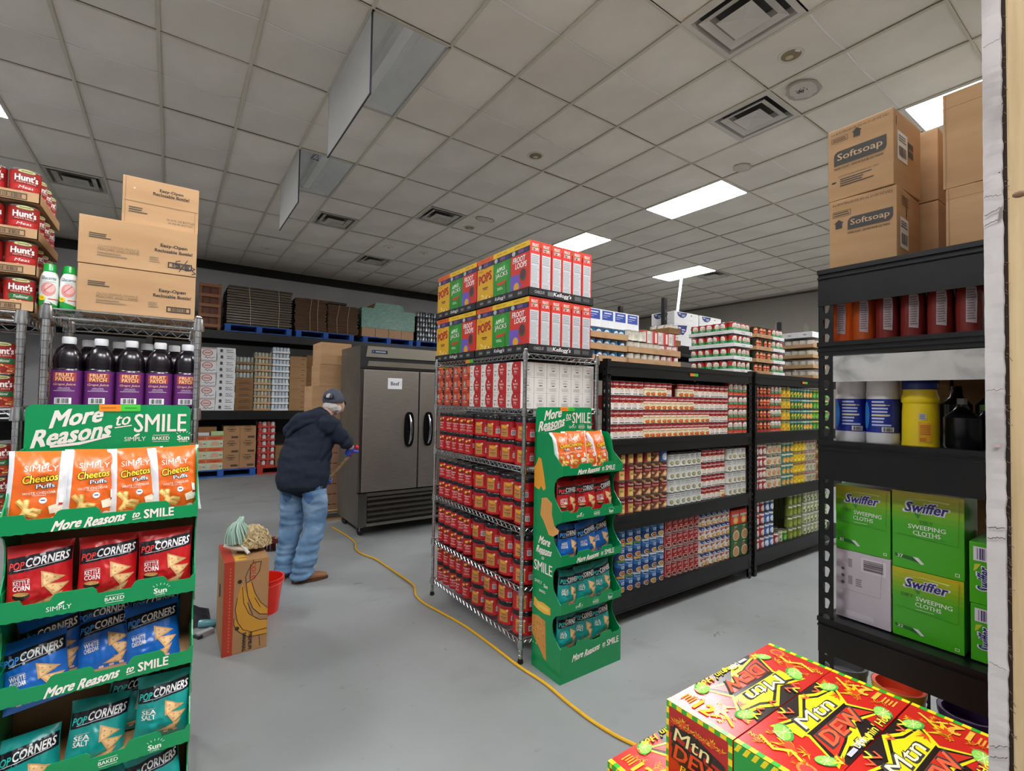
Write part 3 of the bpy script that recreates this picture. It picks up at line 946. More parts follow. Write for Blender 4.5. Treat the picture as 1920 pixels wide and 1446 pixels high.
# ---------------------------------------------------------------- pallets and the pallet racks along the back wall
def pallet_proto(mat, name='pallet', L=1.2, D=1.0):
    """front (stringer ends + boards) toward -y; returns builder"""
    def put(x, y, z, label, rz=0):
        t = thing(name, label, 'pallet', (x, y, z), rz)
        n = 7
        mbt = MB(); mbt.bbox(0, -.05, 0, L, .05, .018, mat, .003); me = mbt.mesh('deck_board')
        for k in range(n):
            o = bpy.data.objects.new('deck_board', me); COL.objects.link(o); o.parent = t; o.location = (0, .05 + (D - .1) * k / (n - 1), .122)
        mbs = MB(); mbs.bbox(-.05, 0, 0, .05, D, .1, mat, .004); me = mbs.mesh('stringer')
        for k in range(3):
            o = bpy.data.objects.new('stringer', me); COL.objects.link(o); o.parent = t; o.location = (.06 + (L - .12) * k / 2, 0, .021)
        for k in range(3):
            mb = MB(); mb.bbox(0, -.05, 0, L, .05, .02, mat, .003)
            mb.build('bottom_board', t, (0, .05 + (D - .1) * k / 2, 0))
        return t
    return put
blue_pallet = pallet_proto(BLUEWOOD); red_pallet = pallet_proto(REDWOOD, L=1.0); wood_pallet = pallet_proto(WOOD)

YB = 10.65
def back_rack():
    t = thing('pallet_rack', 'tall black pallet racking running along the back wall', 'rack', (-3.2, YB, 0))
    for px in (-3.1, -.35, 2.78, 5.95, 8.2):
        for py in (.02, 1.1):
            mb = MB(); mb.bbox(px + 3.2 - .045, py - .02, 0, px + 3.2 + .045, py + .04, 2.62, BLACKSTEEL, .004); mb.build('upright', t)
    for z, h in ((2.785, .16), (1.262, .17)):
        for yy in (0, 1.1):
            mb = MB(); mb.bbox(.05, yy - .03, z - h, 11.4, yy + .02, z, BLACKSTEEL, .004); mb.build('beam', t)
        mb = MB(); mb.box(.05, .0, z - .05, 11.4, 1.12, z - .006, '1b1815'); mb.build('shelf_board', t)
    mb = MB(); mb.box(.05, 1.16, 0.1, 11.4, 1.18, 1.2, '14120f'); mb.build('shade_sheet', t)  # near-black sheet stands in for the shadow below the deck
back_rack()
# ================================================================ CANS
GREY = '96989a/s'
def can(name, cat, r, h, bands, art=None, seg=20, a0=-PI / 2, lid=GREY, du=None, eps=.0005):
    """bands [(z0frac, z1frac, colour)] bottom to top"""
    mb = MB()
    prof = [(r * .94, 0), (r * .99, .0012), (r * .99, .003), (r * .975, .0042)]
    mats = [GREY, GREY, GREY]
    z0 = .0042; z1 = h - .0045
    for k, (a, b, c) in enumerate(bands):
        prof.append((r * .975, z0 + (z1 - z0) * b)); mats.append(c)
    prof += [(r * .99, h - .0035), (r * .99, h - .0008), (r * .95, h), (r * .93, h - .004), (0.001, h - .004)]
    mats += [GREY, GREY, GREY, lid, lid]
    mb.lathe(prof, GREY, seg, mats=mats, cap1=False)
    if art:
        stamp(mb, art, cyl(r * .975 * 1.001, 0, a0), du=du or r * .32, eps=eps)
    p_ = Proto(name, cat, mb.mesh(name)); p_.r = r
    return p_

W_ = 'e9e6df'
def a_soup(h, low, pic=None, picc=None):
    a = Art()
    a.text("Campbell's", 0, h * .76, h * .17, 'f4f1ea', 1, w=.062, shear=.3, bold=.012)
    if low == 'white':
        a.ell(0, h * .5, .008, .008, 'b89a3c', 1, 8)
        a.text('Chicken', 0, h * .38, h * .08, '9c2a30', 1, w=.036); a.text('Noodle', 0, h * .27, h * .08, '9c2a30', 1, w=.034)
        a.rect(-.02, h * .1, .02, h * .15, '2a2a2a', 1); a.rect(.048, h * .08, .068, h * .42, 'c9bf9a', 1)
    else:
        a.poly([(-.033, h * .40), (.033, h * .54), (.033, h * .58), (-.033, h * .46)], 'd3a95a', 1)
        a.text('Tomato', 0, h * .43, h * .08, '5e7d4a', 2, w=.03, rot=.12)
        a.ell(.006, h * .17, .024, h * .13, 'c85a1e', 1, 12); a.ell(.0, h * .2, .012, h * .07, 'd9772c', 2, 8)
        a.rect(-.036, h * .08, -.026, h * .3, 'ece3c4', 1)
    return a
h1 = .1035
SOUP_A = can('soup_can', 'can', .0328, h1, [(0, .5, W_), (.5, 1, 'a01820')], a_soup(h1, 'white'))
SOUP_B = can('tomato_soup_can', 'can', .0328, h1, [(0, .30, 'e6d9b0'), (.3, .62, 'efe6cf'), (.62, 1, 'a81c20')], a_soup(h1, 'tomato'))
def a_tom(h, red_low=True):
    a = Art()
    a.poly([(-.024, h * .52), (.024, h * .52), (.024, h * .78), (.016, h * .88), (0, h * .92), (-.016, h * .88), (-.024, h * .78)], 'efeee6', 1)
    a.text("Hunt's", 0, h * .72, h * .14, '7c8a4a', 2, w=.036, bold=.01)
    a.rect(-.02, h * .56, .02, h * .6, 'b5322c', 2)
    a.text('Diced', 0, h * .42, h * .08, 'e6eede', 1, w=.03)
    if red_low:
        a.ell(-.012, h * .16, .012, .010, 'd84a2c', 1, 8); a.ell(.012, h * .14, .012, .010, 'e05a34', 1, 8); a.rect(-.02, h * .06, .0, h * .1, 'ecd9c8', 1)
    return a
h2 = .109
TOM_A = can('diced_tomato_can', 'can', .037, h2, [(0, .28, 'b92a22'), (.28, .55, '2c7a46'), (.55, 1, 'a31f24')], a_tom(h2))
TOM_G = can('green_label_tomato_can', 'can', .0375, .104, [(0, .60, '1f8a40'), (.6, 1, 'c42a28')], a_tom(.104, False))
def a_dark(h):
    a = Art(); a.ell(0, h * .6, .022, h * .3, 'd9783a', 1, 12); a.ell(0, h * .62, .016, h * .16, 'f0c9a8', 2, 10); a.rect(-.02, h * .5, .02, h * .66, 'b8322a', 3)
    a.poly([(-.024, h * .06), (.024, h * .06), (0, h * .3)], 'b03a24', 1); return a
TOM_D = can('dark_label_tomato_can', 'can', .0355, .104, [(0, .22, 'a62a20'), (.22, 1, '241a12')], a_dark(.104))
TOM_DG = can('dark_green_label_can', 'can', .0375, .104, [(0, 1, '1e2c1c')], a_dark(.104))
def a_chunky(h, c2):
    a = Art(); a.rect(-.03, h * .62, .034, h * .84, '6e1a16', 1); a.text('Chunky', .003, h * .74, h * .15, 'e9e6df', 2, w=.056, bold=.015)
    a.rect(-.026, h * .5, .034, h * .6, 'c86a6a', 1)
    a.poly([(-.02, h * .06), (.02, h * .04), (.036, h * .3), (.012, h * .46)], c2, 1); a.ell(.01, h * .2, .014, h * .1, 'e8c79a', 2, 9); a.ell(-.03, h * .86, .014, h * .08, 'b8904c', 1, 8); a.ell(-.03, h * .3, .01, h * .07, 'c9a27c', 1, 7)
    return a
h3 = .117
CHUNK_A = can('chunky_soup_can', 'can', .0415, h3, [(0, 1, '6b3a22')], a_chunky(h3, 'd39a62'))
CHUNK_B = can('chunky_chowder_can', 'can', .0415, h3, [(0, 1, '8e1a1c')], Art().text('Chunky', .01, h3 * .78, h3 * .14, 'e9e6df', 2, w=.044, bold=.015).rect(-.012, h3 * .08, .034, h3 * .62, 'cfa45c', 1).ell(.012, h3 * .24, .018, h3 * .13, 'e5c47a', 2, 10).ell(.006, h3 * .42, .01, h3 * .05, '7a8c3c', 3, 8))
def a_white(h, c='8a8a5c'):
    a = Art(); a.rect(-.02, h * .81, .02, h * .87, '8b98a0', 1); a.bars(-.02, h * .6, .02, h * .76, 2, 'b3b4ae', 1); a.ell(.004, h * .3, .017, h * .17, c, 1, 12); a.ell(.004, h * .32, .009, h * .09, 'b5ab7c', 2, 8); return a
h4 = .1
WHITE_A = can('white_label_can', 'can', .0355, h4, [(0, 1, 'd5d7d4')], a_white(h4))
WHITE_B = can('white_label_can', 'can', .0365, .102, [(0, 1, 'dadbd6')], a_white(.102, '9a8f62'))
def a_prog(h, top, bowl):
    a = Art(); a.rect(-.036, h * .84, .036, h * .97, top, 1); a.ell(0, h * .84, .022, .004, '1c4c8c', 2, 10); a.text('Progresso', 0, h * .74, h * .11, 'e6ecf2', 1, w=.05, shear=.15)
    a.rect(-.004, h * .45, .026, h * .64, 'c9d6e2', 1); a.bars(-.002, h * .47, .024, h * .62, 3, '2f5f96', 2)
    a.ell(.008, h * .16, .026, h * .17, 'd8d2c2', 1, 14); a.ell(.008, h * .17, .021, h * .13, bowl, 2, 12); a.ell(.0, h * .18, .006, h * .04, 'e0a04c', 3, 6); a.ell(.014, h * .15, .005, h * .03, '5c7a34', 3, 6)
    return a
h5 = .112
PROG = [can('blue_soup_can', 'can', .0415, h5, [(0, .5, '163a6c'), (.5, 1, '2a6fae')], a_prog(h5, t, b)) for t, b in (('b9bf3c', '9c2a1c'), ('5c8a3c', 'b5592a'), ('c9d2d6', '7c4a2c'), ('c9d2d6', 'b98a3c'), ('d9a22c', 'b07a3a'))]
def a_chili(h):
    a = Art(); a.frame(-.028, h * .06, .028, h * .95, .0022, 'e6d9cf', 1); a.text('Chili', 0, h * .74, h * .14, 'f3e6da', 1, w=.03, shear=.2, rot=.5); a.ell(.003, h * .24, .021, h * .13, 'e9ddd2', 1, 14); a.ell(.003, h * .24, .018, h * .105, '5c2018', 2, 12); a.rect(-.002, h * .45, .016, h * .5, 'e9c9a8', 1); return a
CHILI = can('chili_can', 'can', .036, .11, [(0, 1, 'a01c20')], a_chili(.11))
def a_rav(h):
    a = Art(); a.poly([(-.026, h * .96), (.03, h * .96), (.03, h * .8), (.012, h * .72), (-.01, h * .76), (-.024, h * .88)], '1f2f7c', 1); a.ell(.006, h * .84, .010, .004, 'e8e8f0', 2, 8)
    a.poly([(-.02, h * .48), (.02, h * .56), (.02, h * .66), (-.02, h * .6)], 'b8584c', 1); a.ell(-.012, h * .45, .008, .006, '2f5a6c', 1, 7); a.ell(.008, h * .2, .022, h * .16, 'b5854a', 1, 12); a.ell(.008, h * .22, .012, h * .08, 'd9b27c', 2, 8); return a
RAV = can('pasta_can', 'can', .0372, .107, [(0, 1, 'd5cfc4')], a_rav(.107))
def a_veg(h, c1, c2, c3):
    a = Art(); a.rect(-.03, h * .74, .03, h * .9, c3, 1); a.text('Del Monte', 0, h * .82, h * .09, 'e9e6c8', 2, w=.042, bold=.01); a.ell(.004, h * .34, .022, h * .26, c1, 1, 12); a.ell(-.006, h * .24, .012, h * .12, c2, 2, 8); a.ell(.014, h * .42, .01, h * .1, c2, 2, 8); return a
def veg(name, base, c1, c2, c3, r=.0355, h=.104): return can(name, 'can', r, h, [(0, 1, base)], a_veg(h, c1, c2, c3))
CORN_Y = veg('corn_can', 'd9b52c', 'e9c83c', 'd08a1c', '4a6c2c')
CORN_G = veg('green_corn_can', '2f6a3a', 'd9c03a', '3c8a3c', '4a8fb5')
PEACH = veg('peach_can', '2f7a78', 'e0a43c', 'f0c05c', 'a8c8a8')
BEANG = veg('green_bean_can', '2c7a34', '5cae3c', '86c24c', 'd9c83a')
CREAM = veg('cream_soup_can', 'ddd2ba', 'c9a27c', 'b58a5c', '1f3a34', .04, .108)
TEALO = veg('mixed_fruit_can', '3f8a80', 'd9983a', 'e8b85c', 'cfd8b8', .037, .108)
YELM = veg('pineapple_can', 'e6c81e', 'd9a81c', 'f0dc4c', '7a1f2c', .037, .108)
WHR = veg('milk_can', 'c9c7c0', '8a8f5c', 'b5a88a', 'a04048', .037, .108)
TANR = veg('stew_can', 'a88a5c', '7a5a34', '8a3a24', 'c9a24c', .037, .108)
BLUEW = veg('blue_white_can', '3a6cae', 'dfe4ea', 'c9d2dc', 'dfe4ea', .037, .105)
REDW = veg('red_white_can', 'b03038', 'e0d8d0', 'c9bfb8', 'e9e4dc', .037, .105)
OLIVE = veg('pickle_jar', '6f7d2c', '8a9a38', '9aa848', 'c9cfb0', .037, .112)
PALEG = veg('pale_green_can', 'a8b088', 'd9dccf', '6f8a3c', 'cfd4c4', .0365, .112)
BLUEC = can('tuna_can', 'can', .0375, .075, [(0, 1, '2a6f9e')], Art().ell(0, .04, .02, .022, 'd9dfe2', 1, 12).rect(-.014, .036, .014, .046, '2f5f8c', 2).ell(.04, .03, .014, .016, 'c9a27c', 1, 10))
TANC = can('plain_label_can', 'can', .0375, .078, [(0, 1, 'd9d4c6')], Art().frame(-.02, .012, .02, .068, .0015, 'a8a294', 1).bars(-.014, .02, .014, .05, 4, 'b5b0a2', 1))
PINKC = can('pink_label_can', 'can', .0375, .078, [(0, 1, 'c9686c')], Art().rect(-.02, .01, .02, .07, 'd8cfc8', 1).bars(-.014, .02, .014, .05, 4, 'b5868a', 2))
SILV = can('silver_drink_can', 'can', .033, .12, [(0, 1, '9fa6ad/s')], Art().rect(-.02, .03, .02, .09, '4a5560', 1), seg=12)

ROWW = ['bottom', 'second', 'third', 'top', 'fifth']
def grid(protos, xs, ys, z, rows, rh, where, desc, group, face=-.35, jit=.18, seed=1, skip=(), side=None):
    """front rank of cans; protos may be list per column/row function"""
    R = random.Random(seed)
    n = len(xs)
    pit = abs(xs[1] - xs[0]) if n > 1 else 1
    for k in range(rows):
        for i, x in enumerate(xs):
            if (i, k) in skip: continue
            p = protos(i, k) if callable(protos) else protos
            yy = ys[i] if isinstance(ys, (list, tuple)) else ys
            lab = '%s, %s from left, %s row, %s' % (desc(i, k) if callable(desc) else desc, nth(i), ROWW[k] if k < rows - 1 or rows > 4 else 'top', where)
            s_ = min(1, (pit - .0012) / (2 * p.r))
            p.put((x + R.uniform(-.0003, .0003), yy + R.uniform(-.002, .002), z + k * rh), face + R.uniform(-jit, jit), lab, group, scale=(s_, s_, 1))

def backfill(x0, x1, y0, y1, z, rows, rh, pitch, cols, name='cans_behind', label=None, top=GREY):
    mb = MB(); R = random.Random(int(x0 * 100 + z * 7)); n = int((x1 - x0) / pitch); m = max(1, int((y1 - y0) / pitch))
    for j in range(m):
        for i in range(n):
            for k in range(rows):
                if k < rows - 1 and 0 < j and 0 < i < n - 1: continue
                c = R.choice(cols)
                mb.lathe([(pitch * .48, 0), (pitch * .48, rh - .004), (pitch * .45, rh - .002)], c, 10, (x0 + pitch * (i + .5), y0 + pitch * (j + .5), z + k * rh), mats=[c, GREY])
    return tag(mb.build(name), label or 'more cans standing behind the front row', kind='stuff', cat='can')

def lin_xs(x0, x1, n): 
    p = (x1 - x0) / n
    return [x0 + p * (i + .5) for i in range(n)]

YF = 2.345
def frow(r): return YF + .012 + r
# --- shelf 1 of the first bay
S1 = 'upper shelf, first bay'
grid(SOUP_A, lin_xs(2.475, 2.872, 6), frow(.033), 1.309, 4, h1, S1, 'red and white chicken soup can', 'chicken soup cans at the left of the upper shelf', seed=2)
grid(lambda i, k: SOUP_A if (k == 3 and i == 4) else SOUP_B, lin_xs(2.878, 3.275, 6), frow(.033), 1.309, 4, h1, S1, lambda i, k: ('odd red and white soup can' if (k == 3 and i == 4) else 'left-batch red and cream soup can'), 'tomato soup cans, left batch', seed=3, skip=((5, 3),))
grid(lambda i, k: SOUP_B if (k < 2 or i < 3) else SOUP_A, lin_xs(3.283, 3.716, 6), frow(.033), 1.309, 4, h1, S1, lambda i, k: 'right-batch red and cream soup can' if (k < 2 or i < 3) else 'right-batch red and white soup can', 'soup cans in the middle of the upper shelf', seed=4)
grid(SOUP_A, lin_xs(3.722, 3.99, 4), frow(.033), 1.309, 4, h1, S1, 'red and white can beside tomatoes', 'chicken soup cans at the right of the upper shelf', seed=5)
grid(TOM_A, lin_xs(3.998, 4.300, 4), frow(.037), 1.309, 4, .1115, S1, 'green and red diced tomato can', 'diced tomato cans on the upper shelf', seed=6)
backfill(2.48, 4.3, 2.43, 2.9, 1.309, 4, h1, .067, ['8e1a20', 'd9d4c6', 'a01820'], label='more soup cans filling the upper shelf behind the front row')
# --- shelf 2
S2 = 'middle shelf, first bay'
grid(CHUNK_B, lin_xs(2.60, 2.782, 2), frow(.042), .769, 4, h3 + .001, S2, 'dark red chowder can', 'dark red chowder cans on the middle shelf', seed=7)
grid(lambda i, k: CHUNK_B if (k == 3 and i < 2) else (BLUEW if (k == 3 and i == 3) else CHUNK_A), lin_xs(2.787, 3.168, 4), frow(.042), .769, 4, h3 + .001, S2, lambda i, k: 'brown chunky soup can' if not (k == 3 and i in (0, 1, 3)) else ('blue and white odd can' if i == 3 else 'dark red can over brown ones'), 'brown chunky soup cans', seed=8)
grid(WHITE_A, lin_xs(3.176, 3.605, 6), frow(.0355), .769, 4, .1005, S2, 'white label vegetable can', 'white label cans on the middle shelf', seed=9)
grid(lambda i, k: SOUP_A if i < 4 else (SOUP_B if k == 0 else SOUP_A), lin_xs(3.612, 3.945, 5), frow(.033), .769, 4, h1, S2, 'red and white soup can', 'soup cans on the middle shelf', seed=10)
grid(WHITE_B, lin_xs(3.985, 4.29, 4), frow(.0365), .769, 4, .1025, S2, 'white can with green plate picture', 'white label cans by the shared post', seed=11)
backfill(2.62, 4.3, 2.44, 2.9, .769, 4, .1, .075, ['8a8a86', 'd0d0ca', '7c1a1c'], label='more cans filling the middle shelf behind the front row')
# --- shelf 3
S3 = 'bottom shelf, first bay'
grid(lambda i, k: PROG[(0, 1, 2)[(i + k) % 3] if (i + 2 * k) % 4 else 4], lin_xs(2.61, 2.868, 3), frow(.042), .225, 4, h5 + .001, S3, lambda i, k: 'blue soup can, %s top band' % (('yellow-green', 'green', 'pale')[(i + k) % 3] if (i + 2 * k) % 4 else 'amber'), 'blue soup cans, left batch', seed=12)
grid(lambda i, k: PROG[2 + (i + k) % 2], lin_xs(2.873, 3.132, 3), frow(.042), .225, 4, h5 + .001, S3, 'blue soup can, silvery top band', 'blue soup cans, right batch', seed=13)
grid(CHILI, lin_xs(3.145, 3.575, 6), frow(.036), .225, 4, .1115, S3, 'red chili can', 'red chili cans on the bottom shelf', seed=14)
grid(RAV, lin_xs(3.582, 4.03, 6), frow(.0372), .225, 4, .108, S3, 'white and navy pasta can', 'white and navy pasta cans', seed=15)
backfill(2.62, 4.03, 2.44, 2.9, .225, 4, .108, .078, ['2a4a6c', '8e1a20', 'b5b0a2'], label='more cans filling the bottom shelf behind the front row')
def box_item(name, w, d, h, base, face, cat='box'):
    return Proto(name, cat, carton(w, d, h, base, {'front': face}, bevel=.0015, flaps=False).mesh(name))
gf = Art().ell(.008, .045, .05, .046, 'd9cba0', 1, 18).ell(.008, .043, .043, .038, 'b8875c', 2, 16).rect(-.02, .118, .02, .124, 'c9d2b0', 1).ell(-.01, .098, .022, .015, '9c5a3c', 1, 12)
BROTH_G = box_item('green_soup_box', .134, .12, .137, '2f5a34', gf)
rf = Art().rect(-.05, .07, .05, .09, '9fb0a0', 1).ell(.004, .036, .04, .033, 'c9984a', 1, 16).ell(.004, .034, .025, .02, 'e0b86c', 2, 12)
BROTH_R = box_item('red_soup_box', .125, .12, .125, 'c23a24', rf)
for i in range(2):
    for k in range(2):
        BROTH_G.put((4.105 + .137 * i, 2.42, .225 + .139 * k), 0, 'green carton with bowl picture, %s of two in the %s row' % (('left', 'right')[i], ('bottom', 'upper')[k]), 'green cartons by the shared post')
    BROTH_R.put((4.10 + .13 * i, 2.42, .506), 0, 'red topped carton above the green cartons, %s one' % ('left', 'right')[i], 'red cartons by the shared post')
# --- second bay
T1, T2, T3 = 'upper shelf, second bay', 'middle shelf, second bay', 'bottom shelf, second bay'
def bay(defs, z, rh, where, seed):
    for q, (x0, x1, n, p, desc, grp) in enumerate(defs):
        grid(p, lin_xs(x0, x1, n), frow(p.r if hasattr(p, 'r') else .037), z, 4, rh, where, desc, grp, seed=seed + q)
bay([(4.44, 4.72, 4, TOM_D, 'black and orange tomato can', 'black label tomato cans'), (4.725, 4.935, 3, TOM_A, 'green, white and red tomato can', 'tomato cans in the second bay'),
     (4.94, 5.12, 2, CORN_Y, 'yellow corn can', 'yellow corn cans'), (5.125, 5.385, 4, CORN_G, 'green and yellow corn can', 'green corn cans'),
     (5.39, 5.60, 3, PEACH, 'teal peach can', 'teal peach cans'), (5.605, 5.98, 5, BEANG, 'bright green bean can', 'bright green bean cans')], 1.309, .1105, T1, 30)
bay([(4.44, 4.65, 3, REDW, 'red and white can', 'red and white cans in the second bay'), (4.655, 4.94, 3, CREAM, 'cream soup can, dark band', 'cream soup cans'), (4.945, 5.18, 3, TEALO, 'teal and orange fruit can', 'teal and orange fruit cans'),
     (5.185, 5.44, 3, YELM, 'yellow pineapple can, maroon band', 'yellow pineapple cans'), (5.445, 5.68, 3, WHR, 'pale can with red band', 'pale milk cans'), (5.685, 5.98, 4, TANR, 'tan stew can', 'tan stew cans')], .769, .1085, T2, 40)
bay([(4.44, 4.62, 2, REDW, 'red and blue-white can', 'red cans on the bottom shelf'), (4.622, 4.79, 2, BLUEW, 'blue and white can', 'blue and white cans on the bottom shelf'), (5.08, 5.36, 3, OLIVE, 'olive green pickle jar', 'olive pickle jars'), (5.40, 5.95, 7, PALEG, 'pale green bean can', 'pale green bean cans')], .225, .1125, T3, 50)
for i, x in enumerate(lin_xs(4.81, 5.07, 3)):
    for j in range(2):
        (REDW, PALEG, BEANG, OLIVE)[(i + j) % 4].put((x, 2.40 + .09 * j, .225 + 0), -.3, 'loose can in the low gap, %s from the left, %s' % (nth(i), ('in front', 'behind')[j]), 'loose cans in the gap')
backfill(4.44, 5.98, 2.44, 2.9, 1.309, 4, .11, .075, ['2c6a3a', 'd9b52c', '7c1a1c'], label='more cans behind the front row on the upper shelf of the second bay')
backfill(4.44, 5.98, 2.44, 2.9, .769, 4, .108, .078, ['a8a29a', '8a3a24'], label='more cans behind the front row on the middle shelf of the second bay')
backfill(4.44, 5.98, 2.60, 2.9, .225, 4, .112, .078, ['5c6a2c', '7a7f5a', '5a5a34'], label='more jars behind the gap on the bottom shelf of the second bay')

# ---------------------------------------------------------------- shrink-wrapped trays of cans on top
def tray_proto(name, w, d, h, mat, arts=None):
    mb = MB(); t = .003
    mb.box(-w / 2, -d / 2, 0, w / 2, d / 2, t, mat)
    for a in ((-w / 2, -d / 2, w / 2, -d / 2 + t), (-w / 2, d / 2 - t, w / 2, d / 2), (-w / 2, -d / 2, -w / 2 + t, d / 2), (w / 2 - t, -d / 2, w / 2, d / 2)):
        mb.box(a[0], a[1], 0, a[2], a[3], h, mat)
    for k, a in (arts or {}).items():
        o, u, v = FACES[k](w, d); stamp(mb, a, pl(o, u, v))
    p_ = Proto(name, 'tray', mb.mesh(name)); p_.dim = (w, d)
    return p_
def tray_stack(x0, y0, nx, ny, p, pitch, ch, proto, th, tiers, tier_h, z, lab, group, flats=None, vis=(1, 1), seed=1, face=-.5, desc='can'):
    """stack of trays; near-left corner (x0,y0); only the cans on the two visible sides are single objects"""
    R = random.Random(seed)
    w, d = nx * pitch + .006, ny * pitch + .006
    for k in range(tiers):
        dx, dy = R.uniform(-.001, .001), R.uniform(-.006, .006)
        zz = z + k * tier_h
        proto.put((x0 + w / 2 + dx, y0 + d / 2 + dy, zz), scale=((w + .002) / proto.dim[0], (d + .002) / proto.dim[1], 1), label= 'tray holding cans, %s tier of the %s' % (ROWW[k] if k < tiers - 1 else 'top', lab), group=group + ' trays')
        for i in range(nx):
            for j in range(ny):
                if not ((j == 0 and vis[0]) or (i == 0 and vis[1])): continue
                q = p(i, j, k) if callable(p) else p
                nm = ('%s from left in front' % nth(i)) if j == 0 else ('%s back on left side' % nth(j))
                fc = (face if j == 0 else -PI / 2 + .3) + R.uniform(-.5, .5)
                q.put((x0 + .003 + pitch * (i + .5) + dx, y0 + .003 + pitch * (j + .5) + dy, zz + .0035), fc, '%s, %s, %s tier' % (desc, nm.replace('in front', 'front'), ROWW[k] if k < tiers - 1 else 'top'), group)
        mb = MB()
        for i in range(1, nx):
            for j in range(1, ny):
                mb.lathe([(pitch * .48, 0), (pitch * .48, ch)], GREY, 8, (x0 + .003 + pitch * (i + .5) + dx, y0 + .003 + pitch * (j + .5) + dy, zz + .0035))
        if mb.v: tag(mb.build('cans_inside_tray'), 'cans in the middle of the tray', 'can', kind='stuff')
ZT = 1.8585
TR_W = tray_proto('white_can_tray', .312, .465, .034, CARD_W, {'front': Art().text('Tomato', 0, .018, .014, '2a2a2a', 1, shear=.3).rect(.12, .01, .13, .024, '3a3a3a', 1), 'left': Art().text('CRUSHED TOMATOES', .08, .017, .008, '9a9a9a', 1).text('CRUSHED TOMATOES', -.1, .017, .008, '9a9a9a', 1)})
tray_stack(4.155, 2.415, 4, 6, lambda i, j, k: TOM_G, .0765, .104, TR_W, .034, 4, .1185, ZT, 'green and red tomato cans', 'green and red tomato cans on top of the rack', desc='green and red can of the big stack', seed=5)
TR_B = tray_proto('brown_can_tray', .30, .39, .036, CARD, {'front': Art().text('TOMATOES', .04, .018, .012, '5c4a34', 1).ell(-.09, .018, .006, .006, '3c3020', 1), 'left': Art().ell(-.12, .018, .007, .007, '3c3020', 1, 8)})
tray_stack(4.55, 2.42, 4, 4, TOM_DG, .0755, .104, TR_B, .036, 4, .1185, ZT, 'dark green cans', 'dark green tomato cans on top of the rack', desc='dark can with orange picture', seed=6)
TR_W2 = tray_proto('white_can_tray', .232, .39, .034, CARD_W, {'front': Art().text('Tomatoes', 0, .017, .01, '9a9a9a', 1)})
tray_stack(4.868, 2.42, 3, 4, TOM_G, .0755, .104, TR_W2, .034, 4, .1185, ZT, 'narrow tomato stack right of the dark cans', 'tomato cans right of the dark cans', vis=(1, 0), desc='green and red can right of the dark cans', seed=7)
# blue tuna stack
TR_L = tray_proto('brown_can_tray', .385, .31, .045, CARD, {'front': Art().bars(-.08, .012, -.02, .03, 2, 'a8845c', 1)})
tray_stack(2.372, 2.43, 5, 4, BLUEC, .0755, .075, TR_L, .045, 3, .0825, ZT, 'blue tuna cans', 'blue cans beside the cereal', desc='blue can beside the cereal stack', seed=8, vis=(1, 0))
TR_M = tray_proto('brown_can_tray', .385, .31, .042, CARD, {'front': Art().bars(.1, .012, .16, .03, 2, 'a8845c', 1)})
tray_stack(2.757, 2.42, 5, 4, TANC, .0765, .078, TR_M, .042, 2, .0875, ZT, 'cream label cans', 'cream label cans on top of the rack', desc='cream label can right of the blue cans', seed=9, vis=(1, 0))
for i, x in enumerate([2.79, 2.868, 2.945]):
    TANC.put((x, 2.47, ZT + .176), -.4 + .2 * i, 'loose cream can lying above the cream trays, %s from the left' % nth(i), 'loose cream cans')
TR_P = tray_proto('brown_can_tray', .236, .31, .045, CARD, {'front': Art().bars(-.08, .014, -.02, .03, 2, 'a8845c', 1)})
tray_stack(3.145, 2.42, 3, 4, PINKC, .0765, .078, TR_P, .045, 2, .0875, ZT, 'pink label cans', 'pink label cans on top of the rack', desc='pink and white can left of the green stack', seed=10, vis=(1, 0))
# narrow red and white cartons standing above
for i in range(9):
    c, f = (('c8302c', Art().rect(-.018, .008, .006, .085, 'dcd8d2', 1)), ('d8d4ce', Art().bars(-.016, .02, .016, .07, 5, 'a8a8a8', 1)), ('c9b8b8', Art().rect(-.004, .0, .02, .095, 'c23a38', 1)))[i % 3]
    box_item('narrow_food_carton', .042, .13, .094, c, f).put((2.985 + .0445 * i, 2.52, ZT + .176), 0, 'narrow red and white food carton above the trays, %s from the left' % nth(i), 'narrow red and white cartons')
# brown trays farther back to the right of them
tray_stack(3.50, 2.62, 2, 3, TANC, .0765, .078, tray_proto('brown_can_tray', .16, .236, .05, CARD_D), .05, 4, .105, ZT, 'shaded pale cans behind the pink ones', 'shaded pale cans behind the pink ones', desc='shaded pale can', seed=12)
# white cartons with blue panels
bp = Art().rect(-.06, .055, .052, .122, '2c4aa0', 1).bars(-.04, .098, .035, .112, 1, 'e2e8f4', 2, .1).rect(-.05, .085, .02, .089, 'b9c6e6', 2).rect(-.05, .072, -.01, .075, 'b9c6e6', 2).rect(-.0665, .0, .0665, .0015, 'b5b8bc', 1).rect(-.001, 0, .0005, .05, 'b5b8bc', 1)
FOIL = box_item('white_blue_carton', .133, .16, .128, 'e4e7ea', bp)
for i in range(4):
    FOIL.put((2.443 + .1345 * i, 2.54, ZT + .2495), 0, 'white carton with blue panel beside the cereal, %s from the left' % nth(i), 'white and blue cartons')
for i in range(4):
    FOIL.put((2.443 + .1345 * i, 2.84, ZT + .0), 0, 'hidden lower white carton behind the trays, %s one' % nth(i), 'lower white and blue cartons')
    FOIL.put((2.443 + .1345 * i, 2.84, ZT + .1285), 0, 'white and blue carton supporting the top ones, %s one' % nth(i), 'middle white and blue cartons')
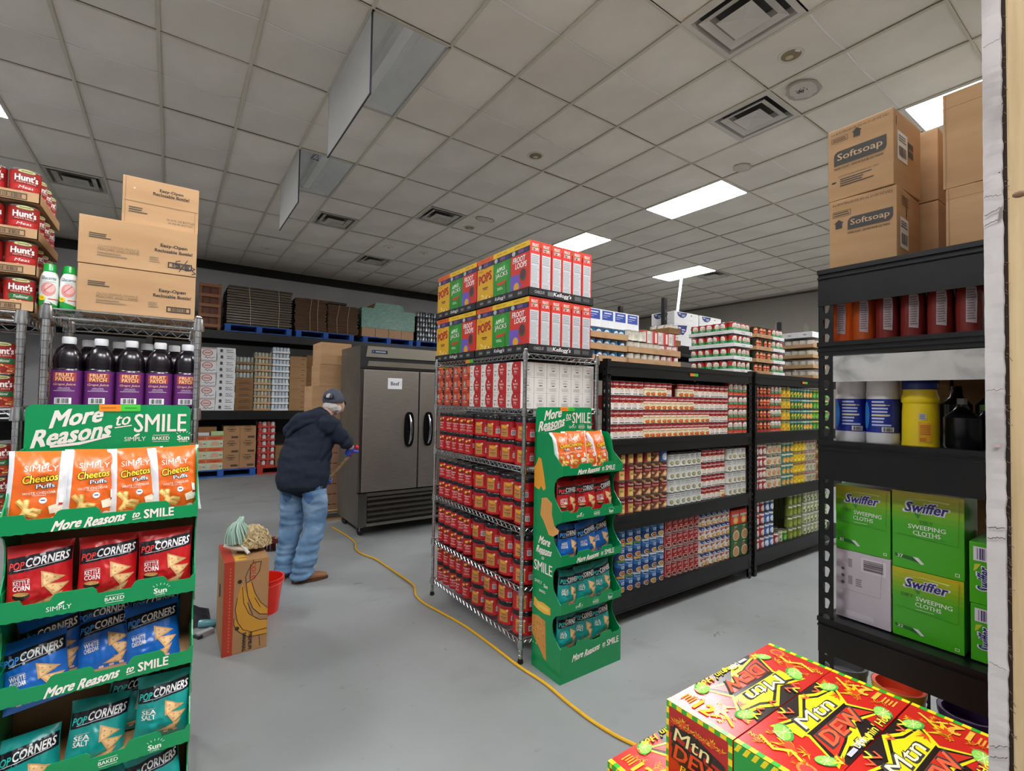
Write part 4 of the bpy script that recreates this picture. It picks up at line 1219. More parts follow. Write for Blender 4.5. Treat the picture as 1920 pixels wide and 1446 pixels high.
# tissue cartons on the taller rack behind
def tissue_art(w, h, two=True):
    a = Art(); a.poly([(-w * .4, h * .92), (w * .02, h * .96), (-w * .02, h * .7), (-w * .14, h * .5), (-w * .28, h * .52), (-w * .37, h * .68)], '1f2f6c', 1)
    a.rect(-w * .34, h * .78, -w * .24, h * .84, 'cfd6ea', 2); a.rect(-w * .2, h * .72, -w * .06, h * .77, 'cfd6ea', 2); a.rect(-w * .2, h * .62, -w * .1, h * .66, 'cfd6ea', 2)
    a.ell(w * .2, h * .8, w * .03, h * .06, '6a7a4a', 1); a.rect(w * .28, h * .78, w * .4, h * .8, 'a0a4a8', 1); a.line([(w * .1, h * .35), (w * .2, h * .42), (w * .3, h * .35)], h * .02, '9a9ea4', 1)
    return a
def tcart(w, d, h, loc, label):
    Proto('white_tissue_carton', 'box', carton(w, d, h, CARD_W, {'left': tissue_art(d, h), 'front': tissue_art(w, h)}).mesh('white_tissue_carton')).put(loc, 0, label, 'white tissue cartons')
tcart(.42, .28, .235, (4.53, 3.31, 2.18), 'white carton with navy emblem on the tall rack, lower front one')
tcart(.42, .28, .235, (4.975, 3.31, 2.18), 'white carton with navy emblem, half hidden right of the lower front one')
tcart(.42, .3, .13, (4.53, 3.32, 2.416), 'shallow white carton with navy emblem, topmost on the tall rack')
tcart(.42, .3, .13, (4.975, 3.32, 2.416), 'shallow white carton topmost on the tall rack, right one')
Proto('brown_carton', 'box', carton(.35, .26, .19, CARD, {'left': Art().bars(-.05, .05, .05, .1, 3, '8a6c4a', 1)}).mesh('brown_carton')).put((4.40, 3.64, 2.18), 0, 'brown carton left of the white tissue cartons on the tall rack')
# pale cans at the far end, brown trays, white cartons
TR_F = tray_proto('brown_can_tray', .31, .31, .036, CARD)
tray_stack(5.60, 2.36, 4, 4, TANC, .0765, .078, TR_F, .036, 4, .112, ZT, 'pale cans at the far end', 'pale cans at the far end of the rack', desc='pale can at far rack end', seed=13)
for k in range(4):
    Proto('white_carton', 'box', carton(.33, .1, .118, CARD_W, {'left': Art().bars(-.03, .03, .03, .08, 3, '9a9a9a', 1)}).mesh('white_carton')).put((5.77, 2.735, ZT + .119 * k), 0, 'slim white carton left of the pale cans, %s of four' % nth(k), 'slim white cartons')
for i in range(2):
    Proto('white_carton', 'box', carton(.3, .155, .06, CARD_W, {'left': Art().ell(0, .03, .02, .008, '9a9a9a', 1)}).mesh('white_carton')).put((5.76, 2.45 + .158 * i, ZT + .448), 0, 'flat white carton on top of the pale cans, %s one' % ('right', 'left')[i], 'flat white cartons')
# ================================================================ COFFEE RACK GOODS
def coffee_can(name, r, h, art, lidc='17161a/g'):
    hb = h - .028
    mb = MB()
    mb.lathe([(r * .93, 0), (r * .98, .004), (r * .98, .012), (r * .955, .016), (r * .955, hb - .012), (r * .985, hb - .008), (r * .985, hb)], 'b4161c/g', 24, cap1=False, sq=.18)
    stamp(mb, art, cyl(r * .957, 0, -PI / 2, sq=.18), du=r * .25)
    body = mb.mesh(name)
    mb = MB(); mb.lathe([(r * .99, hb - .001), (r * 1.0, hb + .008), (r * .985, hb + .022), (r * .93, h - .001), (.001, h - .003)], lidc, 24, cap0=False, cap1=False, sq=.18)
    return Proto(name, 'canister', body, [('lid', mb.mesh('lid'), 'black plastic lid')])
ch = .147
aL = Art().rect(-.032, .018, .030, .095, 'b07a3c', 0).rect(-.030, .020, .028, .093, 'c08a48', 1).poly([(-.026, .082), (-.012, .094), (.006, .086), (.018, .095), (.026, .08), (.0, .072)], 'e8a01c', 2).ell(.027, .092, .007, .007, 'f0c0c0', 3, 10)
aL.text("Folgers", 0, .064, .014, '7a2418', 2, w=.044, shear=.2, bold=.012).rect(-.021, .042, .021, .048, '7a4a2c', 2).text('COFFEE', 0, .033, .008, '6a3a20', 2, w=.036).barcode(.052, .03, .078, .062, 1, n=9)
aL.rect(.053, .064, .077, .078, 'c9484c', 1).rect(-.05, .014, .05, .0155, 'd8484a', 0).line([(-.036, .02), (-.036, .095)], .0012, 'd8484a', 0)
BIGC = coffee_can('coffee_canister', .0798, ch, aL)
aS = Art().ell(0, .093, .022, .012, 'e8901c', 0, 14).ell(.004, .088, .016, .010, '5a1a0e', 1, 12).ell(-.008, .093, .012, .006, 'f4c03c', 2, 10).ell(.022, .104, .006, .006, 'f0c8c8', 2, 10)
aS.text("Folgers", 0, .066, .015, 'f0e6e0', 1, w=.05, bold=.012, shear=.15).text('Classic', 0, .05, .010, 'f0e6e0', 1, w=.036, shear=.15).text('ROAST', 0, .036, .006, 'e0a0a0', 1, w=.03).rect(-.022, .024, .022, .027, 'e8d8d4', 1).barcode(.045, .05, .064, .08, 1, n=8).rect(-.03, .014, .03, .0155, 'd8484a', 0)
SMC = coffee_can('slim_coffee_canister', .0488, ch, aS)
SHZ = [1.167, .798, .4426, .1323]
SHN = ['shelf under the boxes', 'third shelf down', 'fourth shelf down', 'lowest shelf']
R = random.Random(21)
for s, z in enumerate(SHZ):
    for k in range(2):
        zz = z + .003 + k * (ch + .0)
        for i, y in enumerate([2.44, 2.607, 2.775, 2.944]):
            BIGC.put((1.848 + R.uniform(-.004, .004), y, zz), -PI / 2 + R.uniform(.0, .65), 'wide red coffee canister, %s from near post, %s layer, %s' % (nth(i), ('lower', 'upper')[k], SHN[s]), 'wide red coffee canisters')
        for i, y in enumerate([3.082, 3.184, 3.286, 3.388, 3.49]):
            if True:
                SMC.put((1.818 + R.uniform(-.002, .002), y, zz), -PI / 2 + R.uniform(.1, .7), 'slim red coffee canister, %s from the wide ones, %s layer, %s' % (nth(i), ('lower', 'upper')[k], SHN[s]), 'slim red coffee canisters')
        for i, x in enumerate([2.018, 2.19]):
            BIGC.put((x, 2.44, zz), -.6 + R.uniform(-.6, .6), 'wide red coffee canister %s corner one, %s layer, %s' % (('right behind', 'two behind')[i], ('lower', 'upper')[k], SHN[s]), 'wide red coffee canisters in the second rank')
        for i, y in enumerate([2.608, 2.777, 2.946]):
            BIGC.put((2.018, y, zz), -PI / 2, 'wide red canister in second rank, %s from corner, %s layer, %s' % (nth(i), ('lower', 'upper')[k], SHN[s]), 'wide red coffee canisters in the second rank')
    mb = MB()
    for i in range(4):
        for j in range(3):
            for k in range(2): mb.lathe([(.054, 0), (.054, ch - .03), (.056, ch - .028), (.054, ch - .002)], 'b4161c/g', 12, (1.935 + .115 * j, 3.1 + .115 * i, z + .003 + k * ch), mats=['b4161c/g', '17161a/g', '17161a/g'])
    tag(mb.build('canisters_behind'), 'slim coffee canisters filling the depth of the %s' % SHN[s], 'canister', kind='stuff')

# coffee pod boxes
kw, kd, kh = .155, .103, .0965
def kbox(name, base, front, side):
    return Proto(name, 'box', carton(kw if name[0] == 'w' or True else 0, kd, kh, base, {'front': front, 'right': side}, bevel=.001, flaps=False).mesh(name))
sb = Art().poly([(-.002, .0)] + [(-.002 + .079 * (1 - math.cos(t)), .048 - .052 * math.cos(t * 1.0) * 1.0) for t in []] + [(.0775, .0), (.0775, kh), (-.002, kh), (-.016, .08), (-.022, .05), (-.016, .02)], 'b01c20', 1)
sb.text("Seattle's", .022, .056, .015, 'f2ece6', 2, w=.052, bold=.012).text('Best', .022, .036, .013, 'f2ece6', 2, w=.028, bold=.012).ell(.022, .075, .006, .006, 'f2ece6', 2, 8).text('COFFEE', .022, .022, .005, 'e8c0bc', 2, w=.03)
sb.bars(-.068, .07, -.04, .088, 3, 'b5aca8', 1).rect(-.064, .042, -.036, .047, '5a5656', 1).ell(-.056, .02, .009, .009, '9aa08a', 1, 8).rect(-.03, .01, -.02, .03, 'c9b8b0', 1)
ss = Art().text("Seattle's Best", 0, .083, .006, 'b06060', 1, w=.04).bars(-.02, .058, .02, .072, 2, 'b5aeaa', 1).rect(-.013, .045, .013, .050, '3a3636', 1).bars(-.034, .012, .034, .034, 4, 'c5c0bc', 1)
SEAT = Proto('coffee_pod_box', 'box', carton(kw, kd, kh, 'e2ded8', {'front': sb, 'right': ss}, bevel=.001, flaps=False).mesh('coffee_pod_box'))
st = Art().rect(-.0775, 0, -.045, kh, '1e1616', 0).ell(-.006, .062, .021, .021, 'e8ddd6', 1, 16).ell(-.006, .062, .018, .018, '4a2a24', 2, 16).ell(-.006, .06, .007, .010, 'e8ddd6', 3, 8).poly([(-.017, .07), (-.006, .076), (.005, .07), (-.006, .067)], 'e8ddd6', 3)
st.rect(-.018, .028, .03, .033, 'f0d0c0', 1).rect(.03, .05, .07, .09, 'd8603a', 0).rect(.045, .01, .07, .04, '8a2418', 0).text('STARBUCKS', -.002, .018, .004, 'f0d0c0', 1, w=.04).ell(-.06, .07, .006, .006, 'd8b8a8', 1, 8).bars(-.072, .02, -.05, .05, 3, 'a89a94', 1)
STAR = Proto('orange_coffee_pod_box', 'box', carton(.139, kd, kh, 'b8401e', {'front': st}, bevel=.001, flaps=False).mesh('orange_coffee_pod_box'))
Z2 = 1.5225
RW = ['bottom', 'middle', 'top']
for k in range(3):
    for i in range(4):
        SEAT.put((1.845 - .03, 2.487 + .157 * i, Z2 + .0975 * k), -PI / 2, 'white and red coffee pod box, %s from the near post in the %s row' % (nth(i), RW[k]), 'white and red coffee pod boxes')
        STAR.put((1.845 - .03, 3.103 + .1405 * i - .0, Z2 + .0975 * k), -PI / 2, 'orange and black coffee pod box, %s past the white ones in the %s row' % (nth(i), RW[k]), 'orange coffee pod boxes')
    for j in range(1, 6):
        if 1.815 + .1045 * j < 2.35:
            SEAT.put((1.815 + .1045 * j, 2.487, Z2 + .0975 * k), -PI / 2, 'pod box seen end-on, plain white, %s back from corner, %s row' % (nth(j - 1), RW[k]), 'pod boxes seen end-on')

# cereal
cw, cd, chh = .2075, .086, .345
def cereal(name, base, art, top, side):
    art.rect(-cw / 2, chh * .9, cw / 2, chh, top, 0).text('FAMILY SIZE', 0, chh * .95, .011, 'a8301c', 1, w=.12, bold=.01)
    art.rect(-cw / 2, chh * .80, cw / 2, chh * .9, '2a2238', 0).rect(-.02, chh * .82, .04, chh * .885, '6a4a8a', 1).ell(-.07, chh * .85, .02, .016, 'b0b4bc', 1, 10).rect(.05, chh * .82, .08, chh * .88, '35307a', 1)
    return Proto(name, 'cereal box', carton(cw - .002, cd - .002, chh, base, {'front': art, 'right': side}, bevel=.001, flaps=False).mesh(name))
ns = Art().rect(-.034, .012, .034, .262, 'c9ccd0', 0).bars(-.03, .20, .03, .255, 5, '8c9096', 1, .1).bars(-.03, .09, .03, .19, 12, 'a4a8ae', 1, .3).bars(-.03, .02, .03, .08, 7, '9a9ea4', 1, .2).frame(-.032, .085, .032, .2, .001, '5a5e64', 2)
ns.text('FROOT', 0, .318, .02, 'f4f2ee', 1, w=.05, bold=.02).text('LOOPS', 0, .292, .02, 'f4f2ee', 1, w=.05, bold=.02).rect(-.02, .301, .02, .307, '3a8a3a', 2).ell(-.01, .29, .007, .007, '7a3a2a', 3, 8)
R = random.Random(5)
def loops(a, x0, x1, y0, y1, n, cols, r=.009):
    for _ in range(n):
        x, y = R.uniform(x0, x1), R.uniform(y0, y1)
        c = R.choice(cols)
        a.ell(x, y, r, r * .8, c, 3, 8); a.ell(x, y, r * .4, r * .3, '8a6a4a', 4, 6)
af = Art().rect(-cw / 2, 0, -.01, .15, '5244b8', 1).poly([(-cw / 2, .15), (-.01, .15), (.06, 0), (-cw / 2, 0)], '6a54b8', 1)
af.text('FROOT', -.01, .245, .035, 'f4f2ee', 2, w=.13, bold=.03, shear=.1).text('LOOPS', .012, .205, .035, 'f4f2ee', 2, w=.12, bold=.03, shear=.1)
af.ell(.035, .125, .042, .05, 'c8281e', 2, 18).ell(.035, .14, .034, .04, '2a5a3a', 3, 18).ell(.035, .145, .026, .03, '5a2a3a', 4, 16).ell(-.035, .07, .03, .03, 'd8a028', 2, 14).ell(.02, .05, .022, .02, 'c8281e', 3, 12)
loops(af, -.09, .06, .01, .04, 12, ['d8a028', '3a8a3a', 'c8281e', '3a6ab0', '8a4a9a'])
af.ell(.08, .03, .012, .012, 'e8b018', 5, 10)
FROOT = cereal('red_cereal_box', 'd03024', af, 'e8c020', ns)
aj = Art().ell(.0, .2, .085, .075, '2f9a30', 1, 24).text('APPLE', -.01, .225, .026, 'f2f2ea', 2, w=.1, bold=.03, rot=.1).text('JACKS', 0, .183, .042, '16201a', 2, w=.152, bold=.05, rot=.06).text('JACKS', 0, .183, .040, 'f2f2ea', 3, w=.145, bold=.015, rot=.06)
aj.poly([(-.06, .135), (.06, .145), (.03, .12), (-.04, .118)], 'c8401e', 2).line([(-.05, .25), (.03, .285)], .006, '6a3a2a', 3).line([(.05, .13), (.06, .05)], .005, '5a2a1a', 3)
for _ in range(70): aj.ell(R.uniform(-.095, .095), R.uniform(.008, .05) , .010, .008, R.choice(['d8a860', 'c88a5a', '9ab060', 'e0c08a']), 3, 7)
aj.bars(-.05, .085, .02, .105, 2, 'bfe0b0', 2)
JACKS = cereal('green_cereal_box', '1c8c2c', aj, 'e8c020', Art())
ap = Art().text('Kellogg', .0, .272, .014, 'b03020', 1, w=.05, shear=.3).text('POPS', 0, .205, .062, '8a1a18', 2, w=.165, bold=.05, rot=.12).text('POPS', 0, .208, .058, 'c82820', 3, w=.155, bold=.02, rot=.12).text('CORN', -.055, .255, .012, 'c82820', 2, w=.05)
ap.rect(-.03, .13, .04, .138, '6a4a1a', 2).rect(-.02, .12, .03, .126, '6a4a1a', 2)
for _ in range(90): ap.ell(R.uniform(-.095, .095), R.uniform(.008, .085) * (1 if R.random() < .7 else .7), .011, .009, R.choice(['e8c050', 'd8a030', 'f0d880', 'c88a20']), 3, 7)
POPS = cereal('yellow_cereal_box', 'dca91c', ap, 'd8601c', Art())
def ktray(i, k, y0, L):
    a = Art()
    for q, (dx) in enumerate((-.23, -.13, .12, .22)):
        a.rect(dx * L / .62 - .026, .014, dx * L / .62 + .026, .040, '4a4a4c', 1); a.rect(dx * L / .62 - .02, .022, dx * L / .62 + .02, .032, '8a8a8c', 2)
    a.text("Kellogg's", 0, .028, .030, 'f0f0f0', 1, w=.12, shear=.25, bold=.015)
    b = Art().text("Kellogg's", .0, .028, .034, 'f0f0f0', 1, w=.15, shear=.25, bold=.015).text('CHEEZ-IT', -.19, .028, .018, 'b0b0b0', 1, w=.08, bold=.02).rect(-.125, .014, -.075, .042, '6a6a6c', 1).rect(.105, .014, .16, .042, '5a5a5c', 1).rect(.18, .016, .24, .04, '4a4a4c', 1)
    w, d = .552, L
    mb = MB(); t = .003
    mb.box(-w / 2, -d / 2, 0, w / 2, d / 2, .003, '1a1a1a')
    for q in ((-w / 2, -d / 2, w / 2, -d / 2 + t), (-w / 2, d / 2 - t, w / 2, d / 2), (-w / 2, -d / 2, -w / 2 + t, d / 2), (w / 2 - t, -d / 2, w / 2, d / 2)):
        mb.box(q[0], q[1], 0, q[2], q[3], .054, '18181a')
    o, u, v = FACES['left'](w, d); stamp(mb, a, pl(o, u, v)); o, u, v = FACES['front'](w, d); stamp(mb, b, pl(o, u, v))
    o = mb.build('cereal_tray', None, (2.053, y0 + d / 2, (1.8705, 2.2225)[k]))
    tag(o, 'black cardboard tray under the cereal boxes, %s tier, %s one' % (('lower', 'upper')[k], ('near', 'far')[i]), 'tray')
for k in range(2):
    ktray(0, k, 2.362, .634); ktray(1, k, 3.0, .634)
    zz = (1.8705, 2.2225)[k] + .0035
    for c in range(6):
        p = (FROOT, JACKS, POPS)[c % 3]; nm = ('red', 'green', 'yellow')[c % 3]
        y = (2.366 if c < 3 else 3.004) + .2085 * (c % 3) + .104
        p.put((1.828, y, zz), -PI / 2, '%s cereal box in the %s tier, %s one' % (nm, ('lower', 'upper')[k], ('nearer', 'farther')[c // 3]), 'cereal boxes facing the aisle')
    for j in range(1, 6):
        FROOT.put((1.828 + .0885 * j, 2.47, zz + .0), -PI / 2 + .01 * (j % 3 - 1), 'red cereal box showing grey nutrition side, %s from corner box, %s tier' % (nth(j - 1), ('lower', 'upper')[k]), 'cereal boxes seen edge-on')
    mb = MB(); mb.box(1.88, 2.6, zz, 2.3, 3.6, zz + .3, '8a1c18'); 
mb = MB(); mb.bbox(-.06, -.05, 0, .06, .05, .012, '1c1a1c', .003)
tag(mb.build('flat_black_packet', None, (1.86, 3.10, 2.222 + .349)), 'flat black packet lying on top of the cereal boxes', 'packet')

# ================================================================ CHIP BAGS AND DISPLAYS
def bag_map(w, h, bulge, seed, fold=.0):
    def f(u, v, off):
        a = min(1, abs(2 * u / w)); b = min(1, max(0, v / h))
        sv = max(0.0, 1 - abs(2 * b - 1) ** 3.2)
        su = max(0.0, 1 - a ** 3.0) ** .75
        wr = noise.noise(Vector((u * 26 + seed, v * 15, seed * 3.1))) * .011 + abs(noise.noise(Vector((u * 60 + v * 20 + seed * 2, v * 34, seed)))) * .006
        rad = math.sin(u * 105 + seed * 5 + v * 25) * .0034 * (abs(2 * b - 1) ** 2.2)
        y = -(bulge * su * sv + (wr + rad) * (0.35 + .65 * su) * (.3 + .7 * sv)) - off
        x = u * (1 - .07 * sv * a)
        y -= fold * max(0, b - .88) * 4
        return (x, y, v)
    return f
def bag(name, w, h, bulge, seed, base, art, side=None, back='b8bcc0/f', fold=.0):
    mb = MB(); f = bag_map(w, h, bulge, seed, fold); nu, nv = 36, 46
    vs = []; 
    for j in range(nv + 1):
        for i in range(nu + 1):
            u, v = -w / 2 + w * i / nu, h * j / nv
            p = f(u, v, 0)
            vs.append(p)
    for j in range(nv):
        for i in range(nu):
            mm = base
            if side and (i < side[1] or i >= nu - side[2]): mm = side[0]
            mb.add([], [], mm)
    o = len(mb.v); mb.v += vs
    for j in range(nv):
        for i in range(nu):
            mm = side[0] if side and (i < side[1] or i >= nu - side[2]) else base
            mb.f.append((o + j * (nu + 1) + i, o + j * (nu + 1) + i + 1, o + (j + 1) * (nu + 1) + i + 1, o + (j + 1) * (nu + 1) + i)); mb.m.append(mb.mi(mm)); mb.sm.append(True)
    g = bag_map(w, h, bulge * .7, seed + 9)
    vs = []
    for j in range(nv + 1):
        for i in range(nu + 1):
            u, v = -w / 2 + w * i / nu, h * j / nv
            p = g(u, v, 0); vs.append((p[0], -p[1] if 0 < i < nu and 0 < j < nv else f(u, v, 0)[1], p[2]))
    mb.add(vs, [(j * (nu + 1) + i + 1, j * (nu + 1) + i, (j + 1) * (nu + 1) + i, (j + 1) * (nu + 1) + i + 1) for j in range(nv) for i in range(nu)], base, True)
    stamp(mb, art, f, du=.0065, dv=.0065, eps=.0007)
    return Proto(name, 'chip bag', mb.mesh(name, ang=1.2))
def pop_art(w, h, col, f1, f2, bowl):
    a = Art()
    a.poly([(-w * .485, h * .60), (w * .485, h * .69), (w * .485, h * .895), (-w * .485, h * .825)], '1a1d26/g', 0)
    rot = .085
    a.text('POP', -w * .335, h * .712, h * .10, col, 1, w=w * .23, bold=.03, shear=.2, rot=rot)
    a.text('CORNERS', w * .125, h * .765, h * .118, 'f2f2f2', 1, w=w * .64, bold=.03, shear=.2, rot=rot)
    a.line([(-w * .38, h * .645), (w * .38, h * .715)], h * .008, 'd8d8d8', 1)
    for tri in ([(.02, .60), (.40, .47), (.04, .36)], [(.06, .40), (.46, .37), (.22, .20)], [(-.06, .13), (.36, .26), (.24, .10)]):
        a.poly([(x * w, y * h) for x, y in tri], 'd8a870', 1)
        cx = sum(p[0] for p in tri) / 3; cy = sum(p[1] for p in tri) / 3
        a.poly([((cx + (x - cx) * .72) * w, (cy + (y - cy) * .72) * h) for x, y in tri], 'ecc48c', 2)
        for q in range(5): a.ell((cx + .08 * math.cos(q * 2.1)) * w, (cy + .04 * math.sin(q * 2.1)) * h, w * .02, h * .010, 'c88a4c', 3, 6)
    a.text(f1, -w * .26, h * .465, h * .07, 'f4f2ee', 1, w=w * .26, bold=.03, rot=.04).text(f2, -w * .26, h * .385, h * .07, 'f4f2ee', 1, w=w * .26, bold=.03, rot=.04)
    a.line([(-w * .38, h * .515), (-w * .14, h * .522)], h * .005, 'e8d8d0', 1)
    if bowl:
        a.ell(-w * .26, h * .27, w * .14, h * .05, '1c1612', 1, 14); a.ell(-w * .26, h * .30, w * .125, h * .03, 'c89a58', 2, 12)
    for q in range(4): a.rect(w * (-.3 + .17 * q), h * .075, w * (-.22 + .17 * q), h * .105, 'e8c8c0', 1)
    return a
RED, BLU, TEA = 'c41a20/f', '1668c4/f', '149a94/f'
bw, bh = .158, .205
def pops(col, txt, f1, f2, bowl, nm):
    return [bag(nm, bw, bh, .030, s, col, pop_art(bw, bh, txt, f1, f2, bowl)) for s in (1, 4)]
B_RED = pops(RED, 'f04038', 'KETTLE', 'CORN', True, 'red_popped_chip_bag')
B_BLU = pops(BLU, '3a9cf0', 'WHITE', 'CHEDDAR', False, 'blue_popped_chip_bag')
B_TEA = pops(TEA, '2cc8be', 'SEA', 'SALT', False, 'teal_popped_chip_bag')
def puff_art(w, h):
    a = Art()
    a.text('SIMPLY', 0, h * .76, h * .075, 'f6e8dc', 1, w=w * .6).ell(.01, h * .815, w * .05, h * .018, 'f6e8dc', 1, 10, rot=.6).ell(-.006, h * .805, w * .02, h * .012, 'f6e8dc', 1, 8)
    a.outlined('Cheetos', 0, h * .63, h * .10, 'f4c81c', '181410', w * .013, 1, w=w * .62, bold=.035, shear=.15, rot=.12)
    a.outlined('Puffs', w * .10, h * .53, h * .055, 'e8f0f4', '10304a', w * .009, 2, w=w * .32, bold=.02, rot=.08)
    a.text('WHITE CHEDDAR', 0, h * .44, h * .035, 'f6e8dc', 1, w=w * .58, rot=.05).rect(-w * .12, h * .405, w * .12, h * .41, 'f6e8dc', 1)
    a.ell(w * .08, h * .34, w * .07, h * .04, 'e8eef2', 1, 12).rect(w * .04, h * .335, w * .12, h * .35, '2a4a7a', 2)
    for pts in ([(-.34, .34), (-.22, .26), (-.16, .18), (-.02, .14)], [(-.30, .12), (-.2, .2), (-.08, .22), (.04, .2)], [(-.2, .34), (-.2, .24), (-.24, .14)]):
        a.line([(x * w, y * h) for x, y in pts], w * .11, 'd8a850', 2); a.line([(x * w, (y + .012) * h) for x, y in pts], w * .06, 'f0cc80', 3)
    a.poly([(w * .18, h * .26), (w * .4, h * .3), (w * .42, h * .18), (w * .22, h * .16)], 'f0e4cc', 1).poly([(w * .36, h * .42), (w * .44, h * .4), (w * .46, h * .2), (w * .38, h * .22)], 'f4eee4', 2).rect(w * .37, h * .27, w * .45, h * .3, 'b8302c', 3).ell(w * .3, h * .08, w * .08, h * .04, 'e4dcd0', 1, 10)
    return a
pw, ph = .155, .235
ORG = 'e0651c/f'
WHT = 'd9dce0/f'
B_PUF = [bag('orange_puff_bag', pw, ph, .034, s, ORG, puff_art(pw * .86, ph), side=(WHT, sl, sr)) for s, sl, sr in ((2, 5, 3), (6, 6, 2), (8, 3, 8))]

GRN = '048a4e/g'
def smile_text(a, x, y, s=1.0, c='ece8e0'):
    """script-like one-line slogan"""
    a.text('More', x - .105 * s, y - .004 * s, .027 * s, c, 1, w=.062 * s, shear=.45, bold=.045, rot=.10)
    a.text('Reasons', x - .018 * s, y + .0 * s, .027 * s, c, 1, w=.092 * s, shear=.45, bold=.045, rot=.10)
    a.text('to', x + .054 * s, y + .004 * s, .016 * s, c, 1, w=.018 * s, shear=.4, bold=.03, rot=.1).line([(x + .046 * s, y - .010 * s), (x + .066 * s, y - .007 * s)], .002 * s, c, 1)
    a.text('SMILE', x + .112 * s, y + .004 * s, .027 * s, c, 1, w=.076 * s, bold=.03)
    return a
def logos(a, x, y, s=1.0, c='dfeee2', gap=.1):
    a.text('SIMPLY', x - gap * s, y, .012 * s, c, 1, w=.05 * s).ell(x - gap * s + .004 * s, y + .011 * s, .008 * s, .003 * s, c, 1, 8, rot=.5)
    a.text('BAKED', x, y, .010 * s, c, 1, w=.042 * s, bold=.02).rect(x - .02 * s, y - .010 * s, x + .02 * s, y - .0088 * s, c, 1).rect(x - .02 * s, y + .0088 * s, x + .02 * s, y + .010 * s, c, 1)
    a.text('Sun', x + gap * s * .9, y, .014 * s, c, 1, w=.030 * s, bold=.04).text('CHIPS', x + gap * s * .9, y - .011 * s, .005 * s, c, 1, w=.022 * s)
    for q in range(6):
        t = .3 + q * .42
        a.line([(x + gap * s * .9 + .019 * s * math.cos(t), y + .004 * s + .012 * s * math.sin(t)), (x + gap * s * .9 + .024 * s * math.cos(t), y + .004 * s + .017 * s * math.sin(t))], .0012 * s, c, 1)
    return a
LT = [1.205, .952, .705, .437, .196]
LB = [1.150, .893, .648, .380, .0]
def display(x0, yf, label, sidew=.487):
    W, D = sidew, .255
    t = thing('chip_display_stand', label, 'display stand', (x0, yf, 0))
    # side profile
    P = [(0, 0), (0, LT[4])]
    for lo, up in ((LT[4], LB[3]), (LT[3], LB[2]), (LT[2], LB[1]), (LT[1], LB[0])):
        P += [(.03, lo + .025), (.062, lo + .065), (.070, lo + .1), (.066, up - .05), (.04, up - .018), (.0, up), (.0, up + .053)]
    P += [(.02, 1.222), (.075, 1.268), (.088, 1.33), (.10, 1.362), (.13, 1.382), (D, 1.386), (D, 0)]
    for side in (0, 1):
        mb = MB(); xx = (0, W - .004)[side]
        mb.prism(P, xx, xx + .004, GRN, mapf=lambda a, b, c: (c, a, b))
        # print on the outer left side: crisps and slogan
        if side == 0:
            a = Art()
            chip = 'd8922c'
            a.poly([(-.245, 1.18), (-.215, 1.235), (-.19, 1.23), (-.16, 1.13), (-.145, 1.06), (-.165, 1.045), (-.19, 1.07), (-.205, 1.045), (-.23, 1.05), (-.254, 1.06), (-.254, 1.18)], 'e09a2c/f', 0)
            a.poly([(-.18, 1.0), (-.135, 1.01), (-.085, .985), (-.085, .92), (-.062, .86), (-.02, .845), (-.03, .825), (-.07, .80), (-.11, .80), (-.15, .86), (-.19, .9)], 'd9a058/f', 0)
            for q in range(6): a.line([(-.18 + .016 * q, .995), (-.178 + .018 * q, .9), (-.13 + .014 * q, .83)], .0022, 'c08438', 1)
            a.text('More', -.145, .80 - .045, .045, 'ece8e0', 1, w=.10, shear=.4, bold=.04).text('Reasons', -.15, .70, .04, 'ece8e0', 1, w=.135, shear=.4, bold=.04, rot=.03).line([(-.19, .672), (-.09, .684)], .004, 'ece8e0', 1)
            a.text('to', -.16, .655, .02, 'ece8e0', 1, w=.022, shear=.4).text('SMILE', -.158, .60, .06, 'ece8e0', 1, w=.165, bold=.02)
            a.text('SIMPLY', -.20, .508, .018, 'dfeee2', 1, w=.07).text('Sun', -.13, .50, .02, 'dfeee2', 1, w=.035, bold=.03).text('BAKED', -.16, .462, .014, 'dfeee2', 1, w=.055, bold=.02)
            a.poly([(-.235, .41), (-.2, .395), (-.15, .40), (-.085, .39), (-.085, .35), (-.14, .34), (-.19, .345), (-.215, .35), (-.24, .36)], 'e8b03c/f', 0).poly([(-.21, .385), (-.1, .38), (-.1, .36), (-.2, .36)], 'f0c860/f', 1)
            a.poly([(-.254, .30), (-.2, .31), (-.13, .30), (-.125, .2), (-.115, .08), (-.14, .09), (-.18, .13), (-.23, .17), (-.254, .2)], 'c98a3c/f', 0)
            RR = random.Random(3)
            for q in range(26): a.ell(RR.uniform(-.245, -.135), RR.uniform(.14, .29), .006, .004, RR.choice(('b07028', 'e0b068', '8a6a2c')), 1, 6)
            stamp(mb, a, pl((0, 0, 0), (0, -1, 0), (0, 0, 1)), eps=.0006)
        mb.build('side_panel', t)
    mb = MB(); mb.box(.004, D - .004, 0, W - .004, D, 1.386, '8a6b4a'); mb.build('back_panel', t)
    # header card
    hw = .463
    def rr(x0_, x1_, y0_, y1_, r): 
        return [(x0_, y0_), (x1_, y0_)] + [(x1_ - r + r * math.cos(q * PI / 8), y1_ - r + r * math.sin(q * PI / 8)) for q in range(5)] + [(x0_ + r - r * math.sin(q * PI / 8), y1_ - r + r * math.cos(q * PI / 8)) for q in range(5)]
    mb = MB(); mb.prism(rr(.0, hw, 1.12, 1.533, .022), D - .010, D - .005, GRN, mapf=lambda a, b, c: (a, c, b))
    a = Art()
    c = 'e4e0d8'
    a.text('More', .135, 1.492, .056, c, 1, w=.135, shear=.4, bold=.04, rot=.16).text('Reasons', .125, 1.432, .056, c, 1, w=.205, shear=.4, bold=.04, rot=.17)
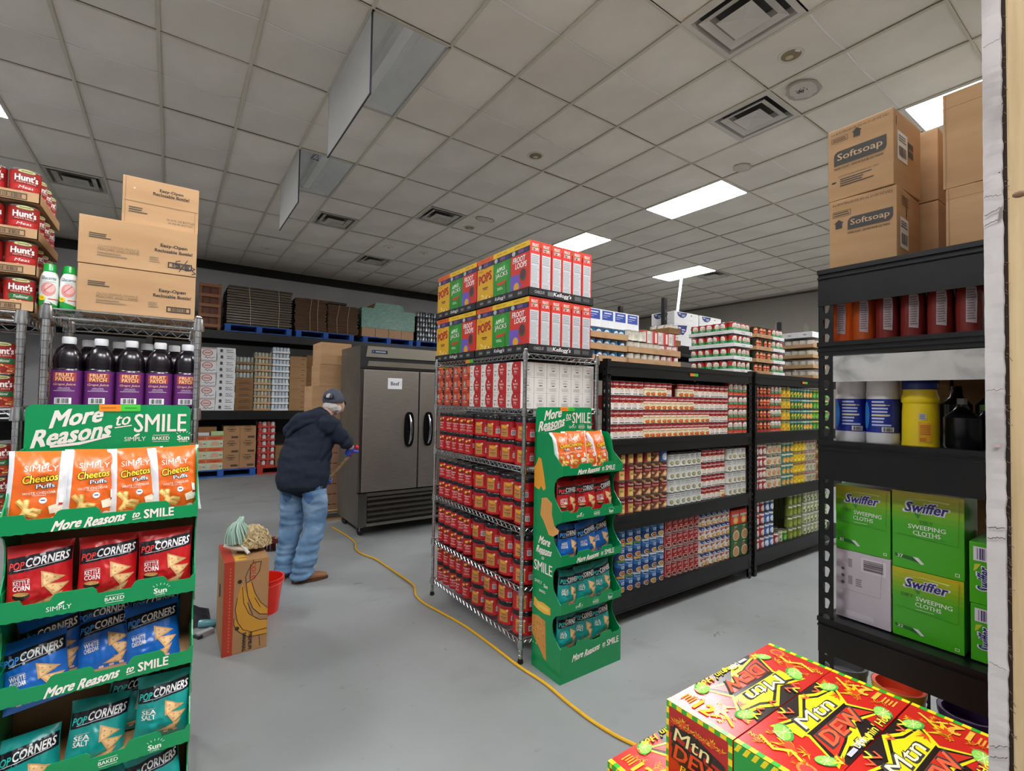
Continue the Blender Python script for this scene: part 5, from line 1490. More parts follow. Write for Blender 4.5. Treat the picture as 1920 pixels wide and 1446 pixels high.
    a.poly([(.065, 1.385), (.14, 1.392), (.225, 1.418), (.226, 1.422), (.14, 1.402), (.065, 1.392)], c, 1)
    a.text('to', .258, 1.477, .036, c, 1, w=.042, shear=.3, bold=.02, rot=.1).line([(.236, 1.450), (.282, 1.458)], .004, c, 1)
    a.text('SMILE', .37, 1.466, .068, c, 1, w=.158, bold=.02)
    logos(a, .372, 1.408, 1.25, c, .062)
    stamp(mb, a, pl((0, D - .010, 0), (1, 0, 0), (0, 0, 1)), eps=.0006)
    h = mb.build('header_card', t)
    price_stickers(t, .25, D - .012, 1.522, k=1.1)
    # tray fronts with raised tabs
    TB = [(0, .0), (.004, .004), (.05, .004), (.058, -.012), (.115, -.012), (.125, .006), (.135, .010), (.215, .010), (.225, .0), (.228, -.012), (.31, -.012), (.318, .004), (.326, .010), (.395, .010), (.405, -.0), (.408, -.012), (.47, -.012), (.478, .0), (W, .002)]
    for i, (zt, zb) in enumerate(zip(LT, LB)):
        mb = MB()
        # slightly scalloped lower edge
        bot = [(W - W * q / 40, zb + (.0025 if q % 2 else 0)) for q in range(41)] if i < 4 else [(W, 0), (0, 0)]
        mb.prism([(x, zt + dz) for x, dz in TB] + bot, -.004, 0, GRN, mapf=lambda a_, b_, c_: (a_, c_, b_))
        a = Art()
        if i in (0, 2): smile_text(a, .26, (zt + zb) / 2 - .004, 1.05)
        elif i == 4: smile_text(a, .27, .13, 1.3)
        else: logos(a, .27, (zt + zb) / 2 - .006, 1.15, gap=.115)
        stamp(mb, a, pl((0, -.004, 0), (1, 0, 0), (0, 0, 1)), eps=.0006)
        tr = mb.build('tray_front', t)
        mb = MB(); zf = zb + .006 if i < 4 else .12
        mb.box(.004, 0, zf - .004, W - .004, D - .012, zf, 'b08a60'); mb.build('tray_floor', tr)
        if i < 4:
            mb = MB(); mb.box(.004, .03, zf + .002, .007, D - .02, zt + .02, GRN); mb.build('tray_side', tr); mb = MB(); mb.box(W - .007, .03, zf + .002, W - .004, D - .02, zt + .02, GRN); mb.build('tray_side', tr)
    return t
YM, XM = 2.052, 1.802
YL, XL = 2.020, -.400
display(XM, YM, 'green cardboard chip display standing against the coffee rack')
display(XL, YL, 'green cardboard chip display filling the left picture edge')
def bags(x0, yf, wh):
    """rows: (protos, z, [(dx, dy, dz, tilt back, roll, yaw, variant)], colour, row word)"""
    def rowput(P, z, items, desc, group):
        for n, (dx, dy, dz, tb, roll, yaw, v) in enumerate(items):
            P[v % len(P)].put((x0 + dx, yf + dy, z + dz), 0, desc % nth(n), group, rot=(-tb, roll, yaw))
    return rowput
# middle display
rp = bags(XM, YM, 'middle')
rp(B_PUF, 1.158, [(.09, .085, .0, .30, .06, .10, 0), (.20, .10, .004, .26, -.05, -.5, 1), (.315, .10, .003, .28, .05, -.3, 1), (.40, .085, .0, .24, -.08, .10, 0)], 'orange puff bag on top of the middle display, %s from the left', 'orange puff bags in the middle display')
rp(B_RED, .902, [(.085, .062, 0, .12, .10, .05, 0), (.235, .058, .0, .12, .02, -.12, 1), (.39, .060, .004, .10, -.06, -.02, 0)], 'red kettle corn bag in the middle display, %s from the left', 'red kettle corn bags in the middle display')
rp(B_BLU, .657, [(.095, .062, -.006, .12, .10, .05, 1), (.255, .055, -.004, .10, -.08, .0, 0), (.385, .075, .0, .12, -.10, -.05, 1)], 'blue white cheddar bag in the middle display, %s from the left', 'blue bags in the middle display')
rp(B_TEA, .389, [(.095, .062, -.006, .12, .18, .06, 0), (.25, .058, 0, .12, -.02, -.1, 1), (.39, .062, .006, .10, -.05, .0, 0)], 'teal sea salt bag, upper teal tray, middle display, %s from left', 'teal bags in the upper teal tray')
rp(B_TEA, .13, [(.095, .062, .012, .12, .12, .05, 1), (.235, .07, .014, .14, .12, -.1, 0), (.38, .062, .020, .12, .0, .03, 1)], 'teal sea salt bag in the lowest tray of the middle display, %s from the left', 'teal bags in the lowest tray')
# second rank inside the middle display
for P, z, nm, xs in ((B_RED, .902, 'red', (.13, .33)), (B_BLU, .657, 'blue', (.12, .34)), (B_TEA, .389, 'teal', (.18, .35)), (B_TEA, .13, 'teal', (.16, .34))):
    for q, dx in enumerate(xs):
        P[q % 2].put((XM + dx, YM + .155, z + .0), 0, '%s bag in back rank, middle display, %s one, tray at %s height' % (nm, ('left', 'right')[q], {.902: 'chest', .657: 'waist', .389: 'knee', .13: 'floor'}[z]), 'bags in the back rank of the middle display', rot=(-.06, .03, .05))
# left display
rp = bags(XL, YL, 'left')
rp(B_PUF, 1.155, [(.065, .070, .0, .16, .05, .16, 2), (.192, .085, .0, .20, .04, .10, 0), (.31, .085, .0, .20, -.02, .06, 1), (.425, .080, .0, .18, -.04, .12, 1)], 'orange puff bag on the left display, %s from the left', 'orange puff bags in the left display')
rp(B_RED, .900, [(.086, .055, 0, .10, -.02, .04, 0), (.245, .055, .0, .10, .02, .06, 1), (.400, .055, .0, .10, .0, .05, 0)], 'red kettle corn bag in the left display, %s from the left', 'red kettle corn bags in the left display')
rp(B_BLU, .655, [(.09, .075, -.055, .35, -.12, .06, 0), (.25, .11, -.02, .55, -.05, .05, 1), (.378, .085, -.02, .42, -.06, .03, 0)], 'blue white cheddar bag slumped in the left display, %s from the left', 'blue bags slumped in the left display')
for q, (dx, dy, dz, tb, roll) in enumerate([(.12, .16, -.02, .25, -.15), (.24, .19, .0, .2, -.05), (.375, .18, .01, .2, .02)]):
    B_BLU[q % 2].put((XL + dx, YL + dy, .655 + dz), 0, 'blue bag behind the slumped ones in the left display, %s from the left' % nth(q), 'blue bags behind', rot=(-tb, roll, .05))
rp(B_TEA, .387, [(.075, .065, -.085, .3, -.05, .06, 0), (.225, .07, -.03, .28, .10, .04, 1), (.405, .06, .005, .15, .04, .0, 0)], 'teal sea salt bag in the left display, %s from the left', 'teal bags in the left display')
B_TEA[1].put((XL + .30, YL + .15, .40), 0, 'darker teal bag wedged behind the front ones in the left display', 'teal bags in the left display', rot=(-.1, .22, .25))
rp(B_TEA, .125, [(.09, .06, -.01, .12, .05, .04, 1), (.25, .06, .0, .12, .0, .04, 0), (.40, .06, .03, .12, -.10, .05, 1)], 'teal bag in the lowest tray of the left display, %s from the left', 'teal bags in the lowest left tray')

# ================================================================ LEFT RACK GOODS
def juice():
    mb = MB(); J = '120c14/g'
    s = .0445
    prof = [(s * .8, 0), (s * .96, .005), (s, .015), (s, .142), (s * .93, .146), (s * .95, .152), (s * .93, .158), (s * .97, .165), (s * .97, .175), (s * .9, .195), (s * .72, .215), (s * .45, .228), (s * .36, .232), (s * .36, .24)]
    mb.lathe(prof, J, 24, sq=.55)
    a = Art().rect(-.03, .098, .03, .130, 'a03c34', 1).rect(-.026, .113, .026, .1145, 'e8a080', 2).text('FRUIT', 0, .122, .012, 'f0c890', 2, w=.045, bold=.03).text('PATCH', 0, .106, .012, 'f0c890', 2, w=.045, bold=.03).text('Grape Juice', 0, .087, .011, 'e8b088', 1, w=.058, shear=.3, bold=.02).text('100% JUICE', 0, .074, .005, 'e8e0e8', 1, w=.030).rect(-.027, .064, .027, .0655, 'd8c8d8', 1).rect(-.018, .069, .018, .070, 'd8c8d8', 1).barcode(-.024, .018, .020, .040, 1, n=10)
    LAB = '5c1a66'
    lb = Art().rect(-.1, .010, .1, .138, LAB, 0)
    stamp(mb, lb, cyl(s, 0, sq=.55), du=.006); stamp(mb, a, cyl(s, 0, sq=.55), du=.006)
    me = mb.mesh('juice_bottle')
    mb = MB(); mb.lathe([(.0195, .235), (.0205, .238), (.0205, .256), (.0185, .2605), (.001, .2605)], 'e4e6ea', 18, cap1=False)
    return Proto('juice_bottle', 'bottle', me, [('cap', mb.mesh('cap'), 'white screw cap')])
JB = juice()
for i in range(5):
    JB.put((-.310 + .0895 * i, 2.362, 1.5165), .05 * (i % 3 - 1) - .03 - .0 * i, 'grape juice bottle with purple label, %s from the left on the rack' % nth(i), 'grape juice bottles in the front row')
for i in range(4):
    JB.put((-.265 + .0895 * i, 2.455, 1.5165), .1, 'grape juice bottle in the second row, behind the gap %s from the left' % nth(i), 'grape juice bottles in the second row')
tb = MB(); Proto('brown_carton', 'box', carton(.36, .13, .19, CARD, {'front': Art().rect(.0, .115, .12, .13, '7a5a3c', 1)}).mesh('brown_carton')).put((-.13, 2.6, 1.5165), 0, 'brown carton behind the grape juice bottles')
# easy open cartons
def eo(w, d, h, extra, full=True):
    a = Art().text('Easy-Open', w * .32, h * .35 if full else h * .5, .015, '1a1714', 1, w=.09, bold=.02).text('Reclosable Bottle!', w * .32, h * .2 if full else h * .3, .012, '1a1714', 1, w=.125, bold=.02)
    if full:
        a.p = []
        a.text('Easy-Open', w * .29, h * .60, .016, '1a1714', 1, w=.085, bold=.03).text('Reclosable Bottle!', w * .29, h * .49, .012, '1a1714', 1, w=.12, bold=.03)
        a.bars(-w * .42, h * .54, -w * .24, h * .66, 3, '3a332c', 1, .3).text('GLUCERNA SHAKE', -w * .18, h * .40, .009, '8a7458', 1, w=.12).text('PEACHES AND CREME', -w * .18, h * .33, .010, '7a6448', 1, w=.12).bars(-w * .35, h * .18, -w * .1, h * .28, 2, '8a7458', 1, .3)
        a.bars(w * .08, h * .2, w * .17, h * .34, 3, '8a7458', 1, .2)
        a.frame(w * .24, h * .13, w * .46, h * .26, .004, '2a2420', 1).barcode(w * .26, h * .15, w * .44, h * .24, 1, bg=None, fg='2a2420', n=22)
    if extra: extra(a)
    return a
def marker(a):
    for pts in ([(.125, .055), (.112, .052), (.11, .04), (.122, .038), (.124, .03), (.112, .028)], [(.148, .06), (.122, .012)], [(.142, .038), (.156, .040), (.152, .03), (.142, .02), (.160, .022)], [(.162, .036), (.174, .03), (.164, .024), (.176, .012), (.164, .008)]):
        a.line(pts, .0028, '1c1a2a', 2)
cb = MB()
Proto('brown_carton', 'box', carton(.354, .24, .171, CARD, {'front': eo(.354, .24, .171, None)}).mesh('brown_carton')).put((-.112, 2.425, 1.872), 0, 'brown bottle carton on the left rack, lowest of three', 'easy-open cartons')
Proto('brown_carton', 'box', carton(.356, .24, .175, CARD, {'front': eo(.356, .24, .175, marker)}).mesh('brown_carton')).put((-.113, 2.423, 2.045), 0, 'brown bottle carton dated in black marker, middle of three', 'easy-open cartons')
te = Art().text('Easy-Open', .03, .143, .014, '1a1714', 1, w=.075, bold=.03).text('Reclosable Bottle!', .03, .128, .012, '1a1714', 1, w=.115, bold=.03).rect(-.118, .083, .118, .0845, '6a5238', 1).bars(-.1, .04, -.04, .065, 3, '4a4034', 1, .4).text('24-10 FL OZ BOTTLES', .062, .036, .008, '3a332c', 1, w=.09).text('24-296 ML BOTTLES', .062, .024, .007, '3a332c', 1, w=.08).rect(-.112, .0, -.1105, .175, '8a6c48', 1).rect(.108, .0, .1095, .083, '8a6c48', 1).ell(-.085, .135, .003, .003, 'd8c8a8', 1, 8)
Proto('brown_carton', 'box', carton(.24, .22, .178, CARD, {'front': te}).mesh('brown_carton')).put((-.054, 2.425, 2.222), 0, 'smaller brown bottle carton, topmost on the left rack', 'easy-open cartons')
def shake():
    mb = MB(); G = '1fa045/g'
    r = lambda v: .0235 + .004 * math.sin(min(1, v / .12) * PI)
    prof = [(.020, 0), (.0245, .004)] + [(r(v), v) for v in (.01, .03, .05, .07, .09, .11)] + [(.022, .122), (.018, .13), (.0165, .133)]
    mb.lathe(prof, 'dfe6e0/g', 20, mats=['1f9a4a/g', '1f9a4a/g'] + ['dfe6e0/g'] * 9)
    a = Art().poly([(-.036, .06), (-.02, .03), (.03, .012), (.036, .1), (.05, .1), (.05, .008), (-.05, .008), (-.05, .07)], G, 0).text('Glucerna', -.0, .108, .012, '1f3a6a', 1, w=.042, shear=.2, bold=.015).ell(0, .068, .020, .024, 'd8908c', 1, 16).ell(.004, .072, .013, .016, 'e8b4b0', 2, 12).line([(-.01, .06), (.01, .085)], .003, 'c06a68', 3).ell(-.016, .036, .010, .009, 'f0d020', 3, 12).text('15g', -.016, .037, .006, '2a2a1a', 4, w=.010).rect(.0, .032, .03, .035, 'd84040', 2).rect(-.01, .094, .02, .0955, '9ab8a8', 1)
    stamp(mb, a, cyl(r, 0), du=.005)
    me = mb.mesh('shake_bottle')
    mb = MB(); mb.lathe([(.0185, .132), (.019, .137), (.0178, .139), (.0178, .157), (.0165, .160), (.001, .160)], '0f9a3c/g', 20, cap1=False)
    return Proto('shake_bottle', 'bottle', me, [('cap', mb.mesh('cap'), 'green cap')])
SB = shake()
SB.put((-.368, 2.352, 1.8705), .05, 'small pink and green shake bottle, left of two', 'shake bottles'); SB.put((-.315, 2.352, 1.8705), .0, 'small pink and green shake bottle touching the brown cartons', 'shake bottles')
SB.put((-.33, 2.42, 1.8705), .3, 'shake bottle standing behind the other two', 'shake bottles')
# sauce cans
def sauce(low, word, lowc):
    h = .112; a = Art()
    a.ell(0, h * .93, .024, .007, '5a7a3c', 1, 14).ell(0, h * .93, .022, .0055, 'd8c890', 2, 14).rect(-.014, h * .915, .014, h * .945, '5a7a3c', 3)
    a.poly([(-.034, h * .54), (.034, h * .54), (.036, h * .8), (.02, h * .88), (-.02, h * .88), (-.036, h * .8)], '8a1418', 1)
    a.text("Hunt's", 0, h * .73, h * .19, 'f2ece4', 2, w=.06, bold=.045).text('PASTA SAUCE', 0, h * .585, h * .055, 'e8b0a0', 2, w=.048, bold=.02)
    a.poly([(-.03, h * .36), (.034, h * .34), (.034, h * .50), (-.03, h * .52)], lowc, 1); a.text(word, 0, h * .43, h * .085, 'f2ece4', 2, w=.036, shear=.3)
    RR = random.Random(len(word))
    for q in range(16):
        x, y = RR.uniform(-.03, .03), RR.uniform(.006, .032); t = RR.uniform(0, 6)
        a.line([(x + .010 * math.cos(t + s), y + .006 * math.sin(t + s)) for s in (0, .7, 1.4, 2.1)], .0022, RR.choice(('e8c080', 'f0d8a0', 'd89a58')), 3)
    a.ell(0, .02, .014, .010, '8a1c10', 4, 12)
    a.barcode(.05, .02, .066, .06, 1, n=8, vert=True)
    return can('pasta_sauce_can', 'can', .0415, h, [(0, .3, 'b8401c'), (.3, 1, 'b02420')], a, seg=28, du=.008)
SM_, ST_ = sauce('m', 'Meat', 'b81c1c'), sauce('t', 'Traditional', '1a6a38')
TRH = tray_proto('brown_can_tray', .265, .351, .036, CARD, {'front': Art().frame(-.02, .006, .10, .028, .003, '4a3a28', 1).barcode(-.016, .009, .096, .025, 1, bg=None, fg='4a3a28', n=24)})
zt0 = 1.849
TI = ['lowest', 'second', 'third', 'top']
for k in range(4):
    TRH.put((-.5285, 2.4825 + .004 * k, zt0 + .127 * k), 0, 'brown tray under sauce cans, %s in the left-edge stack' % TI[k], 'sauce can trays')
    for i in range(3):
        for j in range(4):
            if j > 0 and i < 2: continue
            p = ST_ if k == 0 else SM_
            p.put((-.443 - .0855 * (2 - i) + .0, 2.354 + .0855 * j + .004 * k, zt0 + .127 * k + .0035), .25 if j == 0 else .9, '%s sauce can, %s tier, %s' % (('green banded' if k == 0 else 'red'), TI[k], ('%s from the rack post' % ['third', 'second', 'first'][i]) if j == 0 else '%s back along the side' % ORD[j]), 'stacked pasta sauce cans')
for s, (z, w) in enumerate(((1.519, 'shelf beside the juice'), (1.174, 'shelf behind the left display'))):
    for k in range(2):
        for i in range(4):
            ST_.put((-.485 - .0865 * i, 2.365, z + .1125 * k), .3, 'green banded sauce can, %s, %s layer, %s from post' % (w, ('lower', 'upper')[k], nth(i)), 'sauce cans on the shelf')
        ST_.put((-.485, 2.455, z + .1125 * k), .9, 'green banded sauce can, %s, %s layer, behind first one' % (w, ('lower', 'upper')[k]), 'sauce cans on the shelf')
Proto('brown_carton', 'box', carton(.24, .1, .24, CARD_D).mesh('brown_carton')).put((-.53, 2.715, 1.849), 0, 'dark brown carton behind the sauce can stack')
# ================================================================ FREEZER
def freezer():
    X, Y, W, D, Zt, Zb = 1.735, 5.40, 1.38, .80, 2.165, .11
    t = thing('reach_in_freezer', 'two door stainless steel freezer on casters with a Beef notice', 'freezer', (X, Y, 0))
    t['label'] = 'two door stainless steel freezer on casters with black pull handles'
    side = ramp_mat('freezer_side', [(0.3, '5c5852'), (0.7, '6c6862')], scale=3, rough=.4, metal=.4)
    mb = MB(); mb.bbox(0, .055, Zb, W, D, Zt, side, .006); mb.build('cabinet_body', t)
    mb = MB(); mb.bbox(.0, .03, 1.90, W, .056, Zt, '1c1d1f/p', .003); mb.build('header_panel', t)
    mb = MB(); mb.prism([(.05, 2.03), (.07, 2.155), (W - .03, 2.155), (W - .03, 2.03)], .012, .031, 'a8a49a/s', mapf=lambda a, b, c: (a, c, b)); mb.prism([(.07, 1.925), (.085, 1.985), (W - .03, 1.985), (W - .03, 1.925)], .016, .031, '9a968c/s', mapf=lambda a, b, c: (a, c, b)); hp = mb.build('header_trim', t)
    mb = MB(); mb.bbox(.115, .008, 2.075, .30, .014, 2.112, '1a2c44/g', .002); stamp(mb, Art().ell(-.075, 0, .010, .010, '3a7ac0', 0, 10).rect(-.05, -.006, .07, .007, 'a8b4c0', 0), pl((.2075, .0075, 2.0935), (1, 0, 0), (0, 0, 1))); mb.build('name_badge', hp)
    price_stickers(t, 1.03, .012, 1.955, k=1.25)
    for i, (a, b) in enumerate(((.028, .695), (.712, W - .02))):
        mb = MB(); mb.bbox(a, 0, .50, b, .054, 1.885, STEEL, .006); d = mb.build('door', t)
        hx = (b - .115) if i == 0 else (a + .115)
        mb = MB()
        pts = []
        for q in range(24):
            w_ = 2 * PI * q / 24
            c_, s_ = math.cos(w_), math.sin(w_)
            pts.append((hx + .062 * (abs(c_) ** .6) * (1 if c_ > 0 else -1), 1.20 + .205 * (abs(s_) ** .75) * (1 if s_ > 0 else -1)))
        mb.prism(pts, -.014, 0, '0c0c0d/g', mapf=lambda u, v, w: (u, w, v)); hp_ = mb.build('handle_recess', d)
        mb = MB(); mb.tube([(hx + .0, -.012, 1.03), (hx + .006, -.04, 1.08), (hx + .012, -.052, 1.2), (hx + .006, -.04, 1.32), (hx, -.012, 1.37)], [.010, .014, .016, .014, .010], 'b8babc/c', 10); mb.build('handle', d)
    mb = MB(); mb.box(.004, .01, .50, .026, .056, 1.885, '6a6660/s'); mb.build('door_jamb', t); mb = MB(); mb.box(W - .018, .01, .5, W, .056, 1.885, '6a6660/s'); mb.build('door_jamb', t)
    mb = MB(); mb.bbox(.0, .005, Zb, .10, .056, .485, '6e6b66/s', .003); mb.bbox(.1, .03, Zb, W - .05, .056, .485, '3a3835/s', .003); mb.bbox(.1, .005, .11, W, .05, .145, '8a8780/s', .003); mb.bbox(.1, .005, .45, W, .05, .485, '8a8780/s', .003); mb.bbox(W - .05, .005, Zb, W, .056, .485, '6e6b66/s', .003); mb.build('lower_panel', t)
    for k in range(5):
        z = .165 + .058 * k
        mb = MB(); mb.prism([(.03, z), (.0, z + .012), (.004, z + .034), (.012, z + .036), (.03, z + .04)], .105, W - .055, '8f8b84/s', mapf=lambda a, b, c: (c, a, b)); mb.build('louvre_slat', t)
    mb = MB(); stamp(mb, Art().rect(-.088, -.065, .088, .065, 'e4e6ea', 0).frame(-.088, -.065, .088, .065, .003, 'b8bcc4', 1).text('Beef', 0, 0, .044, '26262a', 1, w=.1, bold=.02), pl((.395, -.001, 1.735), (1, 0, 0), (0, 0, 1)), eps=.001)
    o = mb.build('paper_notice', t); o['label'] = 'white paper notice lettered Beef'
    for cx, cy in ((.06, .1), (W - .06, .1), (.06, D - .1), (W - .06, D - .1)):
        mb = MB(); mb.lathe([(.045, -.014), (.05, -.008), (.05, .008), (.045, .014)], '151515', 18)
        c = mb.build('caster', t, (cx, cy, .05)); c.rotation_euler = (PI / 2, 0, PI / 2 + .3)
        mb = MB(); mb.box(-.02, -.012 - .02, .04, .02, .012 + .02, .065, 'a8a8a8/s'); mb.box(-.02, -.024, .0, .02, -.020, .05, 'a8a8a8/s'); mb.box(-.02, .020, 0, .02, .024, .05, 'a8a8a8/s')
        k = mb.build('caster_fork', t, (cx, cy, .05)); 
freezer()

# boxes stacked left of the freezer on a wood pallet
wood_pallet(1.50, 6.32, 0, 'bare wooden pallet under the cartons beside the freezer')
sml = Art().rect(-.02, .054, .02, .068, '3a2a1c', 1).rect(.03, .056, .085, .066, '3a2a1c', 1)
sb_me = carton(.30, .3, .128, 'a07a60', {'front': sml}).mesh('brown_carton')
for k in range(8):
    Proto('brown_carton', 'box', sb_me).put((1.668 + .003 * (k % 2), 6.49, .144 + .1295 * k), .01 * (k % 3 - 1), 'small brown carton of the column beside the freezer, %s from the floor' % nth(k), 'small brown cartons beside the freezer')
for k, (x, z, w, h, lab) in enumerate([(1.62, 1.185, .38, .235, 'brown carton behind the capped head, above the small cartons'), (1.61, 1.4215, .36, .275, 'brown carton with a white label beside the freezer'), (1.70, 1.699, .38, .275, 'larger brown carton second from the top beside the freezer'), (1.71, 1.977, .38, .28, 'topmost brown carton beside the freezer')]):
    a = Art()
    if k == 1: a = Art().rect(.0, .09, .05, .24, 'd8d4cc', 0).bars(.008, .11, .042, .225, 6, '5a5650', 1)
    Proto('brown_carton', 'box', carton(w, .42, h, CARD, {'front': a}).mesh('brown_carton')).put((x, 6.56, z), 0, lab)

# ================================================================ GOODS ALONG THE BACK WALL
YG = 10.72
def case_box(name, w, d, h, mat, art, cat='box', art_l=None):
    return Proto(name, cat, carton(w, d, h, mat, {'front': art}).mesh(name))
swa = Art().frame(-.145, .0, .145, .236, .004, 'b8b4ae', 0)
for q in range(16): swa.rect(-.14 + .0175 * q, .205, -.131 + .0175 * q, .228, 'a83a38', 1)
swa.ell(0, .135, .085, .06, 'b04844', 1, 20).ell(0, .135, .070, .048, 'd8d2ca', 2, 20).rect(-.05, .12, .05, .15, 'c88884', 3).line([(-.04, .04), (-.02, .06), (.0, .03), (.03, .055), (.06, .035), (.12, .06)], .009, '2a3244', 1)
P = case_box('white_food_carton', .288, .4, .2365, CARD_W, swa)
for k in range(5): P.put((.53 + .004 * (k % 2), YG + .2, 1.2635 + .238 * k), 0, 'white carton with red round crest, %s of five from the shelf up' % nth(k), 'white cartons with red crest')
wa = Art().ell(-.08, .065, .025, .03, '3a4048', 1, 12).rect(-.11, .03, -.05, .04, '5a6068', 1).line([(.0, .07), (.02, .09), (.03, .06), (.05, .085), (.07, .065), (.1, .09)], .008, '4a5058', 1).rect(.0, .03, .12, .045, '7a8088', 1)
P = case_box('white_milk_carton', .312, .4, .1185, CARD_W, wa)
for k in range(10): P.put((.838 + .004 * (k % 3 - 1), YG + .2, 1.2635 + .12 * k), 0, 'white carton with dark script, %s from the shelf up in its column' % nth(k), 'white cartons with dark script')
ba = Art().bars(-.09, .03, .11, .085, 2, '4a3826', 1, .2)
P = case_box('brown_vegetable_carton', .31, .4, .118, CARD_D, ba)
for k in range(5): P.put((1.155 + .004 * (k % 2), YG + .2, 1.2635 + .1195 * k), 0, 'brown printed carton, %s from the shelf up under the green cans' % nth(k), 'brown printed cartons')
def wrapped_case(name, w, h, canr, canh, cols, traym, n=5):
    """shrink-wrapped case: tray edge and the cans standing in it"""
    mb = MB(); d = .4
    mb.box(-w / 2, -d / 2, 0, w / 2, d / 2, h * .30, traym)
    R_ = random.Random(len(name) + n)
    p = w / n
    for i in range(n):
        for j in range(2):
            c = R_.choice(cols)
            mb.lathe([(p * .46, h * .04), (p * .48, h * .1), (p * .48, h * .86), (p * .40, h * .97)], c, 12, (-w / 2 + p * (i + .5), -d / 2 + .012 + p * (.5 + j), 0), mats=[c, c, GREY])
    mb.box(-w / 2 + .01, -d / 2 + .012 + 2 * p, .01, w / 2 - .01, d / 2, h * .94, cols[0])
    return Proto(name, 'case', mb.mesh(name))
GC = wrapped_case('wrapped_can_case', .31, .15, .035, .1, ['5c6e50', '7d8a7a', '4a5a48', 'a3aaa6'], CARD_D)
for k in range(2 + 1): GC.put((1.155, YG + .2, 1.2635 + .598 + .152 * k), 0, 'shrink-wrapped case of green cans, %s above the brown cartons' % nth(k), 'wrapped cases of green cans')
MC = wrapped_case('wrapped_can_case', .312, .128, .035, .1, ['6a7058', '8a8f82', '54604a', 'b0aa90', '9a7c4a'], CARD, 5)
for k in range(9): MC.put((1.475 + .004 * (k % 2), YG + .2, 1.2635 + .1292 * k + .0), 0, 'brown tray of mixed cans, %s from the shelf up' % nth(k), 'brown trays of mixed cans')
WC = wrapped_case('wrapped_can_case', .318, .128, .035, .1, ['9fb0bf', 'c5d0d8', '8494a6', 'b0bcc8'], CARD_W, 5)
for k in range(10): WC.put((1.80 + .004 * (k % 2), YG + .2, 1.2635 + .1292 * k), 0, 'white tray of silvery blue cans, %s from the shelf up' % nth(k), 'white trays of silvery cans')
bb = Art().rect(.06, .16, .12, .172, '4a3826', 1).rect(.06, .06, .11, .07, '4a3826', 1)
P = case_box('plain_brown_carton', .322, .4, .222, ramp_mat('cardboard_mid', [(0.3, '94714c'), (0.7, 'a07c56')], scale=3, rough=.8, rand=.08), bb)
for k in range(5): P.put((2.13 + .003 * (k % 2), YG + .2, 1.2635 + .2235 * k), 0, 'plain brown carton right of the silvery trays, %s from the shelf up' % nth(k), 'plain brown cartons on the back shelf')
P = case_box('tall_brown_carton', .27, .4, .29, CARD_D, Art().rect(-.1, .25, .1, .262, '6a4c30', 1))
for k in range(4): P.put((2.44, YG + .32, 1.2635 + .2915 * k), .06, 'darker wrapped carton at the right end, %s from the shelf up' % nth(k), 'darker cartons on the back shelf')
# floor level
blue_pallet(.20, YB + .02, 0, 'blue pallet on the floor under the diaper cartons')
red_pallet(1.41, YB + .02, 0, 'red pallet on the floor under the red can trays')
hg = Art().rect(-.13, .13, .13, .205, 'c8602c', 0).text('Huggies', 0, .165, .05, 'a82c24', 1, w=.17, bold=.03).poly([(-.08, .02), (.06, .02), (.08, .07), (.02, .11), (-.05, .1)], 'c9a284', 1).ell(.1, .06, .02, .012, '5a6a5a', 1, 8)
P = case_box('pale_diaper_carton', .265, .35, .214, 'b9c4a8', hg)
for i in range(3):
    for k in range(3): P.put((.165 + .267 * i, YG + .18, .1415 + .2155 * k), 0, 'pale green and orange diaper carton, %s column, %s row' % (nth(i), ROWW[k] if k < 2 else 'top'), 'pale diaper cartons')
mb = MB()
P2 = case_box('open_brown_carton', .50, .35, .16, CARD_D, Art())
P2.put((.47, YG + .2, .79), 0, 'open shaded carton lying across the diaper cartons')
for i, (x, z) in enumerate(((.50, .79), (.73, .79))):
    m2 = MB(); m2.bbox(-.1, -.02, 0, .1, .0, .06 + .02 * i, ('c8ccd0', 'a8c08a')[i], .004)
    tag(m2.build('loose_packet', None, (x, YG - .0, z)), ('white', 'green')[i] + ' packet poking out on top of the diaper cartons', 'packet')
hb = Art().text('Huggies', 0, .21, .042, '2c2118', 1, w=.14, bold=.03).rect(-.05, .25, .05, .262, '4a3826', 1).rect(-.05, .165, .05, .176, '4a3826', 1).rect(.0, .04, .11, .075, '4a3826', 1).frame(-.005, .035, .115, .08, .003, '3a2a1c', 2)
P = case_box('brown_diaper_carton', .275, .36, .272, ramp_mat('cardboard_mid2', [(0.3, '9a734c'), (0.7, 'a8805a')], scale=3, rough=.8, rand=.08), hb)
for i in range(2):
    for k in range(3): P.put((.97 + .005 * (k % 2) + .279 * i, YG + .2, .1415 + .2735 * k), 0, 'brown diaper carton, %s column, %s row' % (('left', 'right')[i], ROWW[k] if k < 2 else 'top'), 'brown diaper cartons')
RC = wrapped_case('wrapped_can_case', .31, .128, .035, .1, ['c0b8b4', 'd8d0cc', 'a83028'], 'a83226', 4)
for k in range(7): RC.put((1.575 + .004 * (k % 2), YG + .2, .1415 + .1292 * k), 0, 'red tray of white cans, %s from the red pallet up' % nth(k), 'red trays of white cans')
P = case_box('brown_carton', .3, .36, .2, CARD_D, Art())
for k in range(2): P.put((1.90, YG + .22, .1415 + .2015 * k), 0, 'brown carton seen past the jacket, %s one' % ('lower', 'upper')[k], 'brown cartons past the jacket')

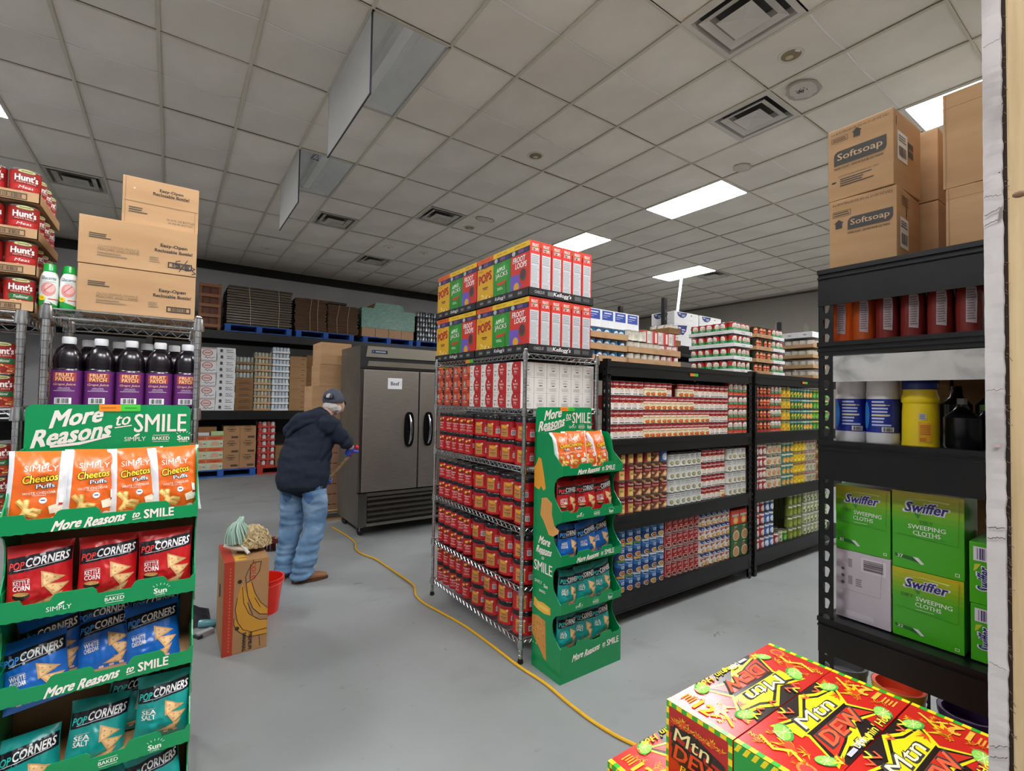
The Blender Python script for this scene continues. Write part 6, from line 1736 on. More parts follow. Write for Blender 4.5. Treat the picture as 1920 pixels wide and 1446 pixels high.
# top of the pallet racking
def flat_bundle(x, w, h, mat, label, straps, wrap=None, n=24, yo=0):
    t = thing('flattened_carton_bundle', label, 'bundle', (x, YB + .05 + yo, 2.786 + .141))
    R_ = random.Random(int(x * 10)); mb = MB()
    for k in range(n):
        dx, dy, dw = R_.uniform(-.012, .012), R_.uniform(-.015, .01), R_.uniform(-.02, .01)
        z0, z1 = h * k / n, h * (k + .8) / n
        mb.box(dx, dy, z0, w + dx + dw, 1.0, z1, mat)
    o = mb.build('carton_layers', t); o['kind'] = 'stuff'
    for sx in straps:
        mb = MB(); mb.tube([(sx, -.022, 0), (sx + R_.uniform(-.02, .02), -.024, h * .5), (sx + R_.uniform(-.04, .04), -.022, h)], .004, 'c9b48c', 4); mb.build('strap', t)
    return t
DK = ramp_mat('dark_flat_cartons', [(0.3, '3a3126'), (0.7, '4c4032')], scale=5, rough=.7, stretch=(1, 1, 8)); MK = ramp_mat('brown_flat_cartons', [(0.3, '4c3524'), (0.7, '5f432d')], scale=5, rough=.8, stretch=(1, 1, 8))
for x, l in ((.78, 'blue pallet on the rack top, leftmost'), (2.05, 'blue pallet on the rack top, middle'), (3.44, 'blue pallet on the rack top under the green wrapped load'), (4.72, 'blue pallet on the rack top under the grey cans')): blue_pallet(x, YB + .03, 2.786, l)
t = flat_bundle(.82, 1.14, .76, DK, 'dark wrapped stack of flattened cartons on the rack top', (.4, .9), n=26)
mb = MB()
for q in range(14): mb.box(-.01, -.02 - .001 * (q % 3), .04 + .05 * q, 1.15, -.017, .055 + .05 * q, '6b6350/g')
mb.build('stretch_wrap', t)['kind'] = 'stuff'
flat_bundle(2.03, .63, .68, MK, 'brown stack of flattened cartons, left half of the middle pallet', (.3, .45), n=24)
flat_bundle(2.68, .65, .62, MK, 'brown stack of flattened cartons, right half of the middle pallet', (.2, .42), n=22)
t = MB(); t.bbox(0, 0, 0, .9, .5, .05, DK, .01); tag(t.build('flattened_carton', None, (2.25, YB + .3, 2.927 + .682)), 'dark flattened carton lying across the middle bundles', 'carton')
# green wrapped load
t = thing('wrapped_carton_load', 'green film wrapped pallet load of brown cartons on the rack top', 'pallet load', (3.42, YB + .06, 2.927))
for i in range(4):
    for k in range(3):
        mb = MB(); mb.bbox(.31 * i + .003, 0, .21 * k, .31 * i + .305, .9, .21 * k + .207, 'a8805c', .004); mb.build('carton', t)
mb = MB(); mb.bbox(.30, .0, .63, .95, .8, .78, 'a8805c', .004); mb.build('carton', t)
FILM = ramp_mat('green_film', [(0.35, '3f6f60'), (0.6, '5c9080'), (0.8, '84b8a8')], scale=9, detail=6, rough=.18, stretch=(1, 1, 5), distort=.6, bump=.5, bscale=18)
mb = MB(); nn = 24; vs = []
for j in range(9):
    for i in range(nn + 1):
        u = i / nn; z = .2 + .45 * j / 8
        if j == 8 and .22 < u < .78: z += .14
        vs.append((-.012 + 1.265 * u, -.012 - .006 * noise.noise(Vector((u * 9, j * .9, 2))), z))
mb.add(vs, [(j * (nn + 1) + i, j * (nn + 1) + i + 1, (j + 1) * (nn + 1) + i + 1, (j + 1) * (nn + 1) + i) for j in range(8) for i in range(nn)], FILM, True); mb.box(-.014, -.01, .2, -.008, .9, .65, FILM); mb.build('stretch_film', t)
# grey can stack
t = thing('can_pallet_load', 'tall pallet load of grey cans beside the cereal, on the rack top', 'pallet load', (4.74, YB + .06, 2.927))
for k in range(6):
    mb = MB()
    mb.box(0, .01, .118 * k, 1.15, .9, .118 * k + .012, '3a3a3c')
    for i in range(16):
        mb.lathe([(.033, 0), (.034, .01), (.034, .092), (.026, .104)], ('8a8e94/s', '6a6e74/s', 'a8abae/s')[(i + k) % 3], 10, (.036 + .072 * i, .036, .118 * k + .012))
    mb.build('can_layer', t)['kind'] = 'stuff'
# slatted wooden crate at the left end
t = thing('wooden_crate', 'reddish wooden crate standing on the rack top beside the cartons', 'crate', (.36, YB + .05, 2.786))
for (a, b) in (((0, 0), (.05, .88)), ((.31, 0), (.36, .88))):
    mb = MB(); mb.bbox(a[0], 0, a[1], b[0], .05, b[1], '7a4c30', .004); mb.build('crate_post', t)
for k in range(5):
    mb = MB(); mb.bbox(0, -.012, .05 + .19 * k, .36, .008, .11 + .19 * k, '8a5a3a', .003); mb.build('slat', t)
mb = MB(); mb.box(.02, .05, .03, .34, .6, .86, '6a3c28'); mb.box(.17, .02, .1, .18, .05, .8, '4a2a1c'); mb.build('crate_lining', t)
mb = MB(); Proto('plain_brown_carton', 'box', carton(.5, .5, .7, CARD_D).mesh('plain_brown_carton')).put((-.1, YB + .4, 2.786), 0, 'large dark carton left of the wooden crate')

# ================================================================ FLOOR ITEMS
# extension cord
pts = [(1.62, 5.98), (1.66, 5.55), (1.655, 5.21), (1.60, 5.02), (1.60, 4.82), (1.66, 4.6), (1.675, 4.38), (1.69, 4.1), (1.70, 3.79), (1.635, 3.6), (1.625, 3.42), (1.66, 3.2), (1.70, 2.94), (1.712, 2.7), (1.716, 2.5), (1.718, 2.32), (1.738, 2.1), (1.73, 1.91), (1.735, 1.7), (1.78, 1.5), (1.9, 1.3), (2.3, 1.25), (2.9, 1.4)]
def catmull(P, n=8):
    out = []
    for i in range(len(P) - 1):
        p0, p1, p2, p3 = P[max(i - 1, 0)], P[i], P[i + 1], P[min(i + 2, len(P) - 1)]
        for k in range(n):
            t = k / n
            out.append(tuple(.5 * (2 * b + (c - a) * t + (2 * a - 5 * b + 4 * c - d) * t * t + (-a + 3 * b - 3 * c + d) * t ** 3) for a, b, c, d in zip(p0, p1, p2, p3)))
    out.append(tuple(P[-1])); return out
mb = MB(); mb.tube([(x, y, .0095) for x, y in catmull(pts, 6)], .0085, 'd8a82c/g', 8)
tag(mb.build('extension_cord'), 'yellow extension cord snaking along the floor beside the coffee rack', 'cord')
for i, (x, y, r, s) in enumerate([(2.32, 4.5, .09, 3), (1.33, 4.1, .05, 1), (2.4, 1.5, .012, 9), (3.1, 1.9, .06, 5)]):
    a = Art(); RR = random.Random(s)
    for q in range(5): a.line([(RR.uniform(-r, r), RR.uniform(-r * .4, r * .4)), (RR.uniform(-r, r), RR.uniform(-r * .4, r * .4))], .006, '6a665e' if i != 2 else '5a2420', 0)
    mb = MB(); stamp(mb, a, pl((x, y, .0005), (1, 0, 0), (0, 1, 0)), eps=.0004); o = mb.build('floor_mark', floor); o['label'] = 'small dark scuff on the floor'
# banana carton on end
t = thing('banana_carton', 'brown fruit carton with red stripe standing on end, mop head on top', 'box', (.29, 3.38, 0), 0)
bw_, bd_, bh_ = .245, .43, .56
KB = ramp_mat('kraft_banana', [(0.3, '98714a'), (0.7, 'a97f55')], scale=3, rough=.8, bump=.1)
mb = MB(); mb.bbox(0, 0, 0, bw_, bd_, bh_, KB, .004)
a = Art().rect(.0, .0, .055, bh_, 'a8341e', 0).bars(.03, .02, .038, bh_ - .03, 26, 'c8603c', 1, 0)
for pts_ in ([(.075, .34), (.065, .27), (.08, .19), (.11, .14), (.16, .115), (.242, .12), (.242, .17), (.18, .19), (.14, .24), (.13, .34), (.1, .42), (.09, .40)], [(.12, .42), (.13, .34), (.16, .26), (.2, .215), (.242, .205), (.242, .245), (.2, .29), (.17, .35), (.15, .42)], [(.06, .22), (.06, .18), (.09, .13), (.14, .09), (.242, .085), (.242, .115), (.16, .115), (.11, .14), (.08, .19)]):
    a.poly(pts_, 'c08a2c', 1)
for L_ in ([(.075, .34), (.065, .27), (.08, .19), (.11, .14), (.16, .115), (.242, .12)], [(.12, .42), (.13, .34), (.16, .26), (.2, .215), (.242, .205)], [(.15, .42), (.17, .35), (.2, .29), (.242, .245)], [(.1, .40), (.11, .30), (.14, .23), (.2, .18), (.242, .175)], [(.06, .22), (.06, .18), (.09, .13), (.14, .09), (.242, .085)], [(.13, .30), (.16, .22)], [(.17, .32), (.2, .26)]):
    a.line(L_, .0035, '2a2018', 3)
a.ell(.085, .435, .012, .012, '2a2018', 3, 12).ell(.078, .155, .012, .012, '2a2018', 3, 10)
a.line([(.155, .555), (.155, .54), (.13, .50), (.115, .46), (.12, .42), (.16, .44), (.19, .48), (.2, .54), (.155, .54)], .0035, '2a2018', 3)
for q, ch_ in enumerate('Dole'):
    a.text(ch_, .158, .522 - .024 * q, .026, 'b8402c', 2, rot=-PI / 2, bold=.02)
a.rect(.138, .435, .142, .53, '4a2420', 2)
a.text('PREMIUM', .15, .065, .020, '2a2018', 4, w=.1, rot=-PI / 2, bold=.03).text('BANANAS', .118, .065, .020, '2a2018', 4, w=.11, rot=-PI / 2, bold=.03).line([(.2, .08), (.205, .02)], .003, '2a2018', 3)
stamp(mb, a, pl((0, 0, 0), (1, 0, 0), (0, 0, 1)), eps=.0006)
stamp(mb, Art().rect(0, 0, .055, bd_, 'a8341e', 0).rect(.06, .02, .12, .12, 'd0a030', 0).rect(.08, .05, .12, .06, '2a2018', 1), pl((0, 0, bh_), (1, 0, 0), (0, 1, 0)), eps=.0006)
bx = mb.build('carton_body', t)
mb = MB(); mb.lathe([(.03, 0), (.03, .002)], '1c140e', 14, sx=1.4); o = mb.build('hand_hole', t, (-.001, .22, .33)); o.rotation_euler = (0, -PI / 2, 0)
# string mop head, rag and jaw clamp on the carton
t = thing('mop_head', 'tan string mop head with pale clamp lying on the banana carton', 'mop', (.43, 3.56, bh_))
R_ = random.Random(8); mb = MB()
for q in range(420):
    th0 = R_.uniform(0, 2 * PI); ph = R_.uniform(.05, .9)
    P_ = []; tw = R_.uniform(-1.1, 1.1); k0 = R_.uniform(.86, 1.08)
    for s in range(8):
        f = s / 7
        el = PI / 2 - (ph * .4 + f * (1.35 - ph * .3)) 
        ang = th0 + tw * f + .25 * math.sin(f * 9 + q)
        rr = k0 * (1 + .06 * math.sin(f * 14 + q * 2))
        P_.append((.035 + .105 * rr * math.cos(el) * math.cos(ang), .03 + .10 * rr * math.cos(el) * math.sin(ang), max(.006, .012 + .135 * rr * max(0, math.sin(el)))))
    mb.tube(P_, .0052, R_.choice(('a8946c', 'b8a47c', '94825e', 'c4b28c')), 4)
mb.build('mop_strings', t)['kind'] = 'stuff'
mb = MB(); mb.tube([(-.13, .0, .06), (-.07, -.03, .04), (.0, -.06, .03)], [.012, .014, .012], 'c9c4b4', 8); mb.tube([(-.03, .01, .10), (-.035, -.04, .06), (.0, -.09, .012)], .011, 'c9c8c0', 8); mb.bbox(-.06, -.03, .07, .0, .03, .11, 'd0cec4', .006); mb.build('clamp', t)
t = thing('string_rag', 'pale green string rag heaped on the mop head', 'rag', (.375, 3.56, bh_ + .12))
mb = MB()
for q in range(130):
    a0 = R_.uniform(0, 2 * PI); r0 = R_.uniform(.4, 1.0); dx = R_.uniform(-.012, .012)
    mb.tube([(.02 + dx, .01 * math.sin(a0), .075 + R_.uniform(0, .035)), (.03 * r0 * math.cos(a0), .03 * r0 * math.sin(a0), .072), (.058 * r0 * math.cos(a0), .05 * r0 * math.sin(a0), .035 + R_.uniform(-.01, .01)), (.072 * r0 * math.cos(a0 + .2), .06 * r0 * math.sin(a0 + .2), -.012), (.074 * r0 * math.cos(a0 + .3), .06 * r0 * math.sin(a0 + .3), -.05)], .0042, R_.choice(('8fb0a0', 'a8c4b4', '9cbcac', 'b8d0c4')), 4)
mb.build('rag_strings', t)['kind'] = 'stuff'
# red bucket
t = thing('bucket', 'red plastic bucket half hidden behind the banana carton', 'bucket', (.60, 3.935, 0))
mb = MB(); mb.lathe([(.088, .002), (.09, .0), (.118, .235), (.126, .24), (.126, .25), (.114, .25), (.088, .01)], 'd02414/g', 28, cap1=False, cap0=True); mb.lathe([(.087, .012), (.087, .014)], 'b01c10', 20); mb.build('pail', t)
mb = MB(); mb.tube([(.125 * math.cos(a), .125 * math.sin(a) * .9, .235 - .03 * abs(math.sin(a))) for a in [PI + PI * q / 12 for q in range(13)]], .004, 'e8453a', 6); mb.build('handle', t)
# dark cloth and bottle left of the carton
mb = MB(); vs = []; nx, ny = 18, 12
for j in range(ny + 1):
    for i in range(nx + 1):
        u, v = i / nx, j / ny
        e = math.sin(PI * u) * math.sin(PI * v)
        vs.append((-.22 + .40 * u, -.12 + .3 * v, .004 + .14 * e ** .6 * (0.7 + .5 * noise.noise(Vector((u * 5, v * 5, 1)))) + .02 * e * noise.noise(Vector((u * 16, v * 13, 4)))))
mb.add(vs, [(j * (nx + 1) + i, j * (nx + 1) + i + 1, (j + 1) * (nx + 1) + i + 1, (j + 1) * (nx + 1) + i) for j in range(ny) for i in range(nx)], '10141e', True); mb.box(-.2, -.1, 0, .16, .16, .004, '10141e')
tag(mb.build('crumpled_cloth', None, (.09, 4.02, 0)), 'dark navy cloth crumpled on the floor left of the banana carton', 'cloth')
mb = MB(); mb.lathe([(.024, 0), (.025, .004), (.025, .09), (.01, .115), (.01, .13)], '5f98a0/g', 14); o = mb.build('spray_bottle', None, (.20, 3.90, .026)); o.rotation_euler = (PI / 2, 0, 1.1)
tag(o, 'pale blue bottle lying beside the dark cloth', 'bottle')
mb = MB(); mb.bbox(-.05, -.02, 0, .05, .02, .03, 'a9acb0', .004); mb.bbox(-.06, -.03, .0, -.03, .03, .02, '2a2a2c', .003)
tag(mb.build('scrub_brush', None, (.225, 3.76, .0), .5), 'small white and black brush left of the banana carton', 'brush')

# ================================================================ RIGHT RACK GOODS
XR = 2.035; YO = .018
def soap_case(w, d, h, var):
    a = Art()
    a.text('6 x BOUTEILLES DE 332 mL (11.25 OZ LIQ.)', 0, h * .93, .011, '2a231c', 1, w=w * .88)
    if var == 0:
        a.frame(-w * .44, h * .81, -w * .18, h * .88, .0012, '2a231c', 1).bars(-w * .42, h * .82, -w * .2, h * .87, 2, '4a3c2c', 1, .1)
        ax, ay = -w * .09, h * .80
        lx, ly, lw, lh = -w * .0, h * .58, w * .80, h * .20
    else:
        a.frame(-w * .44, h * .76, -w * .16, h * .84, .0012, '2a231c', 1).bars(-w * .42, h * .77, -w * .18, h * .83, 2, '4a3c2c', 1, .1)
        ax, ay = -w * .40, h * .60
        lx, ly, lw, lh = w * .12, h * .64, w * .66, h * .17
    a.poly([(ax, ay), (ax + .022, ay), (ax + .022, ay + .02), (ax + .028, ay + .02), (ax + .011, ay + .034), (ax - .006, ay + .02), (ax, ay + .02)], '2a231c', 1)
    # rounded parallelogram badge
    x0, x1, y0, y1 = lx - lw / 2, lx + lw / 2, ly - lh / 2, ly + lh / 2
    r = .018
    P_ = [(x0, y0), (x1 - r, y0)] + [(x1 - r + r * math.sin(q * PI / 8), y0 + r - r * math.cos(q * PI / 8)) for q in range(5)] + [(x1, y1), (x0 + r, y1)] + [(x0 + r - r * math.sin(q * PI / 8), y1 - r + r * math.cos(q * PI / 8)) for q in range(5)]
    a.poly(P_, '34322e', 1)
    a.text('Softsoap', lx, ly, lh * .60, 'c4a47c', 2, w=lw * .86, bold=.015)
    a.text('HAND SOAP - SAVON POUR LES MAINS', lx - w * .02, y0 - .012, .008, '2a231c', 1, w=lw * .94, bold=.02)
    if var == 0:
        a.bars(-w * .3, h * .17, w * .25, h * .29, 4, '3c3026', 1, .45).ell(-w * .40, h * .25, .009, .004, '2a231c', 1, 10).text('COLGATE-PALMOLIVE CANADA INC., TORO', -w * .02, h * .315, .007, '3c3026', 1, w=w * .62)
    b = Art().rect(-d * .38, h * (.22 if var else .36), -d * .02, h * (.62 if var else .74), 'd8d6d4', 1).barcode(-d * .36, h * (.25 if var else .40), -d * .04, h * (.43 if var else .56), 2, bg=None, fg='2a2a2a', n=18).bars(-d * .34, h * (.48 if var else .6), -d * .06, h * (.58 if var else .70), 3, '5a5a5a', 2)
    if var == 0: b.poly([(.0, h * .48), (d * .2, h * .48), (d * .2, h * .68), (.0, h * .68)], '34322e', 0).text('Softsoap', d * .1, h * .58, .016, 'c4a47c', 1, w=d * .17).line([(-d * .42, h * .8), (-d * .42, h * .9)], .006, '2a231c', 1)
    else: b.bars(-d * .3, h * .78, .0, h * .92, 4, '6a5238', 1, .2).line([(-d * .1, h * .66), (-d * .1, h * .76)], .005, '2a231c', 1)
    m = carton(w, d, h, CARD, {'left': a, 'front': b}, bevel=.003)
    return m
# face turned toward -x is the printed face
for k, (lab, z) in enumerate((('hand soap carton directly on the right rack, lower of two', 2.087), ('hand soap carton stacked on the other, upper of two', 2.367))):
    w, d, h = .212, .26, .277
    # build with left face carrying main art (u spans depth axis)
    m = soap_case(w, d, h, 1 - k)
    # re-map: 'left' art is drawn for width w, so swap box sides
    mb = MB(); mb.bbox(-d / 2, -w / 2, 0, d / 2, w / 2, h, CARD, .003)
    a_l = Art(); a_f = Art()
    mm = soap_case(w, d, h, 1 - k)
    Proto('soap_carton', 'box', None)
    cart = soap_case
    # assemble from the art again on the right faces
    o = None
    def arts(var):
        holder = {}
        global carton
        keep = carton
        def grab(w_, d_, h_, mat_, arts_=None, bevel=.002, **kw):
            holder.update(arts_); return None
        carton = grab
        try: soap_case(w, d, h, var)
        finally: carton = keep
        return holder
    A = arts(1 - k)
    stamp(mb, A['left'], pl((-d / 2, 0, 0), (0, -1, 0), (0, 0, 1)), eps=.0005)
    stamp(mb, A['front'], pl((0, -w / 2, 0), (1, 0, 0), (0, 0, 1)), eps=.0005)
    ang = (.02, -.03)[k]
    o = mb.build('soap_carton', None, (XR + .035 + d / 2, .692 + YO, z), ang); tag(o, lab, 'box', 'hand soap cartons')
for k in range(2):
    m = carton(.24, .21, .277, CARD).mesh('brown_carton')
    Proto('brown_carton', 'box', m).put((XR + .44, .66, 2.087 + .28 * k), 0, 'plain brown carton right behind the hand soap cartons, %s one' % ('lower', 'upper')[k], 'plain cartons behind the soap')
for k, (z, h) in enumerate(((2.087, .235), (2.3235, .33))):
    mb = carton(.42, .15, h, CARD, {'left': Art().rect(-.075, h * .84, .075, h * .845, '7a5c3c', 1).rect(-.068, 0, -.066, h, '96744f', 1)})
    Proto('brown_carton', 'box', mb.mesh('brown_carton')).put((XR + .11 + .21, .415, z), (.02, -.015)[k], 'large plain brown carton beside the raw drywall edge, %s one' % ('lower', 'upper')[k], 'large plain cartons by the drywall')
# amber soap jugs
AMB = clear_mat('amber_soap', (.85, .16, .03), .08, 1.36, .55)
AMB2 = clear_mat('red_soap', (.26, .03, .025), .1, 1.36, .35)
def jug(mat):
    mb = MB(); mb.lathe([(.03, 0), (.036, .006), (.037, .03), (.037, .15), (.034, .18), (.026, .205), (.014, .222), (.013, .24)], mat, 22, sx=1.35, sy=.92, sq=.5)
    me = mb.mesh('soap_jug')
    a = Art().poly([(-.001, .06), (.024, .055), (.026, .14), (.024, .168), (.012, .178), (.0, .172)], 'a8989c', 0).bars(.002, .066, .022, .165, 12, '6a5c60', 1, .2)
    f = cyl(.037, 0, PI, sq=.5, sx=1.35, sy=.92)
    mb = MB(); stamp(mb, a, f, du=.006, eps=.0012)
    m2 = MB(); m2.lathe([(.016, .238), (.017, .241), (.017, .262), (.014, .266)], 'd8d8d8', 14)
    return Proto('soap_jug', 'bottle', me, [('label', mb.mesh('label')), ('cap', m2.mesh('cap'))])
J1, J2 = jug(AMB), jug(AMB2)
for i in range(6):
    (J1 if i < 2 else J2).put((XR + .055, .765 + YO - .008 - .072 * i, 1.788), 0, '%s soap jug on the top shelf, %s from the keyhole post' % ('bright amber' if i == 0 else ('amber red' if i == 1 else 'dark red'), nth(i)), 'soap jugs')
    J2.put((XR + .165, .765 + YO - .0725 * i, 1.788), 0, 'dark soap jug in the second rank, %s from the keyhole post' % nth(i), 'soap jugs in the second rank')
# wipes
def tub(bodyc, labc, capc, h, r, lab, shoulder=True):
    mb = MB(); mb.lathe([(r * .9, 0), (r * .98, .006), (r, .018), (r, h * .62), (r * .99, h * .72), (r * .94, h * .76), (r * .94, h * .80), (r * .97, h * .82), (r * .97, h)], bodyc, 26, sq=.2)
    a = Art()
    if labc: 
        a.rect(-PI * r * .98, h * .19, PI * r * .98, h * .70, labc, 0)
        a.bars(-.028, h * .28, .032, h * .68, 8, 'b8c4e8', 1, .5).rect(-.028, h * .44, .02, h * .455, 'e8d060', 2).rect(-.028, h * .6, .024, h * .61, 'e8d060', 2)
        a.barcode(.002, h * .205, .036, h * .275, 1, n=14)
        a.ell(-.048, h * .45, .012, .05, '2a80d0', 1, 12)
    else:
        a.poly([(.004, h * .12), (.030, h * .12), (.030, h * .46), (.0, h * .46)], 'e8b81c', 1).bars(.004, h * .2, .028, h * .42, 7, 'c86a1c', 2, .1).rect(.004, h * .46, .022, h * .60, 'c9ccd0', 1).bars(.006, h * .47, .02, h * .59, 4, '5a5e68', 2, .1)
    stamp(mb, a, cyl(r * 1.0, 0, PI + .35, sq=.2), du=r * .16, eps=.0007)
    me = mb.mesh('wipes_canister')
    m2 = MB(); m2.lathe([(r * .92, h), (r * .98, h + .004), (r * .98, h + .035), (r * .9, h + .04), (.001, h + .04)], capc, 26, cap1=False, sq=.2)
    return Proto('wipes_canister', 'canister', me, [('lid', m2.mesh('lid'))])
TBW = tub('d8d8dc/g', '1a2c8c/g', 'd8d8dc/g', .235, .0485, '')
TBW.put((XR + .07, .755, 1.4385), 0, 'white wipes canister with blue label, next to the keyhole post', 'wipes canisters'); TBW.put((XR + .07, .655, 1.4385), -.15, 'white wipes canister with blue label, touching the yellow one', 'wipes canisters')
mb = MB(); r = .05; h = .19
mb.lathe([(r * .93, 0), (r * 1.02, .006), (r * 1.0, .02), (r * .98, .12), (r * .94, .150), (r * 1.03, .156), (r * 1.03, .170), (r * .92, .188), (r * .92, .200)], 'e2c80c/g', 28, sq=.25)
a = Art().poly([(.004, .022), (.036, .02), (.038, .085), (.002, .09)], 'e0a81c', 1).bars(.007, .045, .034, .08, 6, 'b8601c', 2, .1).rect(.004, .096, .022, .118, 'c9ccd0', 1).bars(.006, .098, .020, .115, 4, '5a5e68', 2, .1).rect(.006, .024, .022, .036, 'c87a1c', 2)
stamp(mb, a, cyl(r * 1.0, 0, PI + .1, sq=.25), du=.006, eps=.0007)
m2 = MB(); m2.lathe([(r * .94, .198), (r * .98, .202), (r * .98, .235), (r * .9, .24)], '14246c/g', 26, sq=.25)
Proto('wipes_canister', 'canister', mb.mesh('wipes_canister'), [('lid', m2.mesh('lid'), 'navy blue lid')]).put((XR + .07, .548, 1.4385), 0, 'yellow wipes canister with navy lid', 'wipes canisters')
# dark shapes deeper on that shelf
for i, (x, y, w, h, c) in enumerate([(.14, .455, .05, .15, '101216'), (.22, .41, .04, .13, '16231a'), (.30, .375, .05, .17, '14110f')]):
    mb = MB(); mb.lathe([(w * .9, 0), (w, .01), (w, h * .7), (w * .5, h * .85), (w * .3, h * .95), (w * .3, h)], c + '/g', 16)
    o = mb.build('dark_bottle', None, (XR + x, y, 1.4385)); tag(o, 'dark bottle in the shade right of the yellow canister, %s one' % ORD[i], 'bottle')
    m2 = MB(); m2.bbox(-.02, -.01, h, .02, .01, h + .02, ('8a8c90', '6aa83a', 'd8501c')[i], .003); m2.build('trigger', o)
for i in range(4):  # rear bottles added so the shelf reads dark behind the wipes
    mb = MB(); mb.lathe([(.045, 0), (.047, .01), (.047, .15), (.02, .18), (.016, .22)], ('14181c', '1a2420', '201814')[i % 3] + '/g', 16)
    tag(mb.build('dark_bottle', None, (XR + .42, .73 - .1 * i, 1.4385)), 'added dark bottle in the rear rank of the wipes shelf, %s from the keyhole post' % nth(i), 'bottle', 'added dark bottles at the rear of the wipes shelf')
for z_, h_, n_ in ((1.4385, .30, 'wipes'), (.792, .46, 'green box')):  # dark cartons added to close the bright view through the shelves
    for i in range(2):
        tag(carton(.28, .22, h_, 'DARKC' if False else CARD_D).build('dark_filler_carton', None, (XR + .75, .70 - .23 * i, z_)), 'added brown carton darkening the back of the %s shelf, %s one' % (n_, ('left', 'right')[i]), 'box')
# sweeping cloth boxes
def sw_box(w, h, d, mode):
    mb = MB(); LG = ramp_mat('green_carton_grad_%s_%d' % (mode, int(w * 1000)), [(0.0, '3f9e1e'), (1.0, '4aa81f')], scale=.5, rough=.3)
    if mode == 'back': base = 'c9c2cc'
    else: base = '46b020/g'
    mb.bbox(-d / 2, -w / 2, 0, d / 2, w / 2, h, base, .002)
    a = Art()
    if mode in ('A', 'B'):
        # yellow-green top fading down in bands (printed gradient)
        cols = ['bcb418', 'aab41a', '94b21a', '7cb01a', '66b01c', '52b01c']
        for q, c in enumerate(cols): a.poly([(-w / 2, h * (1 - .07 * (q + 1))), (w / 2, h * (1 - .07 * (q + 1))), (w / 2, h * (1 - .07 * q)), (-w / 2, h * (1 - .07 * q))], c + '/g', 0)
        a.text('Swiffer', -.0, h * .81, h * .14, 'e8e8f0', 1, w=w * .62, shear=.25, bold=.075).text('Swiffer', -.0, h * .81, h * .125, '1c1c78', 2, w=w * .58, shear=.25, bold=.03)
        a.poly([(-w * .3, h * .90), (-w * .05, h * .925), (w * .33, h * .915), (w * .27, h * .885), (w * .28, h * .90), (-w * .05, h * .912)], 'd0e070', 1).poly([(-w * .18, h * .74), (-w * .08, h * .72), (-w * .12, h * .665)], '2a8a2c', 1)
        if mode == 'A':
            a.text('DRY', -w * .0, h * .625, h * .05, '2a7a1c', 2, w=w * .18, bold=.02).text('SWEEPING', w * .0, h * .56, h * .055, 'e4f0dc', 2, w=w * .52, bold=.02).text('CLOTHS', w * .0, h * .485, h * .055, 'e4f0dc', 2, w=w * .38, bold=.02)
        else:
            a.text('DRY', -w * .28, h * .625, h * .055, '2a7a1c', 2, w=w * .18, bold=.02).text('SWEEPING', w * .1, h * .6, h * .06, 'e4f0dc', 2, w=w * .50, bold=.02, rot=-.04).text('CLOTHS', w * .02, h * .52, h * .06, 'e4f0dc', 2, w=w * .36, bold=.02, rot=-.04)
        a.rect(-w * .15, h * .45, w * .1, h * .456, 'd0e8c0', 2).rect(w * .1, h * .443, w * .26, h * .449, '2a8a2c', 2)
        a.line([(-w * .44, h * .44), (w * .42, h * .40)], .0012, '2c8418', 2).line([(w * .42, h * .4), (w * .44, h * .95)], .0012, '6a961a', 2)
        a.poly([(-w * .46, h * .14), (-w * .08, h * .10), (-w * .1, h * .16), (-w * .46, h * .18)], '1a6a24', 1).text('37' if mode == 'A' else '32', -w * .38, h * .152, h * .04, 'e8f0e0', 2, w=w * .08, bold=.03).poly([(-w * .2, h * .17), (-w * .12, h * .17), (-w * .03, h * .10), (-w * .08, h * .09)], 'e4e8e4', 3)
        a.frame(w * .38, h * .04, w * .44, h * .08, .002, 'c8e0b8', 2)
    elif mode == 'back':
        a.barcode(-w * .02, h * .74, w * .42, h * .94, 1, bg='dcd6de', fg='3a3440', n=14, vert=True)
        a.bars(-w * .26, h * .45, -w * .18, h * .95, 2, '9a929e', 1, .1)
        for q in range(3): a.ell(-w * .36, h * (.72 - .1 * q), .006, .006, '6a646c', 1, 8)
        a.line([(w * .36, h * .95), (w * .32, h * .42), (-w * .45, h * .42)], .001, '8f8894', 1).rect(-w * .3, h * .05, w * .2, h * .12, 'd8d2da', 1).bars(-.02, h * .5, .0, h * .62, 4, '7a747c', 1, .2)
    else:
        a.barcode(-w * .42, h * .70, w * .42, h * .93, 1, bg='e0dce8', fg='4a4474', n=16)
        a.text('Swiffer', -w * .22, h * .42, w * .3, 'e8e8f0', 1, w=h * .40, rot=PI / 2, shear=.2, bold=.07).text('Swiffer', -w * .22, h * .42, w * .26, '1c1c78', 2, w=h * .38, rot=PI / 2, shear=.2, bold=.03)
        a.poly([(-w * .42, h * .52), (-w * .36, h * .56), (-w * .28, h * .66), (-w * .40, h * .64)], 'c8d03c', 1)
        a.text('DRY', w * .04, h * .44, w * .11, '2a7a1c', 1, w=h * .12, rot=PI / 2).text('SWEEPING', w * .2, h * .36, w * .10, 'd8ecd0', 1, w=h * .30, rot=PI / 2).text('CLOTHS', w * .34, h * .34, w * .10, 'd8ecd0', 1, w=h * .24, rot=PI / 2)
    stamp(mb, a, pl((-d / 2, 0, 0), (0, -1, 0), (0, 0, 1)), eps=.0005)
    return mb
def put_sw(w, h, d, mode, y, z, lab, x=0):
    o = sw_box(w, h, d, mode).build('sweeping_cloth_box', None, (XR + .035 + d / 2 + x, y, z)); tag(o, lab, 'box', 'sweeping cloth boxes')
    return o
ZS = .792
put_sw(.170, .248, .16, 'back', .708, ZS, 'cloth box showing its plain pale back with barcode, lower left', .0)
